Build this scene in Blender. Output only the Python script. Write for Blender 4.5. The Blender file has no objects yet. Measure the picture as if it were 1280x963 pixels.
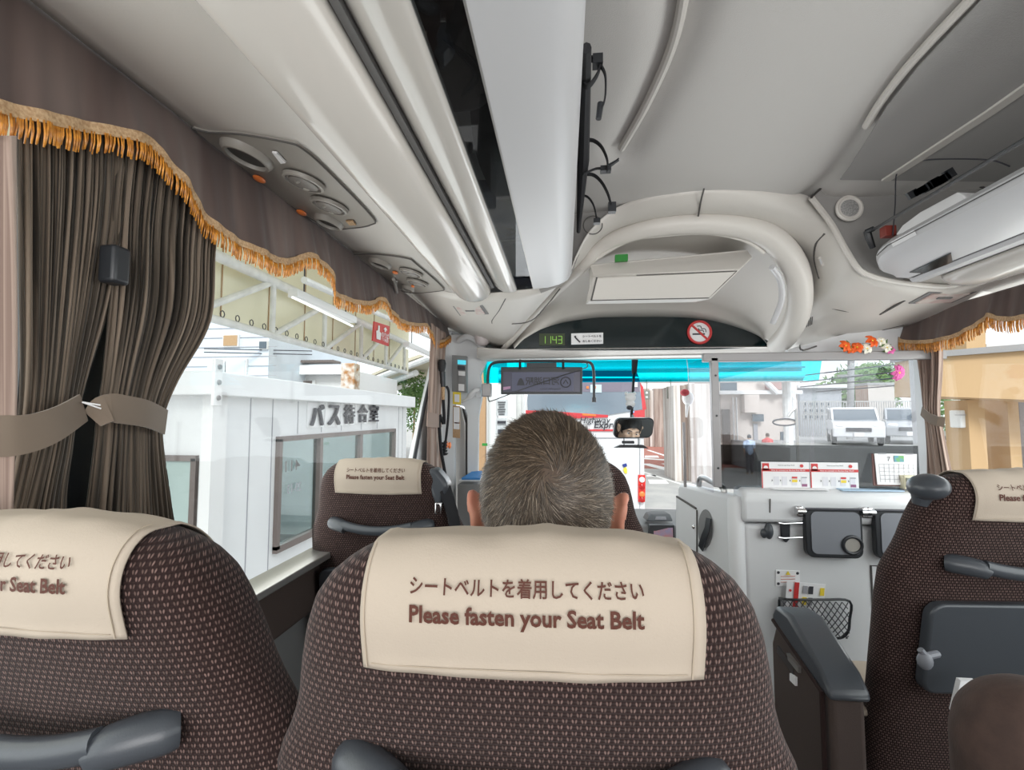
import bpy, bmesh, math, random
import numpy as np
from mathutils import Vector, Matrix
random.seed(7); np.random.seed(7)
C = bpy.context.scene.collection
# ------------------------------------------------------------------ camera
F_PX = 600.0; TH = math.atan(39.5/F_PX); PS = math.atan(65/F_PX*math.cos(TH)); CZ = 1.3
cam = bpy.data.cameras.new('camera'); cam.sensor_width = 36; cam.lens = F_PX/1280*36; cam.clip_start = .02; cam.clip_end = 400
camo = bpy.data.objects.new('camera', cam); C.objects.link(camo)
camo.location = (0, 0, CZ); camo.rotation_euler = (math.pi/2+TH, 0, PS)
bpy.context.scene.camera = camo
vs = bpy.context.scene.view_settings
vs.view_transform = 'Standard'; vs.look = 'None'; vs.gamma = 1; vs.use_curve_mapping = False; vs.exposure = 0.12
# ------------------------------------------------------------------ sky (bright overcast), soft sun
w = bpy.data.worlds.new('sky'); bpy.context.scene.world = w; w.use_nodes = True
bg = w.node_tree.nodes['Background']; bg.inputs[0].default_value = (.92, .95, 1, 1); bg.inputs[1].default_value = 1.5
def light(name, kind, loc, rot, energy, size=None, sizey=None, col=(1, 1, 1)):
    l = bpy.data.lights.new(name, kind); l.energy = energy; l.color = col
    if kind == 'AREA':
        l.shape = 'RECTANGLE'; l.size = size; l.size_y = sizey or size
    if kind == 'SUN': l.angle = .35
    if kind == 'POINT': l.shadow_soft_size = size
    o = bpy.data.objects.new(name, l); C.objects.link(o); o.location = loc; o.rotation_euler = rot; return o
light('sun', 'SUN', (0, 0, 20), (math.radians(48), math.radians(10), 0), 2.6)
# added area lamps brighten the cabin, standing in for daylight at windows and rear
light('rear_fill_lamp', 'AREA', (.4, -1.9, 1.25), (math.radians(90), 0, 0), 38, 1.9, 1.2, (1, .98, .96))  # unseen fill lamp added behind the camera, where the cabin is open
light('left_window_fill', 'AREA', (-.80, .9, 1.3), (0, math.radians(-90), 0), 12, .8, 3.2, (1, 1, 1))
light('right_window_fill', 'AREA', (1.66, .6, 1.3), (0, math.radians(90), 0), 18, .8, 3.0, (1, 1, 1))
light('windscreen_fill', 'AREA', (.5, 3.0, 1.3), (math.radians(-90), 0, 0), 8, 1.6, .6, (.95, .98, 1))
# ------------------------------------------------------------------ pixel measurement helpers (measured point -> place in the bus)
def ray(px, py):
    x = (px-640)/F_PX; u = -(py-481.5)/F_PX
    f = math.cos(TH)-u*math.sin(TH); z = u*math.cos(TH)+math.sin(TH)
    X = x*math.cos(PS)-f*math.sin(PS); Y = f*math.cos(PS)+x*math.sin(PS)
    return X/Y, z/Y
def P(px, py, Y): a, b = ray(px, py); return Vector((a*Y, Y, CZ+b*Y))
def PX(px, py, X): a, b = ray(px, py); Y = X/a; return Vector((X, Y, CZ+b*Y))
def PZ(px, py, z): a, b = ray(px, py); Y = (z-CZ)/b; return Vector((a*Y, Y, z))
def PP(px, py, p0, n):
    a, b = ray(px, py); d = Vector((a, 1, b)); o = Vector((0, 0, CZ)); n = Vector(n)
    return o+d*((Vector(p0)-o).dot(n)/d.dot(n))
# ------------------------------------------------------------------ materials
def mat(name, col, rough=.5, metal=0, noise=0, nscale=20, bump=0, bscale=200, emit=None, estr=1, spec=.5, col2=None, coat=0):
    m = bpy.data.materials.new(name); m.use_nodes = True; nt = m.node_tree; b = nt.nodes['Principled BSDF']
    col = tuple(col)+(1,)
    b.inputs['Base Color'].default_value = col; b.inputs['Roughness'].default_value = rough; b.inputs['Metallic'].default_value = metal
    b.inputs['Specular IOR Level'].default_value = spec
    if coat: b.inputs['Coat Weight'].default_value = coat
    tc = nt.nodes.new('ShaderNodeTexCoord')
    if noise or col2:
        n = nt.nodes.new('ShaderNodeTexNoise'); n.inputs['Scale'].default_value = nscale; n.inputs['Detail'].default_value = 5
        nt.links.new(tc.outputs['Object'], n.inputs['Vector'])
        mx = nt.nodes.new('ShaderNodeMix'); mx.data_type = 'RGBA'
        c2 = tuple(col2)+(1,) if col2 else tuple(c*(1-noise) for c in col[:3])+(1,)
        mx.inputs[6].default_value = col; mx.inputs[7].default_value = c2
        r = nt.nodes.new('ShaderNodeMapRange'); r.inputs[1].default_value = .35; r.inputs[2].default_value = .65
        nt.links.new(n.outputs['Fac'], r.inputs[0]); nt.links.new(r.outputs[0], mx.inputs[0]); nt.links.new(mx.outputs[2], b.inputs['Base Color'])
    if bump:
        n2 = nt.nodes.new('ShaderNodeTexNoise'); n2.inputs['Scale'].default_value = bscale
        nt.links.new(tc.outputs['Object'], n2.inputs['Vector'])
        bp = nt.nodes.new('ShaderNodeBump'); bp.inputs['Strength'].default_value = bump; bp.inputs['Distance'].default_value = .002
        nt.links.new(n2.outputs['Fac'], bp.inputs['Height']); nt.links.new(bp.outputs[0], b.inputs['Normal'])
    if emit:
        b.inputs['Emission Color'].default_value = tuple(emit)+(1,); b.inputs['Emission Strength'].default_value = estr
    return m
def glass(name, tint=(1, 1, 1), refl=.08, rough=.0):
    m = bpy.data.materials.new(name); m.use_nodes = True; nt = m.node_tree; nt.nodes.remove(nt.nodes['Principled BSDF'])
    out = nt.nodes['Material Output']; t = nt.nodes.new('ShaderNodeBsdfTransparent'); t.inputs[0].default_value = tuple(tint)+(1,)
    g = nt.nodes.new('ShaderNodeBsdfGlossy'); g.inputs['Roughness'].default_value = rough; mx = nt.nodes.new('ShaderNodeMixShader'); mx.inputs[0].default_value = refl
    nt.links.new(t.outputs[0], mx.inputs[1]); nt.links.new(g.outputs[0], mx.inputs[2]); nt.links.new(mx.outputs[0], out.inputs[0]); return m
def fabric(name, base, dot, dot2, pu=.0078, pv=.0062):
    """woven seat cloth: staggered rows of paired light stitches, laid out on the UV map in metres"""
    m = bpy.data.materials.new(name); m.use_nodes = True; nt = m.node_tree; b = nt.nodes['Principled BSDF']; L = nt.links.new
    uv = nt.nodes.new('ShaderNodeUVMap'); sp = nt.nodes.new('ShaderNodeSeparateXYZ'); L(uv.outputs[0], sp.inputs[0])
    def M(op, a, b_=None, c=None):
        n = nt.nodes.new('ShaderNodeMath'); n.operation = op
        for i, v in enumerate((a, b_, c)):
            if v is None: continue
            if isinstance(v, (int, float)): n.inputs[i].default_value = v
            else: L(v, n.inputs[i])
        return n.outputs[0]
    v = M('DIVIDE', sp.outputs[1], pv); row = M('FLOOR', v); fv = M('SUBTRACT', M('FRACT', v), .5)
    par = M('MULTIPLY', M('MODULO', row, 2.0), .5)
    u = M('ADD', M('DIVIDE', sp.outputs[0], pu), M('ABSOLUTE', par)); fu = M('FRACT', u)
    def dash(c0, sk):
        du = M('DIVIDE', M('ADD', M('SUBTRACT', fu, c0), M('MULTIPLY', fv, sk)), .12); dv = M('DIVIDE', fv, .36)
        return M('SUBTRACT', 1.0, M('MINIMUM', M('ADD', M('MULTIPLY', du, du), M('MULTIPLY', dv, dv)), 1.0))
    d = M('MAXIMUM', dash(.32, .12), dash(.66, -.12))
    wn = nt.nodes.new('ShaderNodeTexWhiteNoise'); wn.noise_dimensions = '2D'; cb = nt.nodes.new('ShaderNodeCombineXYZ'); L(M('FLOOR', M('MULTIPLY', u, 2.0)), cb.inputs[0]); L(row, cb.inputs[1]); L(cb.outputs[0], wn.inputs[0])
    m2 = nt.nodes.new('ShaderNodeMix'); m2.data_type = 'RGBA'; L(wn.outputs[0], m2.inputs[0]); m2.inputs[6].default_value = dot+(1,); m2.inputs[7].default_value = dot2+(1,)
    # ground weave
    wv = M('MULTIPLY', M('ADD', M('SINE', M('MULTIPLY', u, 12.566)), M('SINE', M('MULTIPLY', v, 12.566))), .2)
    m1 = nt.nodes.new('ShaderNodeMix'); m1.data_type = 'RGBA'; L(M('ADD', wv, .5), m1.inputs[0]); m1.inputs[6].default_value = tuple(c*.6 for c in base)+(1,); m1.inputs[7].default_value = base+(1,)
    mx = nt.nodes.new('ShaderNodeMix'); mx.data_type = 'RGBA'; L(M('POWER', d, .6), mx.inputs[0]); L(m1.outputs[2], mx.inputs[6]); L(m2.outputs[2], mx.inputs[7])
    L(mx.outputs[2], b.inputs['Base Color']); b.inputs['Roughness'].default_value = .95; b.inputs['Specular IOR Level'].default_value = .15
    bp = nt.nodes.new('ShaderNodeBump'); bp.inputs['Strength'].default_value = .6; bp.inputs['Distance'].default_value = .001; L(M('ADD', d, wv), bp.inputs['Height']); L(bp.outputs[0], b.inputs['Normal'])
    b.inputs['Sheen Weight'].default_value = .1
    return m
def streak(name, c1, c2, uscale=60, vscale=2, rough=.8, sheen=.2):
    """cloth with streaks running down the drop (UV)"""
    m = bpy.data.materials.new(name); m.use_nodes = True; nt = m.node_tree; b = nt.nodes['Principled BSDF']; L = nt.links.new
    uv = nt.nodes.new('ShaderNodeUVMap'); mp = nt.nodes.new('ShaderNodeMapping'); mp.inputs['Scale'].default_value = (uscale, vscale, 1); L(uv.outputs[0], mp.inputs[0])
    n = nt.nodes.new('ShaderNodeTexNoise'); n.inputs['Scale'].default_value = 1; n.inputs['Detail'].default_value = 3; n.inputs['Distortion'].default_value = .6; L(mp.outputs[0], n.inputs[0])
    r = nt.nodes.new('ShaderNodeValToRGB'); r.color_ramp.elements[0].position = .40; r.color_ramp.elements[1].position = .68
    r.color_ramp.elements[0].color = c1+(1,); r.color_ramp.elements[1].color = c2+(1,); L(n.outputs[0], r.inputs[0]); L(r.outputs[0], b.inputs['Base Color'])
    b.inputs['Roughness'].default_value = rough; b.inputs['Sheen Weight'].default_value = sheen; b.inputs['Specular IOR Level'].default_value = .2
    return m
M = {}
M['panel'] = mat('moulded_grey_plastic', (.66, .63, .59), .42, bump=.08, bscale=300)
M['panel2'] = mat('grey_ceiling_felt', (.62, .60, .58), .8, bump=.3, bscale=400)
M['rackfelt'] = mat('rack_grey_felt', (.30, .29, .28), .85, bump=.3, bscale=400)
M['white'] = mat('silver_white_panel', (.60, .60, .615), .32)
M['tube'] = mat('satin_diffuser', (.60, .57, .53), .22, coat=.4)
M['groove'] = mat('dark_rubber_groove', (.05, .045, .045), .6)
M['seam'] = mat('seam_shadow_gap', (.10, .095, .09), .8)
M['grey'] = mat('cab_grey_plastic', (.70, .71, .72), .5, bump=.1, bscale=300)
M['greyd'] = mat('mid_grey_plastic', (.22, .22, .22), .5)
M['vent'] = mat('vent_plate_grey', (.33, .31, .28), .4)
M['ventd'] = mat('vent_disc_grey', (.20, .185, .17), .45)
M['black'] = mat('black_plastic', (.018, .020, .024), .4)
M['slate'] = mat('slate_handle_plastic', (.055, .062, .072), .33, bump=.1, bscale=500)
M['tray'] = mat('grey_tray_surface', (.20, .21, .235), .5)
M['blackcloth'] = mat('black_webbing', (.012, .012, .015), .8, bump=.3, bscale=300)
M['cover'] = mat('cream_cotton', (.45, .385, .315), .9, bump=.15, bscale=500, spec=.1)
M['coverhem'] = mat('cream_hem', (.42, .355, .28), .9, spec=.1)
M['thread'] = mat('brown_embroidery', (.075, .015, .005), .7)
M['seat'] = fabric('brown_seat_weave', (.031, .017, .0155), (.25, .16, .14), (.11, .072, .060))
M['brownpanel'] = mat('brown_felt_panel', (.060, .042, .036), .9, bump=.3, bscale=300)
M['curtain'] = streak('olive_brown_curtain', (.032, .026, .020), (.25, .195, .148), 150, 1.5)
M['curtain2'] = streak('taupe_curtain', (.24, .17, .14), (.48, .37, .31), 40, 1.5)
M['tie'] = streak('tieback_cloth', (.16, .125, .095), (.26, .205, .16), 3, 30)
M['valance'] = streak('valance_cloth', (.085, .058, .052), (.17, .125, .11), 9, 1.2, .6)
M['gold'] = mat('gold_fringe', (.80, .34, .045), .35, col2=(.40, .14, .015), nscale=90, spec=.8)
M['braid'] = mat('bronze_braid', (.36, .21, .10), .6, col2=(.55, .38, .22), nscale=220)
M['chrome'] = mat('chrome', (.75, .75, .76), .15, 1)
M['alu'] = mat('brushed_aluminium', (.55, .54, .52), .35, .8)
M['frame'] = mat('grey_frame_metal', (.30, .29, .29), .4, .2)
M['glass'] = glass('window_glass', (.95, .97, .96), .02)
M['cyanglass'] = glass('cyan_shade_band', (.04, .90, 1.0), .01)
M['acryl'] = glass('acrylic_sheet', (.90, .90, .92), .035)
M['darkglass'] = mat('dark_display_glass', (.004, .012, .014), .12, spec=.6)
M['smoke'] = glass('smoked_glass', (.40, .41, .42), .02, .02)
M['paper'] = mat('white_paper', (.85, .85, .86), .7)
M['red'] = mat('red_print', (.60, .04, .04), .5)
M['orange'] = mat('orange_button', (.85, .22, .05), .35)
M['yellow'] = mat('yellow_print', (.85, .65, .05), .5)
M['ink'] = mat('dark_ink', (.04, .04, .05), .5)
M['greyink'] = mat('grey_ink', (.35, .35, .38), .5)
M['green'] = mat('green_label', (.02, .22, .03), .5)
M['skin'] = mat('skin', (.62, .30, .20), .5, col2=(.55, .22, .15), nscale=25)
M['skin2'] = mat('pale_skin', (.62, .42, .30), .5, col2=(.55, .36, .26), nscale=25)
M['mirror'] = mat('mirror_glass', (.85, .88, .88), .02, 1)
M['white2'] = mat('painted_white', (.80, .80, .80), .5)
M['beige'] = mat('beige_plastic', (.75, .70, .50), .5)
# ------------------------------------------------------------------ mesh builder
class MB:
    def __init__(s): s.v = []; s.f = []; s.uv = None
    def add(s, vs_, fs):
        k = len(s.v); s.v += [tuple(v) for v in vs_]; s.f += [tuple(i+k for i in f) for f in fs]; return s
    def box(s, c, d, rot=None):
        c = Vector(c); R = rot if rot is not None else Matrix.Identity(3)
        vs_ = [c+R @ Vector((sx*d[0]/2, sy*d[1]/2, sz*d[2]/2)) for sz in (-1, 1) for sy in (-1, 1) for sx in (-1, 1)]
        return s.add(vs_, [(0, 2, 3, 1), (4, 5, 7, 6), (0, 1, 5, 4), (2, 6, 7, 3), (0, 4, 6, 2), (1, 3, 7, 5)])
    def tube(s, pts, r, n=10, caps=True, flat=1.0, up=None):
        pts = [Vector(p) for p in pts]; rs = r if isinstance(r, (list, tuple)) else [r]*len(pts)
        k = len(s.v); prev = None
        for i, p in enumerate(pts):
            t = (pts[min(i+1, len(pts)-1)]-pts[max(i-1, 0)]).normalized()
            if prev is None:
                a = Vector(up) if up else (Vector((0, 0, 1)) if abs(t.z) < .9 else Vector((1, 0, 0)))
            else: a = prev
            x = (a-t*a.dot(t)).normalized(); y = t.cross(x); prev = x
            for j in range(n):
                an = 2*math.pi*j/n; s.v.append(tuple(p+x*math.cos(an)*rs[i]*flat+y*math.sin(an)*rs[i]))
        for i in range(len(pts)-1):
            for j in range(n):
                s.f.append((k+i*n+j, k+i*n+(j+1) % n, k+(i+1)*n+(j+1) % n, k+(i+1)*n+j))
        if caps:
            s.f.append(tuple(k+j for j in reversed(range(n)))); s.f.append(tuple(k+(len(pts)-1)*n+j for j in range(n)))
        return s
    def ribbon(s, pts, wd, th, wdir):
        """flat strap along pts, width direction wdir"""
        pts = [Vector(p) for p in pts]; k = len(s.v); wd_ = wd if isinstance(wd, (list, tuple)) else [wd]*len(pts)
        for i, p in enumerate(pts):
            t = (pts[min(i+1, len(pts)-1)]-pts[max(i-1, 0)]).normalized(); w_ = Vector(wdir); w_ = (w_-t*w_.dot(t)).normalized(); n = t.cross(w_)
            for a, b in ((-1, -1), (1, -1), (1, 1), (-1, 1)): s.v.append(tuple(p+w_*a*wd_[i]/2+n*b*th/2))
        for i in range(len(pts)-1):
            for j in range(4): s.f.append((k+i*4+j, k+i*4+(j+1) % 4, k+(i+1)*4+(j+1) % 4, k+(i+1)*4+j))
        m = k+(len(pts)-1)*4; s.f.append((k+3, k+2, k+1, k)); s.f.append((m, m+1, m+2, m+3)); return s
    def prism(s, poly, ext):
        """closed polygon (3d points) extruded by vector ext"""
        poly = [Vector(p) for p in poly]; n = len(poly); e = Vector(ext); k = len(s.v)
        s.v += [tuple(p) for p in poly]+[tuple(p+e) for p in poly]
        s.f.append(tuple(k+i for i in range(n))); s.f.append(tuple(k+n+i for i in reversed(range(n))))
        for i in range(n): s.f.append((k+(i+1) % n, k+i, k+n+i, k+n+(i+1) % n))
        return s
    def grid(s, rows, closed=False, thick=None):
        k = len(s.v); nr = len(rows); nc = len(rows[0])
        for r in rows: s.v += [tuple(p) for p in r]
        for i in range(nr-1):
            for j in range(nc if closed else nc-1):
                j2 = (j+1) % nc; s.f.append((k+i*nc+j, k+i*nc+j2, k+(i+1)*nc+j2, k+(i+1)*nc+j))
        return s
    def lathe(s, c, axis, prof, n=24, sy=1.0):
        """prof: list (radius, height along axis)"""
        c = Vector(c); ax = Vector(axis).normalized(); a = Vector((0, 0, 1)) if abs(ax.z) < .9 else Vector((1, 0, 0))
        x = (a-ax*a.dot(ax)).normalized(); y = ax.cross(x)
        rows = [[c+ax*h+x*math.cos(2*math.pi*j/n)*r*sy+y*math.sin(2*math.pi*j/n)*r for j in range(n)] for r, h in prof]
        s.grid(rows, closed=True)
        k = len(s.v)-len(rows)*n
        if prof[0][0] > 1e-6: s.f.append(tuple(k+j for j in reversed(range(n))))
        if prof[-1][0] > 1e-6: s.f.append(tuple(k+(len(rows)-1)*n+j for j in range(n)))
        return s
    def ball(s, c, r, n=16, m=10):
        c = Vector(c); r = Vector(r) if not isinstance(r, (int, float)) else Vector((r, r, r)); k = len(s.v)
        s.v.append(tuple(c-Vector((0, 0, r.z))))
        for i in range(1, m):
            t = -math.pi/2+math.pi*i/m
            for j in range(n):
                a = 2*math.pi*j/n; s.v.append((c.x+r.x*math.cos(t)*math.cos(a), c.y+r.y*math.cos(t)*math.sin(a), c.z+r.z*math.sin(t)))
        s.v.append(tuple(c+Vector((0, 0, r.z)))); e = len(s.v)-1
        for j in range(n): s.f.append((k, k+1+(j+1) % n, k+1+j)); s.f.append((e, e-n+j, e-n+(j+1) % n))
        for i in range(m-2):
            for j in range(n):
                a = k+1+i*n; s.f.append((a+j, a+(j+1) % n, a+n+(j+1) % n, a+n+j))
        return s
    def seg(s, a, b, ra, rb, n=12):
        """tapered limb with round ends"""
        a = Vector(a); b = Vector(b); d = (b-a); L = d.length; d.normalize()
        pr = [(ra*math.sin(t), -ra*math.cos(t)) for t in [i*math.pi/2/4 for i in range(5)]]+[(rb*math.cos(t), L+rb*math.sin(t)) for t in [i*math.pi/2/4 for i in range(5)]]
        return s.lathe(a, d, pr, n)
ROOT = {}
def root_of(o):
    while o.parent: o = o.parent
    return o
def obj(name, mb, m, parent=None, smooth=True, bevel=0, kind=None, label=None, world=True, solid=0, sub=0, cat=None, group=None, auto=35, uvs=None):
    me = bpy.data.meshes.new(name); vs_ = mb.v
    if parent is not None and world:
        L = root_of(parent).location; vs_ = [(a-L.x, b-L.y, c-L.z) for a, b, c in vs_]
    me.from_pydata(vs_, [], mb.f); me.validate()
    bm = bmesh.new(); bm.from_mesh(me); bmesh.ops.remove_doubles(bm, verts=bm.verts, dist=1e-6); bmesh.ops.recalc_face_normals(bm, faces=bm.faces) if uvs is None else None
    if uvs is None: bm.to_mesh(me)
    bm.free()
    if uvs is not None:
        ul = me.uv_layers.new(name='UVMap'); vi = np.empty(len(me.loops), dtype=np.int32); me.loops.foreach_get('vertex_index', vi)
        ul.data.foreach_set('uv', np.array(uvs, dtype=np.float32)[vi].ravel())
    me.materials.append(M[m] if isinstance(m, str) else m)
    o = bpy.data.objects.new(name, me); C.objects.link(o)
    if parent is not None: o.parent = parent
    if smooth:
        for p in me.polygons: p.use_smooth = True
        try: me.set_sharp_from_angle(angle=math.radians(auto))
        except Exception: pass
    if solid:
        md = o.modifiers.new('thickness', 'SOLIDIFY'); md.thickness = solid; md.offset = 0
    if bevel:
        md = o.modifiers.new('bevel', 'BEVEL'); md.width = bevel; md.segments = 3; md.limit_method = 'ANGLE'; md.angle_limit = math.radians(40)
    if sub:
        md = o.modifiers.new('sub', 'SUBSURF'); md.levels = sub; md.render_levels = sub
    if kind: o['kind'] = kind
    if label: o['label'] = label
    if cat: o['category'] = cat
    if group: o['group'] = group
    return o
def thing(name, label, cat, loc=(0, 0, 0), rz=0, group=None):
    o = bpy.data.objects.new(name, None); C.objects.link(o); o.location = loc; o.rotation_euler = (0, 0, rz); o.empty_display_size = .1
    o['label'] = label; o['category'] = cat
    if group: o['group'] = group
    return o
def copy_tree(o, parent=None):
    c = o.copy(); C.objects.link(c); c.parent = parent
    for ch in list(o.children): copy_tree(ch, c)
    return c
def struct(name, mb, m, **k): return obj(name, mb, m, kind='structure', **k)
def text_data(body, bold=0.0, res=3, ext=0.0):
    c = bpy.data.curves.new('t', 'FONT'); c.body = body; c.align_x = 'CENTER'; c.align_y = 'CENTER'; c.offset = bold; c.resolution_u = res; c.extrude = ext
    o = bpy.data.objects.new('t', c); C.objects.link(o); bpy.context.view_layer.update()
    me = bpy.data.meshes.new_from_object(o); v = [tuple(x.co) for x in me.vertices]; f = [tuple(p.vertices) for p in me.polygons]
    bpy.data.objects.remove(o); bpy.data.curves.remove(c); bpy.data.meshes.remove(me); return v, f
def text_mb(body, origin, xd, yd, width=None, height=None, bold=0, mirror=False, lift=.0008, shear=0, ext=0.0):
    v, f = text_data(body, bold, 3, ext); xs = [a[0] for a in v]; ys = [a[1] for a in v]
    w0 = max(xs)-min(xs); h0 = max(ys)-min(ys); cx = (max(xs)+min(xs))/2; cy = (max(ys)+min(ys))/2
    sx = width/w0 if width else height/h0; sy = height/h0 if height else sx
    xd = Vector(xd).normalized(); yd = Vector(yd).normalized(); n = xd.cross(yd); o = Vector(origin); mb = MB(); s_ = -1 if mirror else 1
    mb.add([o+xd*(((a-cx)+shear*(b-cy))*sx*s_)+yd*((b-cy)*sy)+n*(lift+zq*sx) for a, b, zq in v], f); return mb
def text(name, body, origin, xd, yd, m, parent, world=True, **k):
    return obj(name, text_mb(body, origin, xd, yd, **k), m, parent, smooth=False, world=world)
def smooth_poly(pts, n):
    """Catmull-Rom through points, n samples per span"""
    pts = [Vector(p) for p in pts]; out = []
    for i in range(len(pts)-1):
        p0, p1, p2, p3 = pts[max(i-1, 0)], pts[i], pts[i+1], pts[min(i+2, len(pts)-1)]
        for k in range(n):
            t = k/n; out.append(.5*((2*p1)+(p2-p0)*t+(2*p0-5*p1+4*p2-p3)*t*t+(3*p1-p0-3*p2+p3)*t**3))
    out.append(pts[-1]); return out
def rrect(cx, cy, w_, h_, r, n=5):
    out = []
    for sx, sy, a0 in ((1, 1, 0), (-1, 1, 90), (-1, -1, 180), (1, -1, 270)):
        for i in range(n+1):
            a = math.radians(a0+90*i/n); out.append((cx+sx*(w_/2-r)+r*math.cos(a), cy+sy*(h_/2-r)+r*math.sin(a)))
    return out
def slab(cx, cz, y, w_, h_, r, th):
    """rounded upright panel facing -Y: front at y, going back th"""
    return MB().prism([(a, y, b) for a, b in rrect(cx, cz, w_, h_, r)], (0, th, 0))
XL, XR = -.75, 1.60
UP = Vector((0, 0, 1)); XD = Vector((1, 0, 0)); YD = Vector((0, 1, 0))
# ================================================================== STRUCTURE OF THE BUS
struct('floor', MB().box((.425, .9, -.03), (2.5, 5.4, .06)), mat('bus_floor', (.10, .09, .085), .7, noise=.3))
ZC = 2.08
# ceiling: a shallow relief with two moulded valleys running along the rails
railL = smooth_poly([PZ(856, -60, ZC), PZ(855, 0, ZC), PZ(838, 70, ZC), PZ(806, 140, ZC), PZ(777, 190, ZC)], 8)
railR = smooth_poly([PZ(1262, -40, ZC), PZ(1220, 0, ZC), PZ(1140, 84, ZC), PZ(1100, 135, ZC), PZ(1074, 178, ZC), PZ(1050, 215, ZC), PZ(1014, 246, ZC)], 8)
def groove_depth(x, y):
    g = 0
    for rl, wd, dp in ((railL, .05, .03), (railR, .045, .03)):
        d = min((x-p.x)**2+(y-p.y)**2 for p in rl); g = max(g, dp*math.exp(-d/(wd*wd)))
    return g
rows = []
for i in range(75):
    y = -1.6+(1.86+1.6)*i/74; rows.append([(XL+.02+(XR-XL-.04)*j/110, y, ZC+groove_depth(XL+.02+(XR-XL-.04)*j/110, y)*(y > -.2)) for j in range(111)])
struct('ceiling', MB().grid(rows), 'panel2', solid=.006)
def drop(pts, dz): return [Vector((p.x, p.y, p.z+dz)) for p in pts]
struct('trim_1', MB().tube(drop(railL, .012), .011), 'panel')
struct('trim_2', MB().tube(drop(railR[:30], .012), .010), 'panel')
struct('trim_3', MB().ribbon([PZ(1300, 96, ZC-.005), PZ(1237, 140, ZC-.005), PZ(1107, 225, ZC-.005)], .028, .01, XD), 'panel')
# left wall : below sill, window frame, above
ZS = CZ-.431; ZV = CZ+.58
struct('wall_left', MB().box((XL-.11, .5, ZS/2-.02), (.04, 4.4, ZS-.04)), 'greyd')
struct('trim_4', MB().box((XL-.060, .5, ZS-.10), (.05, 4.4, .16)), 'brownpanel', bevel=.012)
struct('trim_5', MB().box((XL-.035, .5, ZS-.008), (.09, 4.4, .02)), 'alu', bevel=.004)
struct('trim_6', MB().box((XL-.02, .5, ZV+.13), (.04, 4.4, .28)), 'panel')
zbk = P(760, 445, 3.15).z
struct('window_1', MB().box((XL-.02, .60, (ZS+ZV)/2), (.006, 4.2, ZV-ZS)), 'glass')
struct('trim_7', MB().box((XL-.045, .69, (ZS+ZV)/2), (.04, .17, ZV-ZS)), 'black')     # pillar between the two curtains
struct('trim_8', MB().prism([PX(549, 428, XL), PX(514, 590, XL), PX(512, 640, XL), PX(552, 640, XL), PX(566, 415, XL)], (-.03, 0, 0)), 'grey')
struct('trim_9', MB().tube([PX(549, 426, XL+.004), PX(530, 510, XL+.004), PX(515, 590, XL+.004), PX(512, 640, XL+.004)], .010), 'black')
# right wall
ZVR = CZ+.44
struct('wall_right', MB().box((XR+.03, .6, .42), (.06, 4.6, .84)), 'greyd')
struct('trim_10', MB().box((XR+.04, .6, ZVR+.21), (.04, 4.6, .42)), 'panel')
struct('window_2', MB().box((XR+.02, .38, (.84+ZVR)/2), (.006, 3.9, ZVR-.84)), 'glass')
struct('window_3', MB().box((XR+.02, 2.86, (.84+ZVR)/2), (.006, .95, ZVR-.84)), 'glass')
struct('trim_11', MB().box((XR+.0, 2.33, (.84+ZVR)/2), (.05, .09, ZVR-.84)), 'grey')
# ---- luggage racks (profile extruded along the bus)
def extrude_profile(prof, y0, y1, th=None):
    return MB().grid([[(x, y, CZ+h) for x, h in prof] for y in (y0, y1)])
def arcp(x0, x1, h, bulge, n=12):
    return [(x0+(x1-x0)*.5*(1-math.cos(math.pi*i/n)), h-bulge*math.sin(math.pi*i/n)) for i in range(n+1)]
lp = thing('luggage_rack', 'long left overhead luggage rack with silver white fascia and clear strip underneath', 'luggage rack', (-.2, .1, CZ+.5))
Y0, Y1 = -1.6, 1.84
fas = [(-.114, .500), (-.113, .494), (-.06, .497), (-.015, .507), (.018, .525), (.032, .548), (.034, .575), (.028, .580), (.020, .572), (.016, .55), (0, .535), (-.03, .52), (-.114, .512)]
obj('fascia', MB().grid([[(x, y, CZ+h) for x, h in fas+[fas[0]]] for y in (Y0, Y1-.04, Y1-.01)]), 'white', lp, auto=40)
obj('rack_edge', MB().grid([[(x, y, CZ+h) for x, h in [(-.180, .50), (-.181, .493), (-.188, .486), (-.21, .484), (-.235, .489), (-.255, .503), (-.268, .515), (-.268, .53), (-.180, .512), (-.18, .5)]] for y in (Y0, Y1)]), 'tube', lp, auto=50)
obj('groove', MB().box((-.275, .12, CZ+.515), (.012, 3.44, .02)), 'greyd', lp, smooth=False)
obj('glass_strip', MB().box((-.147, .12, CZ+.502), (.066, 3.44, .004)), glass('rack_strip_glass', (.55, .57, .58), .10), lp)
obj('strip_edge', MB().box((-.1145, .12, CZ+.4975), (.003, 3.44, .008)), 'alu', lp, smooth=False)
def tube_prof(x0, x1, h, b): return arcp(x0, x1, h, b)
def end_dome(x0, x1, h, b, ya, yb, back=-1.6):
    rows = []
    for y, s in [(back, 1), (ya, 1)]+[(ya+(yb-ya)*math.sin(t), math.cos(t)**.5 if math.cos(t) > 0 else 0) for t in [i*math.pi/2/6 for i in range(1, 7)]]:
        cx = (x0+x1)/2; rows.append([(cx+(x-cx)*(.35+.65*s), y, CZ+h+(hh-h)*s) for x, hh in tube_prof(x0, x1, h, b)])
    return MB().grid(rows)
lt = thing('light_diffuser', 'long rounded light diffuser running along the left luggage rack', 'ceiling light', (-.35, .1, CZ+.5))
obj('diffuser', end_dome(-.428, -.284, .508, .055, 1.80, 1.92), 'tube', lt, solid=.003)
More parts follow.
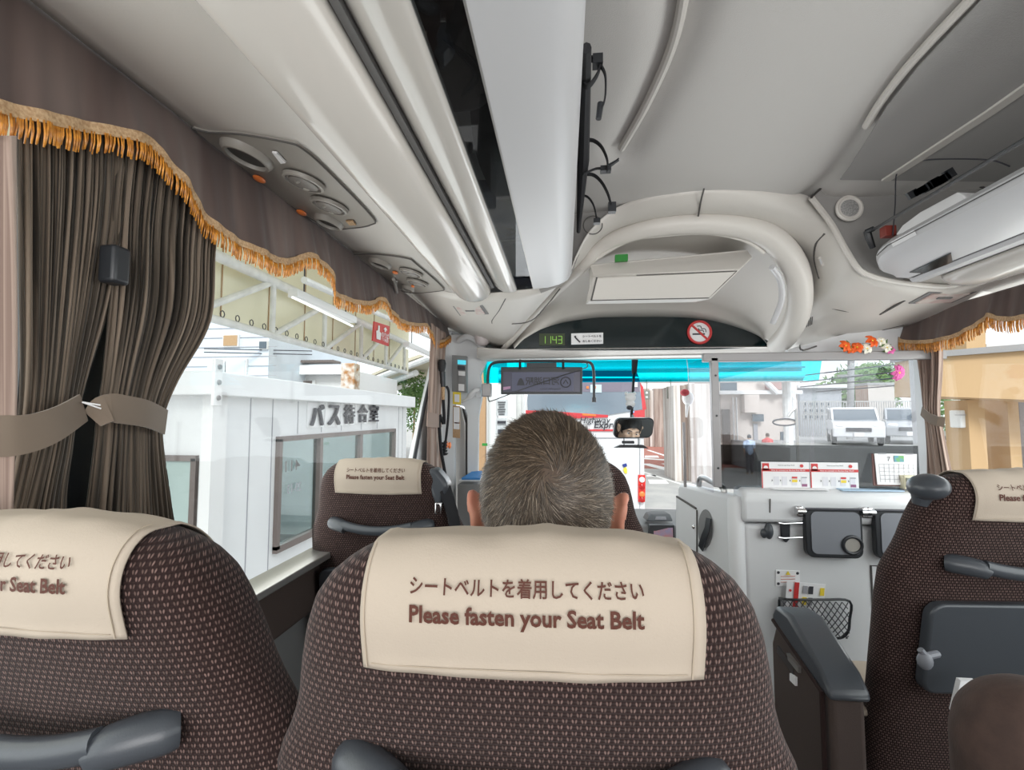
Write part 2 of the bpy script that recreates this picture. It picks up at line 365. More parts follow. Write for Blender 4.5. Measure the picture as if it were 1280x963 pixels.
obj('screw_cap', MB().lathe(PP(481, 229, (0, 0, CZ+.462), (0.25, 0, 1)), (0.25, 0, -1), [(.006, 0), (.006, .004), (.004, .005)], 16), 'alu', lt)
# sloping panel between diffuser and left window
NP = Vector((-.08, 0, -.325)).cross(Vector((0, 1, 0)))
pl0 = (-.425, 0, CZ+.50); pln = Vector((.08, 0, .325)).normalized()
def SLP(px, py, off=0): return PP(px, py, (pl0[0], 0, pl0[2]-off), pln)
struct('trim_12', MB().grid([[(x, y, CZ+h) for x, h in ((-.28, .52), (-.425, .503), (-.50, .5215), (-.60, .546), (-.70, .5707), (XL, .583))] for y in (-1.6, 0, 1.0, 1.9)]), 'panel', solid=.004)
# ---- moulded front ceiling around the dome : outer curve / inner curve
OUT = [(470, 340, 2.05), (569, 367, 1.92), (604, 367, 1.90), (640, 364, 1.88), (690, 357, 1.84), (712, 340, 1.80), (721, 318, 1.79), (738, 288, 1.77), (770, 260, 1.75), (815, 245, None), (880, 237, None), (950, 238, None), (1012, 246, None), (1040, 280, 1.80), (1062, 320, 1.80), (1081, 342, 1.82), (1125, 353, 1.85), (1180, 360, 1.88), (1230, 352, 1.80), (1300, 330, 1.72)]
INN = [(560, 412, 3.05), (582, 420, 3.02), (606, 430, 3.0), (630, 434, 2.90), (652, 408, 2.66), (684, 371, 2.38), (726, 331, 2.06), (745, 306, 1.98), (772, 288, 1.92), (823, 275, 1.88), (880, 271, 1.86), (935, 276, 1.87), (976, 292, 1.90), (1002, 318, 2.0), (1008, 348, 2.1), (1007, 378, 2.2), (1000, 410, 2.4), (988, 438, 2.55), (1130, 408, 2.30), (1300, 356, 1.86)]
def P3(t): return P(*t) if t[2] else PZ(t[0], t[1], ZC)
oc = smooth_poly([P3(t) for t in OUT], 8); ic = smooth_poly([P3(t) for t in INN], 8)
rows = []
for k in range(9):
    t = k/8; r = []
    for i in range(len(oc)):
        m_ = oc[i].lerp(ic[i], t); b_ = .035*math.sin(math.pi*t)
        mid = i/8
        if 5.5 < mid < 16: m_ = m_+Vector((0, -b_*.8, -b_*.7))*min(1, (mid-5.5)/2, (16-mid)/2)
        r.append(m_)
    rows.append(r)
frontceil_rows = rows
struct('trim_13', MB().grid(rows), 'panel', solid=.004)
# bulging roll of the dome
crest = [(630, 436, 2.86), (652, 410, 2.62), (686, 372, 2.34), (727, 333, 2.02), (750, 309, 1.95), (780, 294, 1.90), (823, 283, 1.86), (884, 279, 1.84), (938, 286, 1.86), (972, 304, 1.90), (993, 332, 1.97), (1000, 362, 2.05), (997, 392, 2.15), (986, 416, 2.28), (972, 432, 2.42)]
cr = smooth_poly([P3(t) for t in crest], 7); n_ = len(cr)
struct('trim_14', MB().tube(cr, [(.018+.030*min(1, i/n_*1.6)) for i in range(n_)], 16), 'panel')
inner = [(645, 432, 2.75), (664, 408, 2.56), (694, 376, 2.34), (735, 334, 2.08), (760, 312, 2.02), (786, 301, 1.98), (826, 293, 1.95), (882, 289, 1.93), (928, 297, 1.95), (956, 315, 2.0), (972, 338, 2.06), (979, 364, 2.12), (976, 390, 2.2), (966, 411, 2.32), (958, 428, 2.5)]
second = [(a+(x-a)*.93, b+(y-b)*.93, c) for (x, y, c), (a, b) in zip(inner, [(810, 440)]*15)]
arc = [(643, 436, 2.72), (655, 424, 2.72), (676, 412, 2.72), (700, 404, 2.72), (722, 400, 2.72), (746, 397, 2.72), (775, 396, 2.72), (803, 396, 2.72), (832, 396, 2.72), (860, 397, 2.72), (886, 400, 2.72), (908, 405, 2.72), (930, 412, 2.72), (950, 421, 2.72), (961, 433, 2.72)]
a_ = smooth_poly([P(x_, y_, Y_+.03) for x_, y_, Y_ in crest], 6); b_ = smooth_poly([P3(t) for t in arc], 6)
rows = []
for k in range(11):
    t = k/10; rows.append([a_[i].lerp(b_[i], t)+Vector((0, .10, .05))*math.sin(math.pi*t) for i in range(len(a_))])
struct('trim_15', MB().grid(rows), 'panel', solid=.004)
struct('trim_16', MB().tube(smooth_poly([P(726, 336, 2.0), P(780, 303, 1.91), P(826, 294, 1.88), P(884, 291, 1.86), P(930, 300, 1.88), P(955, 316, 1.92)], 6), .009), 'panel')
struct('trim_17', MB().tube(smooth_poly([P(965, 334, 1.95), P(975, 350, 2.0), P(977, 375, 2.06), P(966, 404, 2.14)], 6), .012), 'white')
# front header and curved lip under the display
struct('trim_18', MB().prism([P(596, 434, 2.80), P(640, 437, 2.70), P(962, 434, 2.70), P(1000, 430, 2.75), P(1150, 425, 2.8), P(1150, 440, 2.8), P(985, 441, 2.8), P(890, 444, 2.8), P(596, 448, 2.8)], (0, .28, .01)), 'panel', bevel=.008)
# bulkhead, roof shell and filler panels behind the mouldings
struct('wall_back', MB().box((.42, 3.17, (zbk+2.16)/2), (2.5, .04, 2.16-zbk)), 'greyd')
struct('trim_60', MB().box((.42, .8, 2.165), (2.5, 4.8, .03)), 'greyd')
struct('trim_61', MB().prism([P(985, 437, 2.32), P(1010, 430, 2.32), P(1070, 414, 2.32), P(1135, 396, 2.32), P(1170, 385, 2.32), P(1170, 447, 2.32), P(985, 447, 2.32)], (0, .03, 0)), 'grey')
struct('trim_62', MB().prism([P(676, 366, 1.86), P(700, 357, 1.83), P(715, 342, 1.82), P(722, 322, 1.82), P(739, 290, 1.81), P(771, 262, 1.80), P(780, 240, 1.79), P(690, 240, 1.80), P(660, 330, 1.85)], (0, .01, 0)), 'rackfelt')
struct('trim_63', MB().tube([P(741, 282, 1.78)+Vector((.035*math.cos(a), -.004, .035*math.sin(a))) for a in [i*math.pi/12 for i in range(25)]], .002, 6), 'seam')
# display glass
poly = [P(*t) for t in arc]+[P(944, 434, 2.72), P(900, 436.5, 2.72), P(800, 438, 2.72), P(700, 438, 2.72), P(660, 437.5, 2.72)]
dsp = thing('front_display', 'long dark arched display window above the windscreen', 'display', P(800, 430, 2.74))
obj('display_glass', MB().prism(poly, (0, .02, 0)), 'darkglass', dsp)
def onD(px, py, o=.004): return P(px, py, 2.72-o)
green = mat('green_led', (.05, .3, .05), .4, emit=(.35, .55, .08), estr=.7)
def seg7(digits, x, y, w_, h_, mb, Yp):
    SEG = {'0': 'abcdef', '1': 'bc', '3': 'abgcd', '4': 'fgbc'}
    for k, d in enumerate(digits):
        x0 = x+k*w_*1.5; t = .9
        L = {'a': (x0, y-h_/2, x0+w_, y-h_/2), 'b': (x0+w_, y-h_/2, x0+w_, y), 'c': (x0+w_, y, x0+w_, y+h_/2), 'd': (x0, y+h_/2, x0+w_, y+h_/2), 'e': (x0, y, x0, y+h_/2), 'f': (x0, y-h_/2, x0, y), 'g': (x0, y, x0+w_, y)}
        for s_ in SEG[d]:
            a, b, c, e = L[s_]; mb.tube([P(a, b, Yp), P(c, e, Yp)], .0016, 6)
    return mb
obj('clock_panel', MB().prism([P(674, 417, 2.716), P(706, 417, 2.716), P(706, 432, 2.716), P(674, 432, 2.716)], (0, .003, 0)), mat('clock_backing', (.03, .045, .015), .5), dsp)
for k_, d_ in enumerate('1143'): obj('clock_digit', seg7(d_, 677+6.9*k_, 425, 4.6, 9, MB(), 2.714), green, dsp)
st = obj('seat_belt_sticker', MB().prism([onD(714, 417), onD(754, 416), onD(754, 430), onD(714, 431)], (0, .003, 0)), 'paper', dsp, label='white seat belt reminder sticker')
text('lettering', 'シートベルトを', onD(740, 420.5, .006), XD, UP, 'ink', st, width=.105, bold=.02)
text('lettering', 'おしめください', onD(740, 426.5, .006), XD, UP, 'ink', st, width=.105, bold=.02)
obj('belt_symbol', MB().ball(onD(719, 421, .006), .006, 8, 6).tube([onD(719, 422, .006), onD(725, 428, .006)], .004, 6), 'ink', st)
ns = obj('no_smoking_disc', MB().lathe(onD(874.5, 415.5), (0, -1, 0), [(.064, 0), (.064, .004), (.062, .005)], 40), 'paper', dsp, label='round red and white no smoking sign')
def ringmb(c, r, t, n=40, Y=None):
    return MB().tube([c+Vector((math.cos(2*math.pi*i/n)*r, 0, math.sin(2*math.pi*i/n)*r)) for i in range(n+1)], t, 6, caps=False)
cN = onD(874.5, 415.5, .010)
obj('red_ring', ringmb(cN, .060, .007).tube([cN+Vector((-.042, 0, .042)), cN+Vector((.042, 0, -.042))], .006, 8), 'red', ns)
obj('cigarette', MB().box(cN+Vector((-.005, .002, -.010)), (.066, .004, .009)).tube(smooth_poly([cN+Vector((.034, .002, 0)), cN+Vector((.030, .002, .018)), cN+Vector((.012, .002, .020)), cN+Vector((.006, .002, .034)), cN+Vector((-.012, .002, .034))], 4), .003, 6).tube(smooth_poly([cN+Vector((.022, .002, 0)), cN+Vector((.018, .002, .010)), cN+Vector((.0, .002, .012)), cN+Vector((-.006, .002, .022))], 4), .003, 6), 'ink', ns)
# monitor cabinet hung in the dome
cb = thing('overhead_cabinet', 'grey ceiling cabinet with flat flap and green label in the front dome', 'cabinet', P(830, 350, 1.95))
A, B_, B2 = P(738, 331, 1.98), P(934, 312, 1.98), P(941, 322, 1.99)
Fp, E_ = P(742, 345, 1.92), P(926, 337, 1.92); G, H = P(888, 374, 1.99), P(735, 377, 1.99)
bk = Vector((0, .22, .04)); mb = MB(); vv = [A, B_, B2, E_, Fp, G, H]; vb = [v+bk for v in vv]
mb.add(vv+vb, [(0, 1, 2, 3, 4), (4, 3, 5, 6), (0, 4, 6), (7, 8, 1, 0), (8, 9, 2, 1), (9, 10, 3, 2), (10, 12, 5, 3), (12, 13, 6, 5), (13, 11, 4, 6), (11, 7, 0, 4), (7, 11, 10, 9, 8), (11, 13, 12, 10)])
obj('cabinet_body', mb, 'panel', cb, bevel=.006, auto=30)
def lerpq(u, v): return (Fp.lerp(E_, u)).lerp(H.lerp(G, u), v)+Vector((0, -.008, -.004))
obj('flap', MB().prism([lerpq(.03, .08), lerpq(.97, .06), lerpq(.97, .93), lerpq(.03, .93)], (0, .008, .004)), 'panel', cb, bevel=.002)
obj('flap_gap', MB().tube([lerpq(.025, .06)+Vector((0, .004, .002)), lerpq(.025, .96)+Vector((0, .004, .002))], .0035, 6).tube([lerpq(.02, .95)+Vector((0, .004, .002)), lerpq(.97, .95)+Vector((0, .004, .002)), lerpq(.98, .04)+Vector((0, .004, .002)), lerpq(.3, .04)+Vector((0, .004, .002))], .002, 6), 'seam', cb)
obj('green_label', MB().prism([P(769, 318.5, 1.935), P(785, 317.5, 1.935), P(785, 325.5, 1.935), P(769, 326.5, 1.935)], (0, .02, 0)), 'green', cb, label='small green label')
# seam lines pressed into the front ceiling
def seam(n, pts, r=.0022): struct('trim_%d' % n, MB().tube(smooth_poly([P(*t) for t in pts], 5), r, 6), 'seam')
seam(20, [(880, 236, 1.640), (876, 252, 1.69), (873, 270, 1.80)], .003)
def on_front(px, py, off=.006):
    """nearest crossing of the measured sight line with the front ceiling surface"""
    a, b = ray(px, py); best = None
    for i in range(len(frontceil_rows)-1):
        for j in range(0, len(oc)-1):
            q = [frontceil_rows[i][j], frontceil_rows[i][j+1], frontceil_rows[i+1][j+1], frontceil_rows[i+1][j]]
            for tri in ((q[0], q[1], q[2]), (q[0], q[2], q[3])):
                from mathutils.geometry import intersect_ray_tri
                h = intersect_ray_tri(tri[0], tri[1], tri[2], Vector((a, 1, b)), Vector((0, 0, CZ)), True)
                if h and (best is None or h.y < best.y): best = h
    if best is None: best = P(px, py, 2.0)
    return best-Vector((a, 1, b)).normalized()*off
def seamf(n, pts, r=.0025, off=.002, m='seam'):
    struct('trim_%d' % n, MB().tube(smooth_poly([on_front(*t, off=off) for t in pts], 4), r, 6), m)
seamf(21, [(632, 373), (624, 388), (615, 404), (640, 405), (664, 401), (684, 381), (700, 361)], .0028)
seamf(22, [(1156, 358), (1130, 376), (1100, 393)], .0045)
seamf(23, [(1100, 393), (1060, 390), (1040, 386)], .0016)
seamf(24, [(1031, 292), (1020, 305), (1018, 325), (1024, 348)], .004)
seamf(25, [(1000, 432), (1004, 438), (1030, 430), (1080, 418), (1130, 406)], .0035)
# grille on right of the dome
gr = thing('air_grille', 'tiny slotted grille on the moulding right of the dome', 'grille', on_front(1012, 404))
for k in range(4): obj('slot', MB().tube([on_front(1009+k*2.2, 399-k, .004), on_front(1008+k*2.2, 409-k, .004)], .0016, 6), 'groove', gr)
hk = thing('coat_hook', 'small grey flip hook set in the moulding right of the dome', 'hook', on_front(1026, 325))
obj('hook_plate', MB().tube([on_front(1024, 321, .004), on_front(1029, 332, .004)], .009, 10, flat=.6), 'panel', hk)
obj('hook_catch', MB().tube([on_front(1025, 324, .012), on_front(1027, 330, .014)], .004, 8), 'white', hk)
# ceiling lamps (left front, right front)
def lamp(px, py, label, pts, grp=None):
    q = [on_front(*p, off=.016) for p in pts]; c = sum(q, Vector())/4
    t = thing('courtesy_lamp', label, 'ceiling lamp', c)
    obj('lamp_frame', MB().prism([c+(p-c)*1.0 for p in q], (0, .004, .008)), 'greyd', t)
    obj('lamp_lens', MB().prism([c+(p-c)*.80+Vector((0, -.003, -.004)) for p in q], (0, .003, .004)), mat('pinkish_lens', (.62, .45, .42), .3, col2=(.75, .7, .66), nscale=25), t)
    obj('lamp_switch', MB().prism([c+(p-c)*s+Vector((0, -.006, -.008)) for p, s in zip([q[0], q[1], q[1].lerp(q[2], .4), q[0].lerp(q[3], .4)], (.3, .3, .3, .3))], (0, .003, .004)), 'greyd', t)
lamp(587, 388, 'small rectangular ceiling lamp with pink lens above the front left seat', [(566, 383), (603, 382), (611, 393), (575, 395)])
lamp(1175, 373, 'rectangular ceiling lamp with pink lens beneath the right luggage rack', [(1162, 366), (1221, 365), (1190, 379), (1136, 380)])
# ---- vent plates (passenger service units) over the left window
def vent_unit(corners, discs, oranges, holes, label):
    pts = [SLP(x, y, .004) for x, y in corners]; c = sum(pts, Vector())/len(pts)
    t = thing('service_panel', label, 'air vent panel', c, group=None)
    nd = -pln
    pp = smooth_poly(pts+[pts[0]], 4)[:-1]
    obj('panel_plate', MB().prism([p for p in pp], pln*.012), 'vent', t, bevel=.003)
    obj('panel_gap', MB().tube(pp+[pp[0]], .0022, 6, caps=False), 'seam', t)
    for (x, y), r in discs:
        q = SLP(x, y, .016)
        d = obj('vent_disc', MB().lathe(q, nd, [(r*1.0, -.01), (r*1.08, -.004), (r*.98, .0), (r*.90, -.0035), (r*.86, -.0035), (r*.84, .001), (r*.70, .003), (0, .004)], 28), 'ventd', t)
        obj('vent_ring', MB().lathe(q, nd, [(r*1.02, -.008), (r*1.22, -.008), (r*1.18, .0), (r*1.04, .001), (r*1.02, -.003)], 28), 'vent', d)
        for sg_ in (1, -1): obj('vent_tab', MB().tube([q+YD*r*.35*sg_+nd*.004-XD*.006, q+YD*r*.55*sg_+nd*.004+XD*.004], .003, 6), 'vent', d)
    for (x, y), r in holes:
        q = SLP(x, y, .010)
        d = obj('lamp_recess', MB().lathe(q, nd, [(r*.9, -.008), (r*.9, .001), (r*.7, .0002), (0, .0)], 28, sy=.8), mat('recess_dark', (.02, .02, .02), .3), t)
        obj('recess_rim', MB().lathe(q, nd, [(r*.86, -.002), (r*.90, .009), (r*1.02, .009), (r*1.16, .002), (r*1.2, -.008)], 28, sy=.8), 'vent', d)
    for (x, y), r in oranges:
        q = SLP(x, y, .010)
        obj('reading_button', MB().ball(q, (r*.7, r*1.2, .005), 16, 8), 'orange', t)
    return t
t = vent_unit([(240, 160), (262, 166), (300, 168), (358, 178), (378, 186), (408, 212), (466, 272), (464, 281), (444, 285), (412, 285), (370, 262), (300, 212)],
          [((379, 230), .038), ((411, 260), .038)], [((324, 224), .016), ((377, 266), .016)], [((309, 195), .050), ((411, 278), .040)],
          'grey overhead panel with two round vents, nearest of the two over the left window')
obj('call_label', MB().prism([SLP(340, 191, .010), SLP(346, 192, .010), SLP(357, 204, .010), SLP(351, 205, .010)], pln*.004), 'paper', t)
obj('row_label', MB().prism([SLP(432, 277, .010), SLP(441, 277, .010), SLP(445, 282, .010), SLP(437, 282, .010)], pln*.004), 'braid', t)
t = vent_unit([(441, 318), (470, 318), (508, 323), (520, 330), (552, 358), (549, 364), (505, 365), (470, 342)],
          [((513, 343), .036), ((521, 355), .036)], [((494, 341), .014), ((516, 358), .010)], [((475, 330), .042), ((510, 361), .03)],
          'grey overhead panel with two round vents, the one farther forward near the windscreen')
# cable hung from the forward vent
cbl = thing('hanging_cable', 'grey cable looping from the forward vent down past the microphone', 'cable', SLP(495, 355, .02))
obj('cable', MB().tube(smooth_poly([SLP(496, 352, .012), SLP(495, 368, .03), P(500, 382, 2.2), P(515, 396, 2.4), P(528, 402, 2.6), P(538, 404, 2.7)], 5), .004, 6), 'alu', cbl)
obj('black_cable', MB().tube(smooth_poly([P(538, 404, 2.7), P(542, 425, 2.7), P(547, 450, 2.7), P(551, 480, 2.7)], 5), .004, 6), 'black', cbl)
obj('clip', MB().tube([SLP(492, 349, .012), SLP(496, 366, .03)], .007, 8), 'alu', cbl)
# ---- right luggage rack
rp = thing('luggage_rack', 'short right overhead luggage rack with silver white fascia and rounded end', 'luggage rack', (1.15, .1, CZ+.5))
prf = [(1.030, .560), (1.018, .545), (1.024, .525), (1.045, .512), (1.10, .495), (1.15, .482), (1.188, .477), (1.188, .487), (1.10, .508), (1.05, .53), (1.042, .55), (1.040, .562)]
rows = []
for y in (-1.6, 1.60, 1.66, 1.70, 1.735, 1.76, 1.77):
    s = 0 if y <= 1.6 else (y-1.6)/.17; s2 = s*s
    rows.append([(x+(1.188-x)*.45*s2*(x < 1.15), y, CZ+h-(h-.48)*.30*s2) for x, h in prf+[prf[0]]])
obj('fascia', MB().grid(rows), 'white', rp, auto=40)
obj('fascia_line', MB().tube([(1.0165, -1.6, CZ+.538), (1.0165, 1.60, CZ+.538), (1.035, 1.68, CZ+.533)], .0015, 6), 'seam', rp)
obj('groove', MB().box((1.193, .08, CZ+.480), (.010, 3.36, .006)), 'groove', rp, smooth=False)
obj('rack_edge', MB().grid([[(x, y, CZ+h) for x, h in [(1.197, .476), (1.205, .466), (1.235, .466), (1.25, .475), (1.25, .49), (1.197, .486), (1.197, .476)]] for y in (-1.6, 1.70, 1.78)]), 'white', rp)
obj('glass_window', MB().prism([PP(x, y, (1.1, 0, CZ+.486), (.13, 0, 1)) for x, y in ((1137, 341), (1155, 342), (1191, 328), (1189, 317))], (0, 0, .003)), 'darkglass', rp)
sn = obj('row_sticker', MB().prism([(1.0160, 1.48, CZ+.542), (1.0160, 1.58, CZ+.542), (1.0215, 1.58, CZ+.527), (1.0215, 1.48, CZ+.527)], (-.001, 0, 0)), 'paper', rp)
rt = thing('light_diffuser', 'rounded light diffuser beneath the right luggage rack', 'ceiling light', (1.35, .1, CZ+.47))
obj('diffuser', end_dome(1.275, 1.43, .478, .045, 1.66, 1.78), 'tube', rt, solid=.003)
struct('trim_26', MB().grid([[(x, y, CZ+h) for x, h in ((1.22, .492), (1.28, .485), (1.45, .47), (1.55, .455), (XR, .44))] for y in (-1.6, .5, 1.9)]), 'panel', solid=.004)
# end wall inside the right rack
ew = [(1014, 247, 1.74), (1030, 233, 1.77), (1053, 226, 1.77), (1106, 222, 1.78), (1150, 223, 1.78), (1200, 226, 1.77), (1230, 235, 1.76), (1285, 262, 1.76), (1285, 330, 1.80), (1180, 356, 1.87), (1125, 352, 1.85), (1081, 342, 1.83), (1062, 320, 1.81), (1040, 281, 1.80)]
struct('wall_front', MB().prism([P(x, y, Y-.012) for x, y, Y in ew], (0, .01, 0)), 'rackfelt')
struct('trim_27', MB().tube(smooth_poly([P(x, y, Y-.02) for x, y, Y in ew[:8]], 3), .004, 6), 'groove')
struct('trim_28', MB().tube(smooth_poly([P(1014, 247, 1.73), P(1040, 281, 1.785), P(1062, 320, 1.80), P(1081, 342, 1.815), P(1125, 353, 1.84), P(1180, 358, 1.86), P(1215, 350, 1.83)], 4), .010, 8), 'panel')
# felt lining of the right rack ceiling
struct('trim_29', MB().prism([PZ(x_, y_, ZC-.004) for x_, y_ in ((1268, -40), (1228, 0), (1148, 84), (1108, 135), (1082, 178), (1060, 212), (1050, 225), (1280, 228), (1500, 205), (1500, -40))], (0, 0, .003)), mat('rack_ceiling_felt', (.38, .37, .36), .9, bump=.3, bscale=300))
sp = thing('round_speaker', 'round grey speaker on the end wall inside the right luggage rack', 'speaker', P(1061, 261, 1.755))
obj('speaker_rim', MB().lathe(P(1061, 261, 1.765), (0, -1, 0), [(.046, 0), (.046, .006), (.040, .009), (.036, .006)], 28), 'panel', sp)
obj('speaker_grille', MB().lathe(P(1061, 261, 1.765), (0, -1, 0), [(.036, .004), (.02, .010), (0, .011)], 28), mat('speaker_mesh', (.42, .41, .40), .7, col2=(.2, .2, .2), nscale=260), sp)
rod = thing('black_rod', 'thin black rod held above the right luggage rack', 'rod', P(1090, 292, 1.70))
obj('rod', MB().tube([P(1087, 290, 1.70), P(1290, 169, .90)], .0045, 8), 'black', rod)
obj('rod_end', MB().tube([P(1084, 289, 1.70), P(1086, 297, 1.70), P(1091, 310, 1.71)], [.011, .011, .009], 8).tube([P(1083, 290, 1.70), P(1092, 286, 1.68)], .009, 8), 'black', rod)
wr = thing('wire_loop', 'thin dark wire frame rising from the right rack to the ceiling', 'wire', P(1115, 295, 1.6))
obj('wire', MB().tube(smooth_poly([P(1116, 295, 1.6), P(1119, 255, 1.6), P(1122, 213, 1.6), P(1145, 202, 1.55), P(1180, 199, 1.5), P(1235, 200, 1.4), P(1262, 208, 1.35)], 4), .002, 6), 'ink', wr)
bx = thing('white_case', 'white wedge shaped case lying in the right luggage rack', 'case', (1.2, 1.3, CZ+.50))
obj('case_body', MB().prism([P(1119, 294, 1.58), P(1128, 282, 1.58), P(1150, 265, 1.5), P(1196, 240, 1.35), P(1207, 246, 1.33), P(1207, 262, 1.33)], (.28, .02, -.02)), 'paper', bx, bevel=.004)
obj('red_box', MB().box((0, 0, 0), (.034, .03, .034)), mat('dark_red_plastic', (.22, .03, .02), .5), None, cat='box', label='small dark red box in the right luggage rack beside the wire', bevel=.003).location = P(1110, 290, 1.62)
hkr = thing('rack_hook', 'grey bracket with two screws at the back of the right luggage rack', 'bracket', P(1190, 215, 1.72))
obj('bracket', MB().tube(smooth_poly([P(1176, 209, 1.70), P(1187, 206, 1.70), P(1194, 214, 1.70), P(1200, 222, 1.70)], 3), .012, 8).prism([P(1190, 203, 1.745), P(1250, 204, 1.745), P(1262, 214, 1.745), P(1240, 222, 1.745), P(1205, 222, 1.745)], (0, .01, 0)), 'greyd', hkr)
for x, y in ((1206, 211), (1234, 213)): obj('screw', MB().lathe(P(x, y, 1.74), (0, -1, 0), [(.018, 0), (.017, .006), (.008, .008), (0, .006)], 16), 'chrome', hkr)
cl = []
rr = random.Random(3)
mb = MB()
for k in range(9):
    t = k/8; mb.box(P(1141+46*t+rr.uniform(-1, 1), 243-24*t+rr.uniform(-1.5, 1.5), 1.5), (.028, .01, .018+.01*rr.random()), Matrix.Rotation(-.5, 3, 'Y'))
obj('rubber_strip', mb, 'black', None, cat='strip', label='ragged black rubber strip hanging inside the right luggage rack')
# ================================================================== SEATS
WZ = [(.40, .220), (.50, .232), (.75, .234), (.90, .235), (.96, .232), (.985, .224), (1.01, .215), (1.04, .211), (1.075, .210), (1.11, .205), (1.14, .193), (1.16, .178), (1.175, .160), (1.185, .141), (1.191, .118), (1.194, .085), (1.196, .03)]
def interp(tab, z):
    if z <= tab[0][0]: return tab[0][1]
    for (a, b), (c, d) in zip(tab, tab[1:]):
        if z <= c: return b+(d-b)*(z-a)/(c-a)
    return tab[-1][1]
ZT = 1.196
WZ = [(a, b*(1.095 if a < .99 else 1.095-.095*min(1, (a-.99)/.11))) for a, b in WZ]
def seat_w(z): return interp(WZ, z)
def seat_t(z):
    t = .060 if z < 1.0 else .060+.006*math.sin(min(1, (z-1.0)/.1)*math.pi/2)
    z0 = 1.125
    if z > z0: t *= math.sqrt(max(0, 1-((z-z0)/(ZT+.0005-z0))**2))
    return max(t, .003)
def seat_yc(z): return .066+(1.10-z)*.20-.02*max(0, (z-1.0))/.2
def rear_y(x, z):
    w_ = seat_w(z); r = min(.999, abs(x)/w_); return seat_yc(z)-seat_t(z)*(1-r**3.6)**(1/2.6)
def front_y(x, z):
    w_ = seat_w(z); r = min(.999, abs(x)/w_); return seat_yc(z)+seat_t(z)*(1-r**3.6)**(1/2.6)*(1.0)
def top_z(x):
    lo, hi = 1.0, ZT
    for _ in range(30):
        m_ = (lo+hi)/2
        if seat_w(m_) > abs(x): lo = m_
        else: hi = m_
    return lo
def back_mesh():
    N = 64; zs = [.40+.02*i for i in range(35)]+[1.10+.006*i for i in range(15)]+[1.187, 1.189, 1.191, 1.193, 1.1945, 1.1955]
    mb = MB(); uv = []; rows = []
    for z in zs:
        w_, t, yc = seat_w(z), seat_t(z), seat_yc(z); r = []; ul = 0; prev = None; us = []
        for j in range(N+1):
            a = -math.pi/2+2*math.pi*j/N; ca, sa = math.cos(a), math.sin(a)
            x = w_*math.copysign(abs(ca)**(2/3.6), ca); y = yc+t*math.copysign(abs(sa)**(2/2.6), sa)
            if prev: ul += math.hypot(x-prev[0], y-prev[1])
            prev = (x, y); r.append((x, y, z)); us.append(ul)
        for j in range(N+1): uv.append((us[j] if j <= N/2 else us[j]-us[-1], z))
        rows.append(r)
    mb.grid(rows); k = len(mb.v); mb.v.append((0, seat_yc(ZT), ZT)); uv.append((0, ZT)); b = (len(zs)-1)*(N+1)
    for j in range(N): mb.f.append((b+j, b+j+1, k))
    return mb, uv
def cushion_uv(mb): return [(x+.3, y+z) for x, y, z in mb.v]
def cover_pt(x, s, hwid):
    """x across, s in 0..1 from rear hem up over the top to the front hem"""
    zb = 1.096; zt = top_z(abs(x)*1.0)-.0015; n = 24
    pts = [(rear_y(x, zb+(zt-zb)*math.sin(math.pi/2*i/n)), zb+(zt-zb)*math.sin(math.pi/2*i/n)) for i in range(n+1)]
    pts += [(front_y(x, zt-(zt-1.04)*(1-math.cos(math.pi/2*i/n))), zt-(zt-1.04)*(1-math.cos(math.pi/2*i/n))) for i in range(1, n+1)]
    L = [0]
    for a, b in zip(pts, pts[1:]): L.append(L[-1]+math.hypot(b[0]-a[0], b[1]-a[1]))
    d = s*L[-1]
    for i in range(len(pts)-1):
        if d <= L[i+1] or i == len(pts)-2:
            t = (d-L[i])/max(1e-9, L[i+1]-L[i]); a, b = pts[i], pts[i+1]; y = a[0]+(b[0]-a[0])*t; z = a[1]+(b[1]-a[1])*t
            i0, i1 = max(0, i-1), min(len(pts)-1, i+2); ty, tz = pts[i1][0]-pts[i0][0], pts[i1][1]-pts[i0][1]; l = math.hypot(ty, tz) or 1
            return Vector((x, y, z)), Vector((0, -tz/l, ty/l)), L[-1]
def cover_mesh(seed=0):
    r = random.Random(seed); ph = [r.uniform(0, 6) for _ in range(6)]; NX, NS = 41, 60; rows = []
    for i in range(NS+1):
        s = i/NS; row = []
        for j in range(NX+1):
            u = -1+2*j/NX; hw = .1325+.003*math.cos(s*3); x = u*hw
            x += .003
            p, n, L = cover_pt(x, s, hw)
            wr_ = .0011*math.sin(u*5+ph[0]+s*4)+.0009*math.sin(u*11+ph[1]-s*9)+.0018*math.exp(-((u+.15+.3*(s-.4))/.06)**2)*math.exp(-((s-.42)/.10)**2)+.0015*math.exp(-((u-.1-.2*(s-.4))/.05)**2)*math.exp(-((s-.40)/.09)**2)
            edge = .0003*math.sin(u*16+ph[2])*math.exp(-s*20)
            off = .0045+wr_*(1 if s > .30 else .35)+(.0012 if (abs(u) > .94 or s < .018) else 0)+edge
            if .075 < s < .082: off -= .0006
            p = p+n*off; p.z += (-.0015*math.sin(u*3+ph[3]))*math.exp(-s*9); row.append(p)
        rows.append(row)
    return MB().grid(rows)
def project_text(body, cx, z, width, bold, n_off=.0078, jag=0):
    v, f = text_data(body, bold, 2); xs = [a[0] for a in v]; ys = [a[1] for a in v]; sc = width/(max(xs)-min(xs)); mx = (max(xs)+min(xs))/2; my = (max(ys)+min(ys))/2
    out = []
    for a, b, _ in v:
        x = cx+(a-mx)*sc; zz = z+(b-my)*sc; y = rear_y(x, zz); sl = (rear_y(x, zz+.004)-rear_y(x, zz-.004))/.008; l = math.hypot(1, sl)
        out.append((x, y-n_off/l, zz+n_off*sl/l))
    mb = MB(); mb.add(out, f); return mb
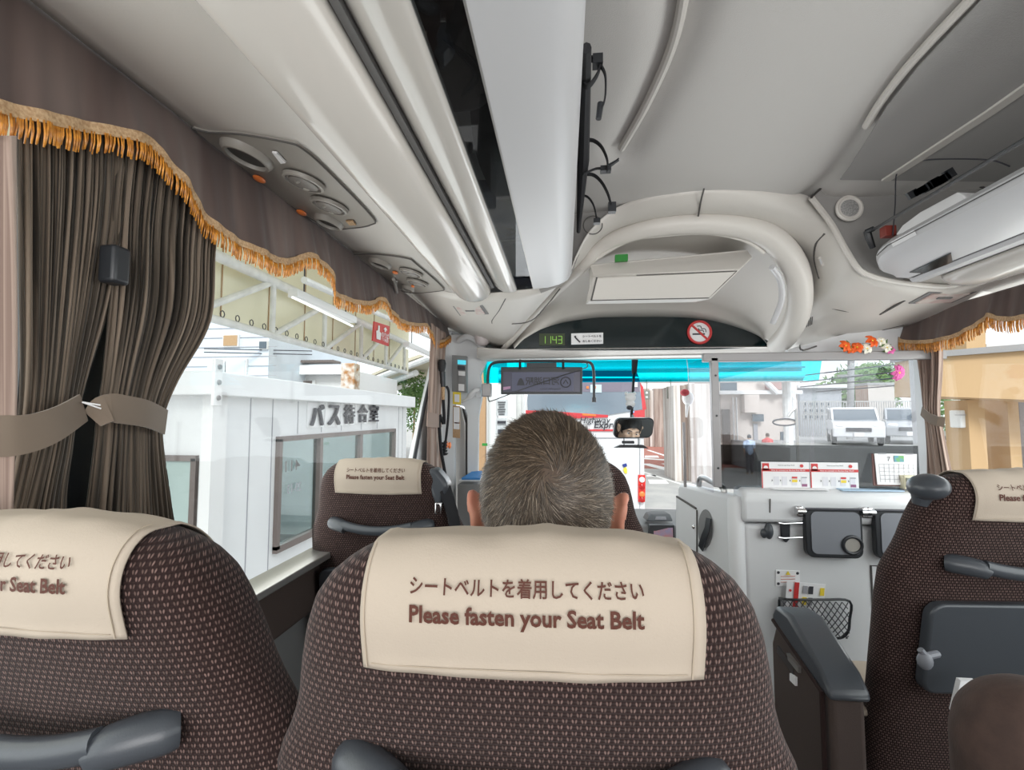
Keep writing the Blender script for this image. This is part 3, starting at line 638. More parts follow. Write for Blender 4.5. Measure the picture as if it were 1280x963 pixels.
def handle_mb():
    z0 = .993; y0 = rear_y(0, z0); pts = []; rad = []
    for i in range(17):
        t = -1+2*i/16; x = t*.108; pts.append((x, y0-.030-.006*(1-t*t), z0-.014*(1-t*t)+.004)); rad.append(.0105)
    return pts, rad, y0, z0
def make_seat(label, group=None, simple=False):
    s = thing('bus_chair', label, 'seat', (0, 0, 0), group=group)
    mb, uv = back_mesh(); bo = obj('backrest', mb, 'seat', s, world=False, uvs=uv, auto=80)
    cv = obj('headrest_cover', cover_mesh(), 'cover', s, world=False, solid=.0016, auto=80)
    obj('stitching', MB().tube([cover_pt(x, .022, .13)[0]+cover_pt(x, .022, .13)[1]*.0070 for x in [-.125+.25*i/40 for i in range(41)]], .0005, 4), 'coverhem', cv, world=False)
    for sx in (-1, 1): obj('hem', MB().ribbon([cover_pt(sx*.129, q, .13)[0]+cover_pt(sx*.129, q, .13)[1]*.0068 for q in [.01+.34*i/24 for i in range(25)]], .0012, .0012, XD), 'coverhem', cv, world=False)
    obj('lettering', project_text('シートベルトを着用してください', 0, 1.1645, .182, .016), 'thread', cv, world=False, smooth=False, label='brown embroidered Japanese line')
    obj('lettering', project_text('Please fasten your Seat Belt', 0, 1.1445, .181, .028), 'thread', cv, world=False, smooth=False, label='brown embroidered English line')
    pts, rad, y0, z0 = handle_mb()
    hd = obj('grab_handle', MB().tube(pts, .0125, 14, flat=1.15), 'slate', s, world=False)
    for sx in (-1, 1):
        q = [(sx*.100, y0-.029, z0-.008), (sx*.112, y0-.024, z0-.002), (sx*.135, y0-.012, z0+.002), (sx*.150, y0-.002, z0+.003), (sx*.158, y0+.006, z0+.003)]
        obj('handle_cap', MB().tube(smooth_poly(q, 4), [.0155+.005*math.sin(min(1, i/9)*1.57)*(1 if i < 13 else .93-.12*(i-13)) for i in range(17)], 14), 'slate', hd, world=False)
    # fold away tray on the lower back
    zt = .85; mt = MB().prism([(a, 0, b) for a, b in rrect(0, zt-.10, .40, .21, .03)], (0, .028, 0))
    mt.v = [(x, y+rear_y(0, .73)-.034-(z-.73)*.20, z) for x, y, z in mt.v]
    obj('folding_tray', mt, 'slate', s, world=False, bevel=.006)
    obj('cushion', MB().prism([(-.20, a, b) for a, b in rrect(.40, .40, .50, .15, .05)], (.40, 0, 0)), mat('seat_cushion_cloth', (.10, .06, .055), .95, bump=.4, bscale=200, noise=.4, nscale=120), s, world=False, bevel=.03)
    obj('seat_base', MB().box((0, .36, .16), (.38, .36, .32)), 'greyd', s, world=False, bevel=.02)
    for sx in (-1, 1):
        ar = obj('armrest', MB().prism([(sx*.214-.016, a, b) for a, b in ((.20, .60), (.46, .60), (.49, .57), (.46, .54), (.20, .54))], (.036, 0, 0)), 'slate', s, world=False, bevel=.008)
    return s
seat = make_seat('nearest brown woven bus seat in the middle with its cream cover squarely facing the viewer', 'brown bus seats')
seats = [seat]
def place_seat(x, y, rz, label, z=0):
    global seat
    c = copy_tree(seats[0]); c.location = (x, y, z); c.rotation_euler = (0, 0, rz); c['label'] = label; seats.append(c); return c
SX, SY = -.030, .405
seat.location = (SX-.002, SY, 0); seat.rotation_euler = (0, 0, math.radians(2.0))
s_left = place_seat(-.538, .430, math.radians(-3), 'brown bus seat cropped by the left edge of the photo, below the big tied curtains')
s_fl = place_seat(-.565, 1.43, 0, 'brown bus seat beside the left window farther forward, with full black grab handle', -.028)
s_fm = place_seat(-.010, 1.45, 0, 'brown bus seat mostly hidden in front of the passenger with short grey hair', -.022)
s_r = place_seat(.990, 1.15, math.radians(4), 'brown bus seat on the right across the aisle with round black shoulder grip', -.015)
# shoulder grips
def shoulder_grip(s, sx, k=1.0):
    z = 1.168; b = s.location; g = MB()
    g.ball((0, 0, 0), (.034*k, .045, .028*k), 20, 12)
    vs_ = []
    for x, y, zz in g.v: vs_.append((x+sx*.200, y+seat_yc(1.16)-.022, zz+z-.006+.10*x))
    g.v = vs_
    o = obj('shoulder_grip', g, 'slate', s, world=False)
    obj('grip_neck', MB().tube([(sx*.200, .03, 1.15), (sx*.205, .035, 1.12)], [.024, .014], 12), 'slate', o, world=False)
shoulder_grip(s_r, -1)
for ch in s_r.children:
    if ch.name.startswith('folding_tray'): ch.location.z += .055
# belt guide on the aisle side of the front left seat
bg_ = obj('belt_guide', MB().prism([(.150, .0, 1.168), (.176, .0, 1.172), (.205, -.0, 1.140), (.216, 0, 1.12), (.196, 0, 1.065), (.180, 0, 1.055), (.166, 0, 1.09), (.150, 0, 1.13)], (0, .07, 0)), 'slate', s_fl, world=False, bevel=.012)
obj('belt_webbing', MB().ribbon([(.205, .015, 1.11), (.225, .03, 1.03), (.238, .04, .95), (.240, .05, .80)], .05, .003, (.5, 1, 0)), 'blackcloth', s_fl, world=False)
obj('belt_buckle', MB().box((.190, -.008, 1.055), (.02, .012, .035)), 'chrome', s_fl, world=False, bevel=.004)
# armrest console of the right seat
con = thing('armrest_console', 'brown aisle armrest console with black padded top, between middle and right seats', 'armrest', (.60, 1.25, 0))
ca, cb_ = P(968, 760, 1.50), P(1085, 848, .98)
n0 = P(948, 790, 1.56)
side = [P(962, 775, 1.50), P(975, 762, 1.50), P(1060, 865, 1.0), P(1066, 880, .98), P(1040, 1100, .98), P(960, 1100, 1.5)]
dirY = (cb_-ca); dirY.z = 0; wv = Vector((.115, .0, 0))
def cons(poly, w_): return MB().prism(poly, (w_, 0, 0))
x0 = .56
zf = P(975, 757, 1.45).z; zn = P(1062, 850, 1.16).z
xf = P(968, 760, 1.45).x; xn = P(1036, 862, 1.16).x
top = [Vector((xf, 1.47, zf-.03)), Vector((xf+.002, 1.45, zf)), Vector((xf+.01, 1.38, zf)), Vector((xn, 1.20, zn+.0)), Vector((xn, 1.16, zn-.03)), Vector((xn, 1.16, zn-.05)), Vector((xf, 1.47, zf-.05))]
top_lo = top
obj('padded_top', MB().prism(top, (.088, 0, 0)), 'slate', con, bevel=.010)
body = [Vector((xf+.008, 1.46, zf-.045)), Vector((xn+.008, 1.17, zn-.045)), Vector((xn+.008, 1.17, .05)), Vector((xf+.008, 1.50, .05)), Vector((xf+.008, 1.50, zf-.12))]
obj('console_body', MB().prism(body, (.072, 0, 0)), 'brownpanel', con, bevel=.012)
obj('piping', MB().tube([body[0]+Vector((-.008, 0, 0)), body[1]+Vector((-.008, .02, 0)), body[1]+Vector((-.008, .02, -.3))], .006, 8), 'seat', con)
obj('handle_slot', MB().prism([PX(985, 808, xf+.03), PX(1004, 832, xf+.03), PX(1006, 846, xf+.03), PX(984, 816, xf+.03)], (-.028, 0, 0)), 'groove', con)
obj('slot_lip', MB().prism([PX(989, 817, xf+.008), PX(1004, 834, xf+.008), PX(1004, 842, xf+.008), PX(991, 826, xf+.008)], (-.012, 0, 0)), 'alu', con)
obj('white_tag', MB().prism([PX(990, 842, xf+.004), PX(997, 847, xf+.004), PX(997, 858, xf+.004), PX(990, 851, xf+.004)], (-.006, 0, 0)), 'paper', con)
obj('pale_cushion_top', MB().box((xf+.20, 1.42, zf-.19), (.2, .25, .02)), 'cover', con, bevel=.008)
# clamp and pouch on the right seat's tray
obj('tray_latch', MB().ball(P(1143, 820, 1.08), (.014, .012, .017), 12, 8).tube([P(1137, 806, 1.08), P(1145, 815, 1.08)], .006, 8).tube([P(1143, 815, 1.08), P(1160, 812, 1.09)], .007, 8), 'tray', s_r, world=True, label='small pale plastic latch')
ppb = thing('drink_carton', 'small white and blue carton beside the knee of the seated passenger at right', 'carton', P(1200, 870, 1.13))
obj('carton_body', MB().prism([P(1201, 851, 1.13), P(1221, 852, 1.13), P(1213, 880, 1.13), P(1194, 895, 1.13), P(1192, 890, 1.13)], (0, .012, 0)), 'paper', ppb)
obj('blue_spot', MB().lathe(P(1209, 873, 1.129), (0, -1, 0), [(.012, 0), (.012, .002), (0, .002)], 14), mat('blue_print', (.12, .35, .6), .5), ppb)
# ================================================================== CURTAINS
def curtain_mb(prof, X0, folds, amp, nz=70, na=220, seed=0, sgn=1):
    """prof: list of (z, y_left, y_right, pinch) top->bottom"""
    r = random.Random(seed); zs = [p[0] for p in prof]; rows = []; uvs = []; ph = [r.uniform(0, 6.28) for _ in range(8)]
    sp_ = smooth_poly([(a[0], a[1], a[2]) for a in prof], 8); pr_ = prof; prof = [(p.x, p.y, p.z, pr_[min(len(pr_)-1, i//8)][3]+(pr_[min(len(pr_)-1, i//8+1)][3]-pr_[min(len(pr_)-1, i//8)][3])*(i % 8)/8) for i, p in enumerate(sp_)]
    def lerp(z, k):
        for a, b in zip(prof, prof[1:]):
            if b[0] <= z <= a[0]:
                t = (a[0]-z)/(a[0]-b[0]); return a[k]+(b[k]-a[k])*t
        return prof[-1][k]
    for i in range(nz+1):
        z = zs[0]+(zs[-1]-zs[0])*i/nz; yl, yr, pi_ = lerp(z, 1), lerp(z, 2), lerp(z, 3); row = []
        for j in range(na+1):
            a = j/na; th = a*folds*2*math.pi+1.1*math.sin(a*7+ph[0]+z*2)+.9*math.sin(a*17+ph[1]-z*3)
            d = amp*(.6*math.sin(th)+.35*math.sin(th*.47+ph[2]+z*4)+.25*math.sin(th*1.9+ph[3]))*(.35+.65*pi_)
            bow = .012*math.sin(math.pi*a)*(1.25-pi_)
            row.append((X0+sgn*(d+bow), yl+(yr-yl)*a+amp*.4*math.cos(th), z)); uvs.append((a*.5, z))
        rows.append(row)
    return MB().grid(rows), uvs
def pxYZ(px, py, X): v = PX(px, py, X); return v.y, v.z
XC = XL+.014
def cprof(rows_):  # rows: (py, px_left, px_right, pinch) measured on the curtain plane
    out = []
    for pyl, pxl, pyr, pxr, pin in rows_:
        a = PX(pxl, pyl, XC); b = PX(pxr, pyr, XC); out.append(((a.z+b.z)/2, a.y, b.y, pin))
    return out
rc = thing('curtain', 'dark olive brown curtain tied back, hanging just left of the waiting room view', 'curtain', (XC, .8, CZ+.5))
zr = lambda px, py: PX(px, py, XC).z
yy = lambda px, py: PX(px, py, XC).y
prR = [(CZ+.48, yy(150, 150), .94, 1), (CZ+.35, yy(140, 260), .925, 1), (CZ+.20, yy(135, 380), yy(263, 370), .9), (CZ+.07, yy(128, 470), yy(222, 462), .5), (CZ+.0, yy(122, 510), yy(204, 505), .25), (CZ-.05, yy(119, 540), yy(203, 530), .3), (CZ-.15, yy(110, 600), yy(212, 590), .7), (CZ-.30, yy(95, 700), yy(225, 690), .9)]
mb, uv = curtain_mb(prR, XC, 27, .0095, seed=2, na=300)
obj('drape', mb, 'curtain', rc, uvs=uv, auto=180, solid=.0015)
tb = smooth_poly([PX(116, 524, XC+.045), PX(135, 511, XC+.060), PX(160, 513, XC+.062), PX(185, 518, XC+.055), PX(207, 528, XC+.03)], 6)
obj('tieback', MB().ribbon(tb, [.030+.014*math.sin(min(1, i/8)*1.57) for i in range(len(tb))], .003, UP), 'tie', rc)
obj('tie_cord', MB().tube([PX(103, 503, XC+.05), PX(128, 507, XC+.055)], .0012, 6).tube([PX(103, 503, XC+.05), PX(126, 511, XC+.055)], .0012, 6), 'paper', rc)
lc = thing('curtain', 'olive brown curtain tied back, nearest to the left edge of the photo', 'curtain', (XC, .5, CZ+.5))
prL = [(CZ+.48, yy(16, 150), yy(165, 150), 1), (CZ+.35, yy(20, 260), yy(160, 260), 1), (CZ+.20, yy(25, 380), yy(140, 380), .9), (CZ+.07, yy(30, 470), yy(112, 470), .5), (CZ+.0, yy(28, 520), yy(98, 515), .25), (CZ-.05, yy(22, 555), yy(92, 545), .3), (CZ-.15, yy(0, 600), yy(86, 600), .7), (CZ-.30, yy(-60, 700), yy(110, 690), .9)]
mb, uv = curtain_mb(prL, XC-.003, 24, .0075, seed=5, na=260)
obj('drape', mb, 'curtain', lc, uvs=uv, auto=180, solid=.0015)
tb = smooth_poly([PX(-20, 545, XC+.03), PX(15, 545, XC+.045), PX(45, 540, XC+.05), PX(75, 528, XC+.05), PX(104, 510, XC+.04)], 6)
obj('tieback', MB().ribbon(tb, [.052-.012*abs(i/24-.2) for i in range(len(tb))], .003, UP), 'tie', lc)
lc2 = thing('curtain', 'lighter taupe curtain edge cropped by the left border of the photo', 'curtain', (XC+.03, .4, CZ+.5))
mb = MB(); rows = []; uv = []
for i in range(41):
    py = 170+540*i/40
    q = [(-60, .02), (-30, .03), (-8, .035), (6, .04), (14+6*math.sin(i/12), .045), (20-14*math.exp(-((py-600)/50)**2), .03)]
    row = smooth_poly([PX(px, py, XC+o) for px, o in q], 4); rows.append(row); uv += [(j*.01, row[0].z) for j in range(len(row))]
obj('drape', MB().grid(rows), 'curtain2', lc2, uvs=uv, auto=180, solid=.002)
# black latch box hanging between curtains
bl = thing('window_latch', 'black window latch box showing between the two dark curtains', 'latch', PX(143, 332, XC+.01))
obj('latch_box', MB().box(PX(143, 332, XC+.035), (.03, .030, .06)), 'black', bl, bevel=.006)
# right front curtain, left front curtain
rfc = thing('curtain', 'taupe brown curtain tied in the middle beside the right window', 'curtain', (XR-.05, 2.2, CZ+.4))
XC2 = XR-.05
y2 = lambda px, py: PX(px, py, XC2).y
mb, uv = curtain_mb([(CZ+.42, y2(1182, 420), y2(1142, 420), 1), (CZ+.2, y2(1180, 470), y2(1150, 470), .8), (CZ+.03, y2(1176, 515), y2(1155, 515), .3), (CZ-.06, y2(1180, 545), y2(1158, 545), .3), (CZ-.35, y2(1196, 610), y2(1160, 610), .9)], XC2, 7, .014, seed=8, sgn=-1, na=120)
obj('drape', mb, 'curtain2', rfc, uvs=uv, auto=180, solid=.0015)
obj('tieback', MB().ribbon([PX(1152, 514, XC2-.04), PX(1160, 522, XC2-.05), PX(1172, 527, XC2-.045), PX(1181, 528, XC2-.03)], .04, .003, UP), 'tie', rfc)
lfc = thing('curtain', 'narrow pinkish brown curtain strip beside the hanging microphone', 'curtain', (XL+.04, 2.8, CZ+.4))
y3 = lambda px: PX(px, 500, XL+.04).y
mb, uv = curtain_mb([(CZ+.5, y3(537), y3(556), 1), (CZ+.2, y3(537), y3(554), .8), (CZ-.02, y3(536), y3(551), .3), (CZ-.5, y3(536), y3(556), .9)], XL+.04, 3, .012, seed=9, na=60)
obj('drape', mb, 'curtain2', lfc, uvs=uv, auto=180, solid=.0015)
obj('tieback', MB().ribbon([PX(534, 524, XL+.06), PX(543, 526, XL+.07), PX(552, 526, XL+.06)], .075, .004, UP), 'curtain2', lfc)
# ---- valances with gold fringe
def valance(name_label, edge, X0, ztop, sgn, fringe, step, seed, n=10):
    r = random.Random(seed); e = smooth_poly([PX(x, y, X0) for x, y in edge], n)
    c = thing('valance', name_label, 'valance', (X0, e[0].y, ztop)); rows = []; uv = []; NZ = 16; L = 0
    pts = []
    for i, p in enumerate(e):
        if i: L += abs(e[i].y-e[i-1].y)
        wv_ = .006*math.sin(L*22+seed)+.004*math.sin(L*55+1)+.002*math.sin(L*130)
        row = []
        for k in range(NZ+1):
            t = k/NZ; row.append((X0+sgn*(wv_*(.15+.85*t)+.004-.028*(1-t)), p.y, ztop+(p.z-ztop)*t)); uv.append((L, ztop+(p.z-ztop)*t))
        rows.append(row); pts.append((Vector(row[-1]), Vector(row[-1])-Vector(row[-2])))
    obj('valance_cloth', MB().grid(rows), 'valance', c, uvs=uv, auto=180, solid=.0015)
    obj('braid', MB().ribbon([p[0]+Vector((sgn*.003, 0, .006)) for p in pts], .017, .003, UP), 'braid', c)
    mb = MB(); d = 0; i = 0; P_ = [p[0] for p in pts]
    for a, b in zip(P_, P_[1:]):
        l = (b-a).length; k = 0
        while d < l:
            q = a.lerp(b, d/l); ln = fringe*r.uniform(.85, 1.12); sw = r.uniform(-.0025, .0025); rr_ = step*r.uniform(.34, .5); xo = sgn*r.uniform(.001, .005)
            mb.tube([q+Vector((xo, 0, 0)), q+Vector((xo+sgn*.002, sw*.6, -ln*.5)), q+Vector((xo, sw, -ln))], [rr_, rr_*1.05, rr_*.75], 5); d += step*r.uniform(.7, 1.35)
        d -= l
    obj('fringe', mb, 'gold', c, auto=180); return c
XV = XL+.040
valance('brown valance with scalloped gold fringe along the left windows', [(-90, 128), (-30, 134), (0, 141), (60, 154), (130, 167), (178, 180), (190, 190), (205, 210), (235, 245), (262, 280), (295, 305), (330, 323), (352, 330), (372, 327), (385, 322), (398, 331), (409, 343), (413, 360), (418, 369), (432, 376), (448, 381), (462, 381), (477, 376), (484, 386), (490, 395), (500, 402), (512, 407), (524, 408), (531, 408), (536, 415), (541, 426), (548, 429), (563, 422)], XV, CZ+.576, 1, .033, .0036, 1)
XV2 = XR-.085
valance('brown valance with gold fringe over the right window', [(1128, 425), (1135, 429), (1160, 429), (1190, 424), (1212, 414), (1228, 402), (1236, 396), (1250, 400), (1270, 401), (1290, 398), (1330, 400), (1400, 400)], XV2, ZVR+.005, -1, .040, .0042, 2)
# ================================================================== PARTITION BEHIND THE DRIVER
YP = 2.15
pt = thing('driver_partition', 'grey moulded half partition behind the driver with rounded counter top', 'partition', (1.15, YP, 0))
zc = P(1050, 620, YP).z; xl = P(930, 660, YP).x
body = MB().prism([(xl, YP, 0), (xl, YP, P(930, 655, YP).z), (XR-.02, YP, P(930, 655, YP).z), (XR-.02, YP, 0)], (0, .10, 0)); obj('partition_panel', body, 'grey', pt, bevel=.02)
zt1 = P(960, 641, YP).z; zct = P(1000, 610, YP+.06).z
obj('counter_top', MB().prism([(xl-.012, YP-.02, zt1-.04), (xl-.012, YP-.028, zct-.035), (xl-.0, YP+.0, zct), (xl, YP+.13, zct), (xl, YP+.13, zt1-.04)], (XR-xl-.0, 0, 0)), 'grey', pt, bevel=.018)
obj('counter_seam', MB().tube([(P(963, 635, YP-.03).x, YP-.030, zct-.035), (P(963, 635, YP-.03).x, YP-.023, zt1+.004)], .003, 6), 'seam', pt)
obj('access_panel', MB().prism([(P(1088, 707, YP).x, YP-.003, P(1088, 707, YP).z), (XR-.06, YP-.003, P(1088, 707, YP).z), (XR-.06, YP-.003, .1), (P(1088, 707, YP).x, YP-.003, .1)], (0, .003, 0)), 'grey', pt)
obj('access_panel_gap', MB().tube([(P(1088, 707, YP).x, YP-.004, .1), (P(1088, 707, YP).x, YP-.004, P(1088, 707, YP).z), (XR-.06, YP-.004, P(1088, 707, YP).z)], .004, 6), 'seam', pt)
# side wing along the aisle
wa, wb = Vector((xl-.03, YP+.02, 0)), P(846, 610, 2.62); wb.z = 0
wing = thing('driver_side_wing', 'grey side wing of the driver compartment with cupboard door and round recess', 'partition', wa)
dw = (wb-wa).normalized(); nw = Vector((-dw.y, dw.x, 0)); nw = nw if nw.x < 0 else -nw
def onW(px, py, off=0): return PP(px, py, wa+nw*off, nw)
ztA = onW(922, 622).z; ztB = onW(848, 604).z
wpoly = [wa, wa+UP*(ztA-.02), wa+dw*.03+UP*ztA, wb-dw*.03+UP*ztB, wb+UP*(ztB-.02), wb]
obj('wing_panel', MB().prism([p for p in wpoly], -nw*.07), 'grey', wing, bevel=.018)
cw = [onW(846, 622, .003), onW(871, 638, .003), onW(871, 693, .003), onW(846, 676, .003)]
dr = obj('cupboard_door', MB().prism(cw, nw*.004), 'grey', wing)
obj('door_gap', MB().tube([onW(846, 621, .004), onW(870, 636, .004)], .006, 6).tube([onW(871, 638, .004), onW(871, 695, .004)], .003, 6), 'seam', dr)
obj('lock', MB().lathe(onW(868, 659, .006), nw, [(.010, 0), (.010, .006), (.004, .012), (0, .012)], 14), 'chrome', dr)
obj('belt_recess', MB().prism([onW(882+9*math.cos(a), 661+24*math.sin(a), .002) for a in [i*math.pi/12 for i in range(24)]], nw*.002), 'greyd', wing)
obj('belt_strap', MB().ribbon([onW(886, 648, .01), onW(884, 662, .022), onW(880, 672, .02), onW(876, 686, .012)], .035, .006, dw), 'black', wing)
obj('corner_post', MB().tube([Vector((xl-.02, YP+.03, .0)), Vector((xl-.02, YP+.03, ztA-.03)), Vector((xl-.02, YP+.04, ztA-.01))], [.035, .035, .028], 20), 'grey', wing)
gb = thing('grab_bar', 'bronze grey grab bar on top of the driver side wing', 'handle', onW(890, 605))
obj('bar', MB().tube(smooth_poly([onW(874, 612, -.03), onW(874, 601, -.03), onW(878, 597, -.03), onW(890, 603, -.03), onW(900, 607, -.03), onW(905, 613, -.03), onW(904, 623, -.03)], 4), .013, 10), 'alu', gb)
# acrylic screens and frame
ac = thing('clear_partition_screen', 'clear acrylic screen in a grey metal frame above the driver partition', 'screen', (1.15, YP+.06, zct))
YA = YP+.05
def sq(x0, y0, x1, y1, Y=YA): return [P(x0, y0, Y), P(x1, y0, Y), P(x1, y1, Y), P(x0, y1, Y)]
zt1_ = zct; xA, xB = P(897, 500, YA).x, P(1146, 500, YA).x; zA, zB = P(1000, 451, YA).z, zct; zmid = P(1000, 554, YA).z
obj('acrylic_pane', MB().box(((xA+xB)/2, YA+.01, (zmid+zA)/2), (xB-xA, .004, zA-zmid)), 'acryl', ac)
obj('smoked_lower_pane', MB().box(((xA+xB)/2, YA+.01, (zmid+zB)/2-.01), (xB-xA, .004, zmid-zB)), 'smoke', ac)
obj('top_rail', MB().box(((xA+XR)/2-.03, YA, P(1000, 446, YA).z), (XR-xA+.06, .03, .038)), 'frame', ac, bevel=.004)
obj('upright', MB().box((xA-.012, YA, (P(1000, 446, YA).z+zB)/2), (.032, .03, P(1000, 446, YA).z-zB)), 'frame', ac, bevel=.003)
for z in (P(890, 470, YA).z, P(890, 520, YA).z, P(890, 585, YA).z): obj('screw', MB().lathe((xA-.010, YA-.015, z), (0, -1, 0), [(.005, 0), (.004, .003), (0, .003)], 10), 'black', ac)
sw = thing('clear_side_screen', 'angled clear acrylic side screen with a thin grey post on the driver wing', 'screen', wb)
a0, b0 = Vector((xA-.03, YA, 0)), P(862, 500, 2.45); b0.z = 0
zs0, zs1 = P(880, 450, 2.3).z, ztA
obj('side_pane', MB().prism([a0+UP*zs0, b0+UP*(zs0), b0+UP*(ztB+.02), a0+UP*(zs1+.01)], (.004, .002, 0)), 'acryl', sw)
obj('thin_post', MB().box((P(856, 560, 2.45).x, 2.46, (P(856, 528, 2.45).z+ztB)/2), (.012, .012, P(856, 528, 2.45).z-ztB)), 'frame', sw)
# things on the counter
YN = YP-.005; 
def card(px0, px1, py0, nm, label, grp=None):
    Y = YP+.035; x0, x1 = P(px0, 600, Y).x, P(px1, 600, Y).x; zt_ = P(1000, py0, Y).z; zb = zct; w_, h_ = x1-x0, zt_-zb
    t = thing(nm, label, 'leaflet', ((x0+x1)/2, Y, zb), group=grp)
    cc = obj('card', MB().box(((x0+x1)/2, Y, (zt_+zb)/2), (w_, .003, h_)), 'paper', t)
    q = lambda u, v: Vector((x0+w_*u, Y-.0018, zt_-h_*v))
    R = lambda u0, v0, u1, v1, m_, n='print_block': obj(n, MB().prism([q(u0, v0), q(u1, v0), q(u1, v1), q(u0, v1)], (0, -.0012, 0)), m_, t, smooth=False)
    R(0, .26, 1, .36, 'red', 'red_band'); R(.02, .05, .16, .32, 'red', 'red_logo'); R(0, .36, .02, 1, 'red', 'red_edge')
    obj('logo_dome', MB().prism([q(.04+.05*(1+math.cos(a)), .24-.10*math.sin(a))+Vector((0, -.0014, 0)) for a in [math.pi*i/8 for i in range(9)]], (0, -.0008, 0)), 'paper', t)
    obj('red_emblem', MB().lathe(q(.84, .14), (0, -1, 0), [(.007, 0), (.007, .002), (0, .002)], 12), 'red', t)
    text('lettering', 'How to use Free Wi-Fi', q(.52, .12)+Vector((0, -.001, 0)), XD, UP, 'ink', t, width=w_*.34, bold=.01)
    text('lettering', 'How to connect to the bus free Wi-Fi', q(.55, .31)+Vector((0, -.002, 0)), XD, UP, 'paper', t, width=w_*.7, bold=.01)
    for k, u in enumerate((.25, .42, .62, .82)):
        o = obj('step_picture', MB().prism([q(u, .55), q(u+.11, .55), q(u+.11, .88), q(u, .88)], (0, -.0008, 0)), mat('pale_print', (.72, .72, .76), .7), t, smooth=False)
    R(.63, .55, .74, .62, 'red'); R(.63, .66, .74, .76, 'yellow'); R(.83, .82, .94, .92, mat('violet_print', (.28, .10, .2), .6)); R(.83, .56, .94, .60, 'greyink')
    for u in (.21, .385, .585, .785): obj('arrow', MB().prism([q(u, .66), q(u+.018, .70), q(u, .74)], (0, -.001, 0)), 'ink', t)
    return t
card(952, 1012, 578, 'leaflet', 'white and red leaflet standing on the counter, left of the pair', 'leaflets on the counter')
card(1013, 1073, 578, 'leaflet', 'white and red leaflet standing on the counter, right of the pair, nearer the calendar', 'leaflets on the counter')
cal = thing('desk_calendar', 'white desk calendar with small blue picture standing on the partition counter', 'calendar', P(1120, 604, YP+.06))
cq = [P(1093, 567, YP+.04), P(1146, 568, YP+.04), P(1146, 607, YP+.0), P(1097, 606, YP+.0)]
def onC(u, v, o=.002): return (cq[0].lerp(cq[1], u)).lerp(cq[3].lerp(cq[2], u), v)+Vector((0, -o, 0))
obj('page', MB().prism(cq, (0, .004, 0)), 'paper', cal)
obj('stand', MB().prism([cq[0]+Vector((-.006, .006, -.002)), cq[1]+Vector((0, .006, -.002)), cq[2]+Vector((0, .008, -.006)), cq[3]+Vector((-.010, .008, -.006))], (0, .006, 0)), mat('maroon_card', (.25, .14, .13), .8), cal)
obj('picture', MB().prism([onC(.45, .06), onC(.68, .06), onC(.68, .26), onC(.45, .26)], (0, -.002, 0)), mat('blue_photo', (.08, .25, .5), .5, col2=(.15, .4, .1), nscale=60), cal)
text('month', '7', onC(.32, .17, .003), XD, UP, 'ink', cal, height=.018, bold=.01)
obj('page_grid', (lambda m_: [m_.tube([onC(.08, v), onC(.92, v)], .0007, 4) for v in (.34, .46, .58, .70, .82)] and [m_.tube([onC(u, .34), onC(u, .92)], .0007, 4) for u in (.08, .2, .32, .44, .56, .68, .8, .92)] and m_)(MB()), 'greyink', cal)
for u in (.1, .14, .18, .22, .26, .74, .78, .82, .86, .9): obj('ring', MB().tube([onC(u, .03), onC(u-.01, -.03)], .0012, 6), 'greyink', cal)
ck = thing('desk_clock', 'small cream desk clock half hidden behind the round black grip', 'clock', P(1135, 605, YP-.01))
obj('clock_case', MB().box(P(1138, 603, YP+.0), (.070, .04, .055)), 'beige', ck, bevel=.006)
obj('clock_screen', MB().box(P(1140, 602, YP-.022), (.042, .004, .028)), mat('lcd_grey', (.18, .2, .16), .3), ck)
dk = thing('paper_slip', 'thin white and blue slip lying on the partition counter edge', 'paper', P(1060, 610, YP+.01))
obj('slip', MB().box((P(1000, 612, YP).x, YP+.01, zct+.002), (.22, .04, .004)), 'paper', dk)
obj('slip_end', MB().box((P(1090, 610, YP).x, YP+.015, zct+.002), (.24, .05, .005), Matrix.Rotation(.04, 3, 'Z')), mat('pale_blue_paper', (.45, .62, .78), .6), dk)
# trays on the partition
def wall_tray(px0, px1, label):
    Y = YP-.045; x0, x1 = P(px0, 650, Y).x, P(px1, 650, Y).x; z0, z1 = P(1040, 637, Y).z, P(1040, 698, Y).z; c = (x0+x1)/2
    t = thing('folding_tray_table', label, 'tray table', (c, Y, z1), group='folding tray tables')
    obj('tray_rim', slab(c, (z0+z1)/2, Y, x1-x0, z0-z1, .03, .03), 'black', t, bevel=.004)
    obj('tray_surface', slab(c+.004, (z0+z1)/2+.003, Y-.004, x1-x0-.03, z0-z1-.026, .022, .006), 'tray', t)
    cc = Vector((x1-.045, Y-.006, z1+.055))
    obj('cup_ring', MB().tube([cc+Vector((.035*math.cos(a), 0, .033*math.sin(a))) for a in [i*math.pi/12 for i in range(25)]], .007, 8, caps=False), 'black', t)
    obj('cup_well', MB().lathe(cc, (0, -1, 0), [(.033, 0), (.033, .001), (.0, .001)], 24), 'vent', t)
    for x in (x0-.018, x1+.012):
        h = obj('hinge', MB().box((x, Y+.02, z0-.012), (.03, .04, .045)), 'chrome', t, bevel=.008)
        obj('hinge_pin', MB().lathe((x-.016, Y-.004, z0-.010), (1, 0, 0), [(.012, 0), (.012, .032), (0, .034)], 12), 'chrome', h)
    obj('hinge_bar', MB().tube([(x0, Y-.002, z0), (x1, Y-.002, z0)], .005, 8), 'ink', t)
    return t
wall_tray(1007, 1078, 'grey folding tray table with cup ring on the partition, fully visible')
wall_tray(1094, 1165, 'grey folding tray table on the partition, half hidden by the right seat')
bh = thing('bottle_holder', 'folding chrome and black drink holder mounted left of the tray table', 'holder', P(982, 662, YP-.02))
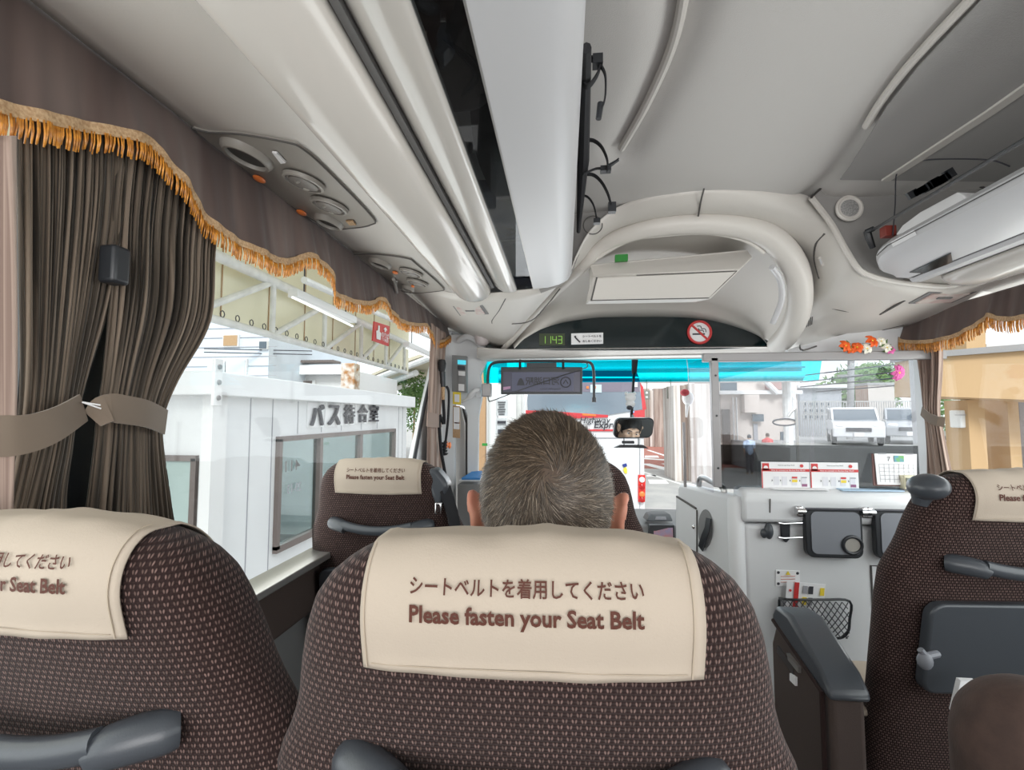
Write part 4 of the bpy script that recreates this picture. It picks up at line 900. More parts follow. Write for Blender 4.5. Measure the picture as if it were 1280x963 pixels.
obj('holder_plate', MB().prism([P(x, y, YP-.012) for x, y in ((974, 650), (978, 648), (988, 648), (991, 652), (988, 656), (988, 674), (983, 679), (977, 674), (976, 656))], (0, .012, 0)), 'black', bh, bevel=.003)
for y in (654, 672): obj('chrome_prong', MB().tube([P(973, y, YP-.05), P(980, y+1, YP-.05), P(1003, y, YP-.04)], .0035, 8), 'chrome', bh)
ch = thing('coat_peg', 'small black coat peg on the partition near its left edge', 'hook', P(959, 664, YP-.02))
obj('peg', MB().ball(P(961, 664, YP-.02), (.017, .02, .034), 14, 10).ball(P(955, 667, YP-.015), (.014, .014, .020), 12, 8), 'slate', ch)
wp = thing('warning_plate', 'small white plate with yellow warning triangle screwed to the partition', 'plate', P(985, 723, YP-.004))
obj('plate', MB().prism([P(970, 713, YP-.004), P(1000, 714, YP-.004), P(1000, 733, YP-.004), P(970, 733, YP-.004)], (0, .004, 0)), 'paper', wp)
for x, y in ((973, 716), (997, 717), (973, 730)): obj('screw', MB().lathe(P(x, y, YP-.004), (0, -1, 0), [(.006, 0), (.004, .003), (0, .003)], 10), 'ink', wp)
obj('warning_triangle', MB().prism([P(985, 714, YP-.006), P(988, 719, YP-.006), P(982, 719, YP-.006)], (0, -.001, 0)), 'yellow', wp)
for y in (721, 724.5, 728): obj('text_line', MB().tube([P(976, y, YP-.006), P(994, y-.4, YP-.006)], .0016, 4), mat('faded_red_ink', (.6, .3, .25), .6), wp)
# net pocket
npk = thing('net_pocket', 'black net pocket on a wire frame fixed low on the partition', 'net pocket', P(1020, 770, YP-.03))
YNk = YP-.045
fr = smooth_poly([P(974, 748, YNk+.03), P(990, 750, YNk), P(1030, 750, YNk), P(1062, 752, YNk), P(1062, 775, YNk), P(1060, 790, YNk), P(1050, 798, YNk+.01), P(1030, 796, YNk+.02), P(990, 792, YNk+.03), P(976, 780, YNk+.03), P(974, 750, YNk+.03)], 4)
obj('net_frame', MB().tube(fr, .005, 8), 'black', npk)
mb = MB()
x0_, x1_, z0_, z1_ = P(976, 750, YNk).x, P(1060, 750, YNk).x, P(1000, 796, YNk).z, P(1000, 751, YNk).z
for k in range(-9, 16):
    for sg in (1, -1):
        pts = []
        for i in range(13):
            t = i/12; z = z1_+(z0_-z1_)*t; x = x0_+(x1_-x0_)*(k/11.0+sg*t*.42+(0.0 if sg > 0 else .0))
            if x0_ <= x <= x1_: pts.append((x, YNk-.012*math.sin(math.pi*t), z))
        if len(pts) > 1: mb.tube(pts, .0019, 5)
obj('net', mb, 'ink', npk)
lf = thing('leaflet', 'white leaflet with red stripe tucked tilted inside the black net pocket', 'leaflet', P(1007, 745, YP-.02))
lq = [P(984, 727, YP-.02), P(1032, 731, YP-.02), P(1029, 775, YP-.02), P(980, 771, YP-.02)]
def onL(u, v, o=.003): return (lq[0].lerp(lq[1], u)).lerp(lq[3].lerp(lq[2], u), v)+Vector((0, -o, 0))
obj('sheet', MB().prism(lq, (0, .002, 0)), 'paper', lf)
obj('red_stripe', MB().prism([onL(.19, 0), onL(.31, 0), onL(.31, 1), onL(.19, 1)], (0, -.001, 0)), 'red', lf)
for u, v, c_ in ((.42, .08, 'greyink'), (.57, .08, 'ink'), (.42, .40, 'yellow'), (.57, .40, 'greyink'), (.86, .1, 'yellow')): obj('print_block', MB().prism([onL(u, v), onL(u+.11, v), onL(u+.11, v+.22), onL(u, v+.22)], (0, -.001, 0)), c_, lf)
obj('red_dot', MB().lathe(onL(.09, .24), (0, -1, 0), [(.005, 0), (.005, .002), (0, .002)], 10), 'red', lf)
# artificial flowers above the screen
def flower(px, py, Y, r, m, label, petals=6, tilt=0.3, grp=None, seed=0):
    c = P(px, py, Y); t = thing('artificial_flower', label, 'flower', c, group=grp); rr_ = random.Random(seed); ax = Vector((rr_.uniform(-.4, .4), -1, rr_.uniform(-.3, .5))).normalized()
    x = ax.cross(UP).normalized(); y = x.cross(ax)
    for k in range(petals):
        a = 2*math.pi*k/petals+rr_.uniform(-.15, .15); d = x*math.cos(a)+y*math.sin(a); s_ = ax.cross(d); rows = []
        for i in range(6):
            u = i/5; wd = r*.42*math.sin(math.pi*(.12+.82*u))**.8; ctr = c+d*r*u+ax*r*(.15+.35*u*(1-u)*2-.25*u*u)
            rows.append([ctr+s_*wd*v+ax*r*.12*(v*v) for v in (-1, -.5, 0, .5, 1)])
        obj('petal', MB().grid(rows), m, t, auto=180, solid=.001)
    obj('flower_centre', MB().ball(c+ax*r*.18, r*.16, 8, 6), 'yellow', t); return t
M['fo'] = mat('orange_petal', (.85, .13, .015), .6); M['fw'] = mat('white_petal', (.85, .82, .70), .6); M['fp'] = mat('pink_petal', (.75, .15, .42), .6); M['leaf'] = mat('leaf_green', (.06, .14, .03), .6, col2=(.12, .22, .05), nscale=30)
for i, (x, y, r, lb) in enumerate([(1056, 433, .028, 'orange artificial flower, leftmost on the frame above the screen'), (1071, 435, .026, 'orange artificial flower just right of the leftmost one'), (1089, 427, .030, 'orange artificial flower, highest of the orange ones'), (1063, 438, .016, 'small orange artificial flower bud between the two left orange flowers')]): flower(x, y, YP+.02, r, 'fo', lb, grp='artificial flowers above the screen', seed=i)
for i, (x, y, r, lb) in enumerate([(1083, 436, .024, 'white artificial flower below the highest orange flower'), (1101, 427, .020, 'white artificial flower at the right end, upper one'), (1108, 435, .022, 'white artificial flower at the right end, lower one')]): flower(x, y, YP+.02, r, 'fw', lb, 5, grp='artificial flowers above the screen', seed=10+i)
flower(1113, 438, YP+.02, .018, 'fp', 'small pale pink artificial flower at the right end above the screen', seed=21, grp='artificial flowers above the screen')
flower(1122, 466, YP+.02, .034, 'fp', 'pink artificial flower stuck on the right end of the clear screen', 8, seed=22)
lv = MB(); rr_ = random.Random(4)
for k in range(16):
    c = P(rr_.uniform(1052, 1112), rr_.uniform(432, 441), YP+.03); d = Vector((rr_.uniform(-1, 1), -.2, rr_.uniform(-.3, 1))).normalized(); s_ = d.cross(YD).normalized()
    lv.add([c, c+d*.015+s_*.006, c+d*.032, c+d*.015-s_*.006], [(0, 1, 2, 3)])
obj('flower_leaves', lv, 'leaf', None, solid=.001, cat='leaves', label='sprig of green leaves behind the artificial flowers above the screen')['kind'] = 'stuff'
# ================================================================== FRONT OF THE BUS
YW = 3.15
zA_, zB_, zC_ = P(760, 446, YW).z, P(760, 478, YW+.06).z, .66
xwl = P(603, 470, YW).x
struct('window_4', MB().prism([(xwl, YW, zA_), (XR, YW, zA_), (XR, YW+.06, zB_), (xwl, YW+.06, zB_)], (0, .004, 0)), 'cyanglass')
struct('window_5', MB().prism([(xwl, YW+.06, zB_), (XR, YW+.06, zB_), (XR, YW+.35, zC_), (xwl, YW+.35, zC_)], (0, .004, 0)), 'glass')
struct('trim_30', MB().prism([P(790, 446, 3.13), P(798, 446, 3.13), P(796, 465, 3.15), P(794, 470, 3.2), P(791, 522, 3.24), P(788, 522, 3.24), P(791, 470, 3.2), P(790, 465, 3.15)], (0, .02, 0)), 'black')
# front left corner: pillar and wall around the entrance door
def pan(n, pts, m='grey', d=(0, .05, 0), bev=.006): struct('trim_%d' % n, MB().prism([P(*t) for t in pts], d), m, bevel=bev)
pan(31, [(556, 418, 2.95), (575, 418, 2.95), (606, 432, 2.95), (610, 446, 2.95), (600, 470, 3.0), (603, 492, 3.02), (598, 520, 3.05), (597, 600, 3.1), (597, 680, 3.15), (584, 680, 3.1), (584, 520, 3.0), (580, 508, 3.0), (568, 506, 2.97), (568, 680, 2.97), (550, 680, 2.9), (552, 480, 2.93)])
pan(32, [(574, 508, 3.05), (580, 512, 3.05), (586, 530, 3.05), (587, 690, 3.1), (573, 690, 3.1)], 'groove')
pan(33, [(569, 507, 3.04), (577, 510, 3.04), (582, 530, 3.04), (582, 690, 3.09), (569, 690, 3.09)], 'alu')
struct('trim_34', MB().tube(smooth_poly([P(573, 426, 2.93), P(585, 421, 2.90), P(600, 430, 2.93), P(607, 446, 2.95)], 5), [.02]*16, 10), 'grey')
mk = thing('visor_bracket', 'curved grey moulding piece under the controller near the entrance', 'bracket', P(590, 495, 2.92))
obj('moulding', MB().tube(smooth_poly([P(573, 503, 2.94), P(582, 500, 2.92), P(592, 491, 2.90), P(597, 488, 2.90), P(598, 495, 2.92)], 4), [.010]*6+[.018]*6+[.022]*5, 10), 'grey', mk)
ctr = thing('announcement_controller', 'tall slim white fare controller with small display and buttons on the front pillar', 'controller', P(572, 465, 2.88))
def ctlq(x0, y0, x1, y1, m, n, Y=2.87, o=ctr, d=.01): return obj(n, MB().prism([P(x0, y0, Y), P(x1, y0+.6*(x1-x0)/8, Y), P(x1, y1, Y), P(x0, y1-.6*(x1-x0)/8, Y)], (0, d, 0)), m, o)
ctlq(565, 444, 583, 491, 'greyd', 'controller_body', 2.88, d=.04); ctlq(572, 450, 582, 456, mat('cyan_led', (.05, .5, .6), .4, emit=(.1, .7, .9), estr=.6), 'status_screen')
ctlq(572, 457, 581, 463, 'ink', 'keypad'); ctlq(573, 464, 581, 470, 'white2', 'button_row'); ctlq(573, 471, 581, 479, 'greyd', 'small_display'); ctlq(573, 480, 580, 489, 'white2', 'button_row')
mr = thing('door_notice', 'tall gold framed notice with white middle fixed to the front pillar', 'notice', P(571, 520, 2.88))
for (x0, y0, x1, y1, m_, n_) in ((566, 490, 576, 506, 'yellow', 'gold_frame'), (568, 493, 574, 503, 'paper', 'notice_face'), (566, 507, 575, 548, 'braid', 'gold_frame'), (567, 509, 574, 537, 'paper', 'notice_face'), (568, 528, 574, 530, 'red', 'red_line')): ctlq(x0, y0, x1, y1, m_, n_, 2.87 if 'frame' in n_ else 2.86, mr, .006)
mic = thing('microphone', 'black handheld microphone clipped upside down beside the front curtain strip', 'microphone', P(556, 470, 2.6))
obj('mic_head', MB().lathe(P(552.5, 449, 2.62), (0, 0, -1), [(0, 0), (.018, .005), (.024, .025), (.021, .05), (.016, .07)], 16), mat('mic_mesh', (.02, .02, .022), .5, bump=.6, bscale=900), mic)
obj('mic_body', MB().tube([P(553, 465, 2.62), P(554, 484, 2.62)], [.017, .013], 14), 'black', mic)
obj('mic_ring', MB().tube([P(554, 484, 2.62), P(554, 500, 2.62)], [.010, .009], 10), 'braid', mic)
obj('mic_cord', MB().tube(smooth_poly([P(554, 500, 2.62), P(555, 530, 2.62), P(549, 520, 2.6), P(551, 560, 2.62), P(557, 600, 2.66), P(556, 640, 2.7)], 5), .009, 8).tube(smooth_poly([P(558, 483, 2.62), P(561, 492, 2.62), P(560, 525, 2.62), P(556, 560, 2.64)], 5), .007, 8), 'blackcloth', mic)
obj('coiled_cord', MB().tube(smooth_poly([P(555+5*math.sin(i*2.2), 552+i*1.3, 2.66) for i in range(14)], 3), .005, 6), 'black', mic)
og = thing('coat_button', 'pair of orange knobs low on the front left pillar', 'knob', P(560, 556, 2.75))
obj('knob', MB().ball(P(558, 556, 2.75), (.012, .02, .022), 12, 8), 'orange', og); obj('knob', MB().ball(P(562, 557, 2.8), (.010, .02, .020), 12, 8), 'orange', og)
ds = thing('dome_sensor', 'round white ceiling dome above the front left pillar', 'ceiling dome', P(603, 424, 2.85))
obj('dome', MB().lathe(P(603, 419, 2.85), (0, 0, -1), [(.048, 0), (.048, .025), (.040, .05), (.024, .064), (0, .068)], 24), mat('pinkish_white', (.55, .50, .50), .4), ds)
sb = thing('sign_bracket_box', 'grey box at the end of the curved black sign bar', 'box', P(608, 488, 2.88))
obj('box_body', MB().box(P(608.5, 488, 2.88), (.056, .05, .080)), 'frame', sb, bevel=.006)
# hanging destination sign (seen from behind, so its writing is mirrored)
sg = thing('destination_sign', 'dark hanging destination sign with mirrored lettering under a curved black bar', 'sign', P(677, 475, 2.9))
YS = 2.90
obj('sign_case', MB().prism([P(626, 459, YS), P(728, 459, YS), P(728, 493, YS), P(626, 493, YS)], (0, .03, 0)), 'black', sg, bevel=.004)
obj('sign_top_box', MB().box(P(677, 457, YS+.01), (.18, .03, .03)), 'black', sg)
obj('sign_face', MB().prism([P(629, 465, YS-.002), P(725, 465, YS-.002), P(725, 490, YS-.002), P(629, 490, YS-.002)], (0, .003, 0)), mat('violet_backlit_face', (.045, .045, .085), .3), sg)
obj('sign_centre', MB().prism([P(640, 466, YS-.004), P(717, 466, YS-.004), P(717, 489, YS-.004), P(640, 489, YS-.004)], (0, .002, 0)), mat('blue_grey_face', (.085, .09, .15), .4), sg)
obj('pink_patch', MB().prism([P(629, 484, YS-.004), P(638, 483, YS-.004), P(638, 486, YS-.004), P(629, 488, YS-.004)], (0, .002, 0)), mat('lilac', (.45, .25, .4), .4), sg)
text('lettering', '河口湖駅', P(678, 476.5, YS-.006), XD, UP, 'ink', sg, width=.205, height=.050, bold=.02, mirror=True)
text('lettering', 'Kawaguchiko Station', P(688, 486.5, YS-.006), XD, UP, 'ink', sg, width=.12, mirror=True)
obj('round_mark', MB().tube([P(707+6.3*math.cos(a), 478+6.3*math.sin(a), YS-.006) for a in [i*math.pi/12 for i in range(25)]], .003, 6, caps=False).tube([P(704, 480, YS-.006), P(707, 475, YS-.006), P(710, 480, YS-.006)], .003, 6), 'ink', sg)
obj('mountain_mark', MB().prism([P(646, 482, YS-.006), P(648, 476, YS-.006), P(650, 473, YS-.006), P(652, 473, YS-.006), P(654, 476, YS-.006), P(656, 482, YS-.006)], (0, -.001, 0)), 'ink', sg)
obj('hanging_bar', MB().tube(smooth_poly([P(610, 482, YS-.02), P(610, 470, YS-.02), P(612, 459, YS-.02), P(619, 453.5, YS-.02), P(640, 452, YS-.02), P(690, 451.5, YS-.02), P(730, 452.5, YS-.02), P(739, 455, YS-.02), P(742, 464, YS-.02), P(742.5, 480, YS-.02), P(742.5, 498, YS-.02)], 5), .0085, 10).tube([P(742.5, 497, YS-.02), P(742.5, 503, YS-.02)], .013, 10), 'black', sg)
for x in (650, 704): obj('hanger_hook', MB().tube([P(x, 450, YS-.02), P(x, 461, YS)], .013, 8, flat=.6), 'black', sg)
obj('sign_wire', MB().tube(smooth_poly([P(610, 495, YS), P(611, 501, YS-.01), P(616, 501, YS-.02), P(650, 488, YS-.03), P(690, 474, YS-.03), P(726, 462, YS-.02), P(734, 459, YS-.02), P(733, 453, YS-.02)], 5), .003, 6), 'black', sg)
# inside mirror, aimed at the driver
MC = P(793, 535.5, 2.98)
DRV = Vector((1.08, 2.56, .830))
DROT = math.radians(38)
def rotd(v): v = Vector(v)-DRV; return DRV+Matrix.Rotation(DROT, 3, 'Z') @ v
nm = ((Vector((0, 0, CZ))-MC).normalized()+(rotd(DRV+Vector((.0, .09, .045)))-MC).normalized()).normalized()
mx_ = nm.cross(UP).normalized()*-1; my_ = nm.cross(mx_); my_ = my_ if my_.z > 0 else -my_
mi = thing('rear_view_mirror', 'rounded rear view mirror on the windscreen showing the driver', 'mirror', MC)
cosf = 1/max(.5, abs(mx_.x))
mp = [MC+mx_*a*cosf+my_*b for a, b in rrect(0, 0, .245, .128, .035, 6)]; mp2 = [MC+mx_*a*cosf+my_*b for a, b in rrect(0, 0, .228, .112, .028, 6)]
obj('mirror_case', MB().prism(mp, -nm*.02), 'black', mi, bevel=.004)
obj('mirror_glass', MB().prism([p+nm*.002 for p in mp2], -nm*.002), 'mirror', mi, smooth=False)
obj('mirror_arm', MB().tube([MC-nm*.01+UP*.05, P(791, 520, 3.1)], .008, 8), 'black', mi)
cmn = thing('dash_camera', 'small black dash camera below the rear view mirror', 'camera', P(785, 552, 3.0))
obj('camera_body', MB().box(P(785, 553, 3.0), (.075, .03, .018)), 'black', cmn, bevel=.005)
obj('camera_legs', MB().tube([P(780, 548, 3.0), P(780, 558, 3.02)], .003, 6).tube([P(798, 548, 3.0), P(798, 558, 3.02)], .003, 6), 'black', cmn)
sl = thing('mirror_shelf', 'thin black shelf bar under the dash camera', 'shelf', P(789, 558, 3.0))
obj('shelf_bar', MB().prism([P(768, 560, 3.02), P(776, 556.5, 3.02), P(804, 556.5, 3.02), P(811, 561, 3.02), P(790, 560, 3.02)], (0, .05, 0)), 'black', sl)
# dashboard
db = thing('dashboard', 'grey bus dashboard under the windscreen with screens and blue papers', 'dashboard', (.4, 3.1, 0))
zd = .665
obj('dash_body', MB().prism([(xwl, 2.95, .2), (xwl, 2.90, zd-.06), (xwl, 2.95, zd-.005), (xwl, 3.46, zd), (xwl, 3.48, .2)], (XR-xwl, 0, 0)), 'greyd', db, bevel=.02)
obj('instrument_hood', MB().prism([P(808, 652, 2.93), P(812, 644, 2.98), P(818, 643, 3.0), P(838, 643, 3.0), P(842, 652, 2.93)], (0, .15, -.01)), 'black', db, bevel=.008)
obj('hood_screen', MB().prism([P(820, 646, 2.93), P(832, 646, 2.93), P(833, 649.5, 2.92), P(819, 649.5, 2.92)], (0, -.004, 0)), 'greyink', db)
obj('dash_display', MB().prism([P(812, 657, 2.85), P(843, 657, 2.85), P(844, 690, 2.8), P(812, 690, 2.8)], (0, .05, 0)), 'black', db)
obj('display_picture', MB().prism([P(817, 661, 2.845), P(841, 660, 2.845), P(842, 690, 2.79), P(818, 690, 2.79)], (0, .003, 0)), mat('pastel_screen', (.35, .3, .45), .4, col2=(.55, .25, .25), nscale=30), db)
ppr = thing('folded_papers', 'blue and white papers on the dashboard left of the man', 'papers', P(590, 597, 2.95))
obj('white_sheets', MB().prism([P(574, 602, 2.93), P(600, 602, 2.93), P(604, 594, 3.05), P(588, 596, 3.05)], (0, 0, .01)), 'paper', ppr)
obj('blue_sheet', MB().prism([P(577, 600, 2.92), P(600, 600, 2.92), P(603, 591, 3.05), P(590, 592, 3.05)], (0, .0, .012)), mat('blue_sheet', (.05, .25, .6), .5), ppr)
obj('paper_ledge', MB().prism([P(572, 606, 2.9), P(612, 606, 2.9), P(612, 660, 2.9), P(572, 660, 2.9)], (0, .25, 0)), 'greyd', ppr)
# ================================================================== LUGGAGE IN THE LEFT RACK
bp_ = thing('backpack', 'black backpack lying in the left rack with straps hanging over the edge', 'backpack', (-.12, 1.1, CZ+.52))
obj('backpack_body', MB().ball((-.10, 1.12, CZ+.635), (.105, .34, .085), 24, 14), 'blackcloth', bp_)
obj('side_panel', MB().prism([(.0, .85, CZ+.585), (.028, 1.0, CZ+.60), (.030, 1.3, CZ+.60), (.03, 1.52, CZ+.60), (.03, 1.50, CZ+.64), (.03, 1.2, CZ+.665), (.025, .92, CZ+.66)], (-.06, 0, 0)), 'blackcloth', bp_, bevel=.008)
def strap(pts, w_=.022, th=.003, wd=(0, 1, .2)): obj('strap', MB().ribbon(smooth_poly([P(*t) for t in pts], 5), w_, th, wd), 'blackcloth', bp_)
strap([(729, 80, .85), (738, 74, .85), (746, 76, .85), (750, 84, .85), (744, 98, .85), (735, 108, .85), (728, 104, .85)], .020)
strap([(748, 78, .85), (756, 92, .84), (757, 112, .84), (755, 128, .83), (749, 140, .83)], .009)
obj('strap_buckle', MB().tube([P(751, 129, .83), P(748, 149, .83)], [.006, .005], 8), 'black', bp_); obj('strap_buckle', MB().box(P(747, 77, .845), (.018, .02, .018)), 'black', bp_)
strap([(731, 175, 1.25), (742, 176, 1.25), (752, 184, 1.25), (759, 200, 1.25), (759, 213, 1.25)], .022)
strap([(729, 218, 1.28), (745, 211, 1.28), (757, 211, 1.28), (764, 206, 1.28), (773, 199, 1.28)], .014)
obj('strap_buckle', MB().box(P(757, 212, 1.27), (.028, .02, .014)).tube([P(762, 207, 1.28), P(773, 200, 1.28)], [.006, .004], 6), 'black', bp_)
strap([(731, 218, 1.38), (742, 219, 1.38), (752, 228, 1.38), (760, 243, 1.38), (764, 258, 1.38)], .026)
obj('strap_end', MB().box(P(765, 260, 1.38), (.022, .02, .028)), 'black', bp_)
strap([(724, 245, 1.45), (734, 246, 1.45), (742, 257, 1.45), (746, 275, 1.45)], .018)
obj('strap_end', MB().box(P(746, 277, 1.45), (.020, .02, .014)), 'black', bp_)
obj('pack_edge', MB().tube([P(733, 60, .72), P(731, 130, 1.0), P(729, 200, 1.25), P(723, 290, 1.55)], [.008, .012, .016, .006], 8), 'blackcloth', bp_)
for nm_, y0, y1, m_, lb in (('travel_bag', .20, .50, mat('dark_bag_cloth', (.035, .035, .038), .7, noise=.4), 'charcoal bag lying in the left rack, seen through the clear strip'), ('shoulder_bag', .56, .78, mat('brown_bag_cloth', (.10, .08, .07), .7, noise=.4), 'dull brown bag in the left rack beyond the charcoal bag'), ('duffel_bag', 1.22, 1.38, mat('navy_bag_cloth', (.015, .025, .09), .6), 'navy blue bag in the left rack seen through the clear strip'), ('tote_bag', 1.68, 1.78, mat('slate_bag_cloth', (.10, .12, .15), .7), 'small slate bag at the front end of the left rack')):
    t = thing(nm_, lb, 'bag', (-.17, (y0+y1)/2, CZ+.52))
    obj('bag_body', MB().prism([(a, b, CZ+.515) for a, b in rrect(-.20, (y0+y1)/2, .17, y1-y0, .04)], (0, 0, .12)), m_, t, bevel=.02)
    obj('bag_handle', MB().tube(smooth_poly([(-.16, y0+.05, CZ+.52), (-.125, (y0+y1)/2, CZ+.512), (-.16, y1-.05, CZ+.52)], 5), .006, 6), 'blackcloth', t)
# rack tray (opaque shelf beside the clear strip)
obj('shelf', MB().box((-.39, .12, CZ+.565), (.34, 3.44, .01)), 'rackfelt', lp)
# ================================================================== PEOPLE
def remesh(mb, name, voxel, m, parent, smooth_it=6):
    me = bpy.data.meshes.new(name); me.from_pydata(mb.v, [], mb.f); bm = bmesh.new(); bm.from_mesh(me); bmesh.ops.recalc_face_normals(bm, faces=bm.faces); bm.to_mesh(me); bm.free()
    o = bpy.data.objects.new(name, me); C.objects.link(o); r = o.modifiers.new('r', 'REMESH'); r.mode = 'VOXEL'; r.voxel_size = voxel
    s = o.modifiers.new('s', 'SMOOTH'); s.iterations = smooth_it; s.factor = .5
    bpy.context.view_layer.update(); dg = bpy.context.evaluated_depsgraph_get(); me2 = bpy.data.meshes.new_from_object(o.evaluated_get(dg)); bpy.data.objects.remove(o); bpy.data.meshes.remove(me)
    me2.name = name
    if parent is not None:
        L = root_of(parent).location; me2.transform(Matrix.Translation(-L))
    for p in me2.polygons: p.use_smooth = True
    me2.materials.clear(); me2.materials.append(M[m] if isinstance(m, str) else m)
    o2 = bpy.data.objects.new(name, me2); C.objects.link(o2); o2.parent = parent; return o2
def head_mb(mb, c, s=1.0, face=1):
    """adult head facing +Y around centre c (mid skull)"""
    c = Vector(c); q = lambda x, y, z: c+Vector((x, y*face, z))*s
    B = lambda x, y, z, r, n=20, m_=14: mb.ball(q(x, y, z), Vector(r)*s, n, m_)
    B(0, -.005, .015, (.077, .096, .098), 32, 22); B(0, .035, -.045, (.062, .062, .072)); B(0, .055, -.095, (.036, .034, .026)); B(0, -.02, -.035, (.068, .070, .062))
    B(0, .082, .010, (.050, .018, .014)); mb.seg(q(0, .088, .004), q(0, .110, -.034), .008*s, .013*s); B(-.010, .100, -.038, (.009, .010, .008)); B(.010, .100, -.038, (.009, .010, .008))
    B(-.042, .070, -.028, (.024, .022, .020)); B(.042, .070, -.028, (.024, .022, .020)); B(0, .090, -.062, (.024, .010, .006)); B(0, .089, -.071, (.020, .010, .007))
    for sx in (-1, 1):
        for i in range(16):
            a = math.radians(-120+255*i/15)
            B(sx*(.088+.009*max(0, math.sin(a))+.004*max(0, math.cos(a))), -.004-.017*math.cos(a), -.014+.027*math.sin(a), (.0062, .0068, .0068), 8, 6)
        B(sx*.082, .000, -.016, (.011, .015, .026), 12, 8); B(sx*.084, .004, -.044, (.008, .009, .012), 10, 8)
    mb.seg(q(0, -.02, -.05), q(0, -.045, -.16), .058*s, .060*s, 20)
def body_mb(mb, c, s=1.0, hands=True):
    c = Vector(c); q = lambda x, y, z: c+Vector((x, y, z))*s; S = lambda a, b, ra, rb: mb.seg(q(*a), q(*b), ra*s, rb*s, 16)
    mb.ball(q(0, -.05, -.36), Vector((.165, .115, .20))*s, 24, 16); mb.ball(q(0, -.045, -.60), Vector((.155, .12, .18))*s, 24, 16); S((-.10, -.05, -.205), (.10, -.05, -.205), .062, .062)
    for sx in (-1, 1):
        S((sx*.06, -.05, -.17), (sx*.165, -.05, -.225), .055, .060)
        S((sx*.18, -.05, -.24), (sx*.215, -.02, -.50), .052, .040); S((sx*.215, -.02, -.50), (sx*.13, .20, -.575), .040, .028)
        mb.ball(q(sx*.118, .235, -.585), Vector((.038, .048, .017))*s, 14, 10)
        for k in range(4):
            x = sx*(.118-sx*0+(-.027+.018*k)); ln = (.040, .046, .042, .034)[k]
            S((x, .272, -.583), (x, .272+ln*.6, -.588), .0095, .0090); S((x, .272+ln*.6, -.588), (x, .272+ln*1.05, -.603), .0088, .0078)
        S((sx*.085, .225, -.585), (sx*.062, .262, -.592), .012, .010)
        S((sx*.085, -.03, -.70), (sx*.11, .36, -.68), .088, .062); S((sx*.11, .36, -.68), (sx*.115, .37, -1.08), .058, .042)
        S((sx*.115, .36, -1.13), (sx*.12, .50, -1.145), .040, .032)
def clothes(name, c, s, m, parent, legs=False, legm=None):
    c = Vector(c); q = lambda x, y, z: c+Vector((x, y, z))*s; mb = MB(); S = lambda a, b, ra, rb: mb.seg(q(*a), q(*b), ra*s, rb*s, 16)
    mb.ball(q(0, -.05, -.36), Vector((.175, .125, .21))*s, 24, 16); mb.ball(q(0, -.045, -.60), Vector((.165, .13, .18))*s, 24, 16)
    for sx in (-1, 1): S((sx*.06, -.05, -.175), (sx*.165, -.05, -.23), .058, .068); S((sx*.18, -.05, -.24), (sx*.21, -.025, -.42), .062, .056)
    remesh(mb, name, .010, m, parent)
    mb = MB()
    for sx in (-1, 1): S((sx*.085, -.05, -.70), (sx*.11, .36, -.68), .098, .072); S((sx*.11, .37, -.68), (sx*.115, .37, -1.06), .070, .056)
    mb.ball(q(0, -.04, -.70), Vector((.165, .13, .10))*s, 20, 12); remesh(mb, 'trousers', .010, legm, parent)
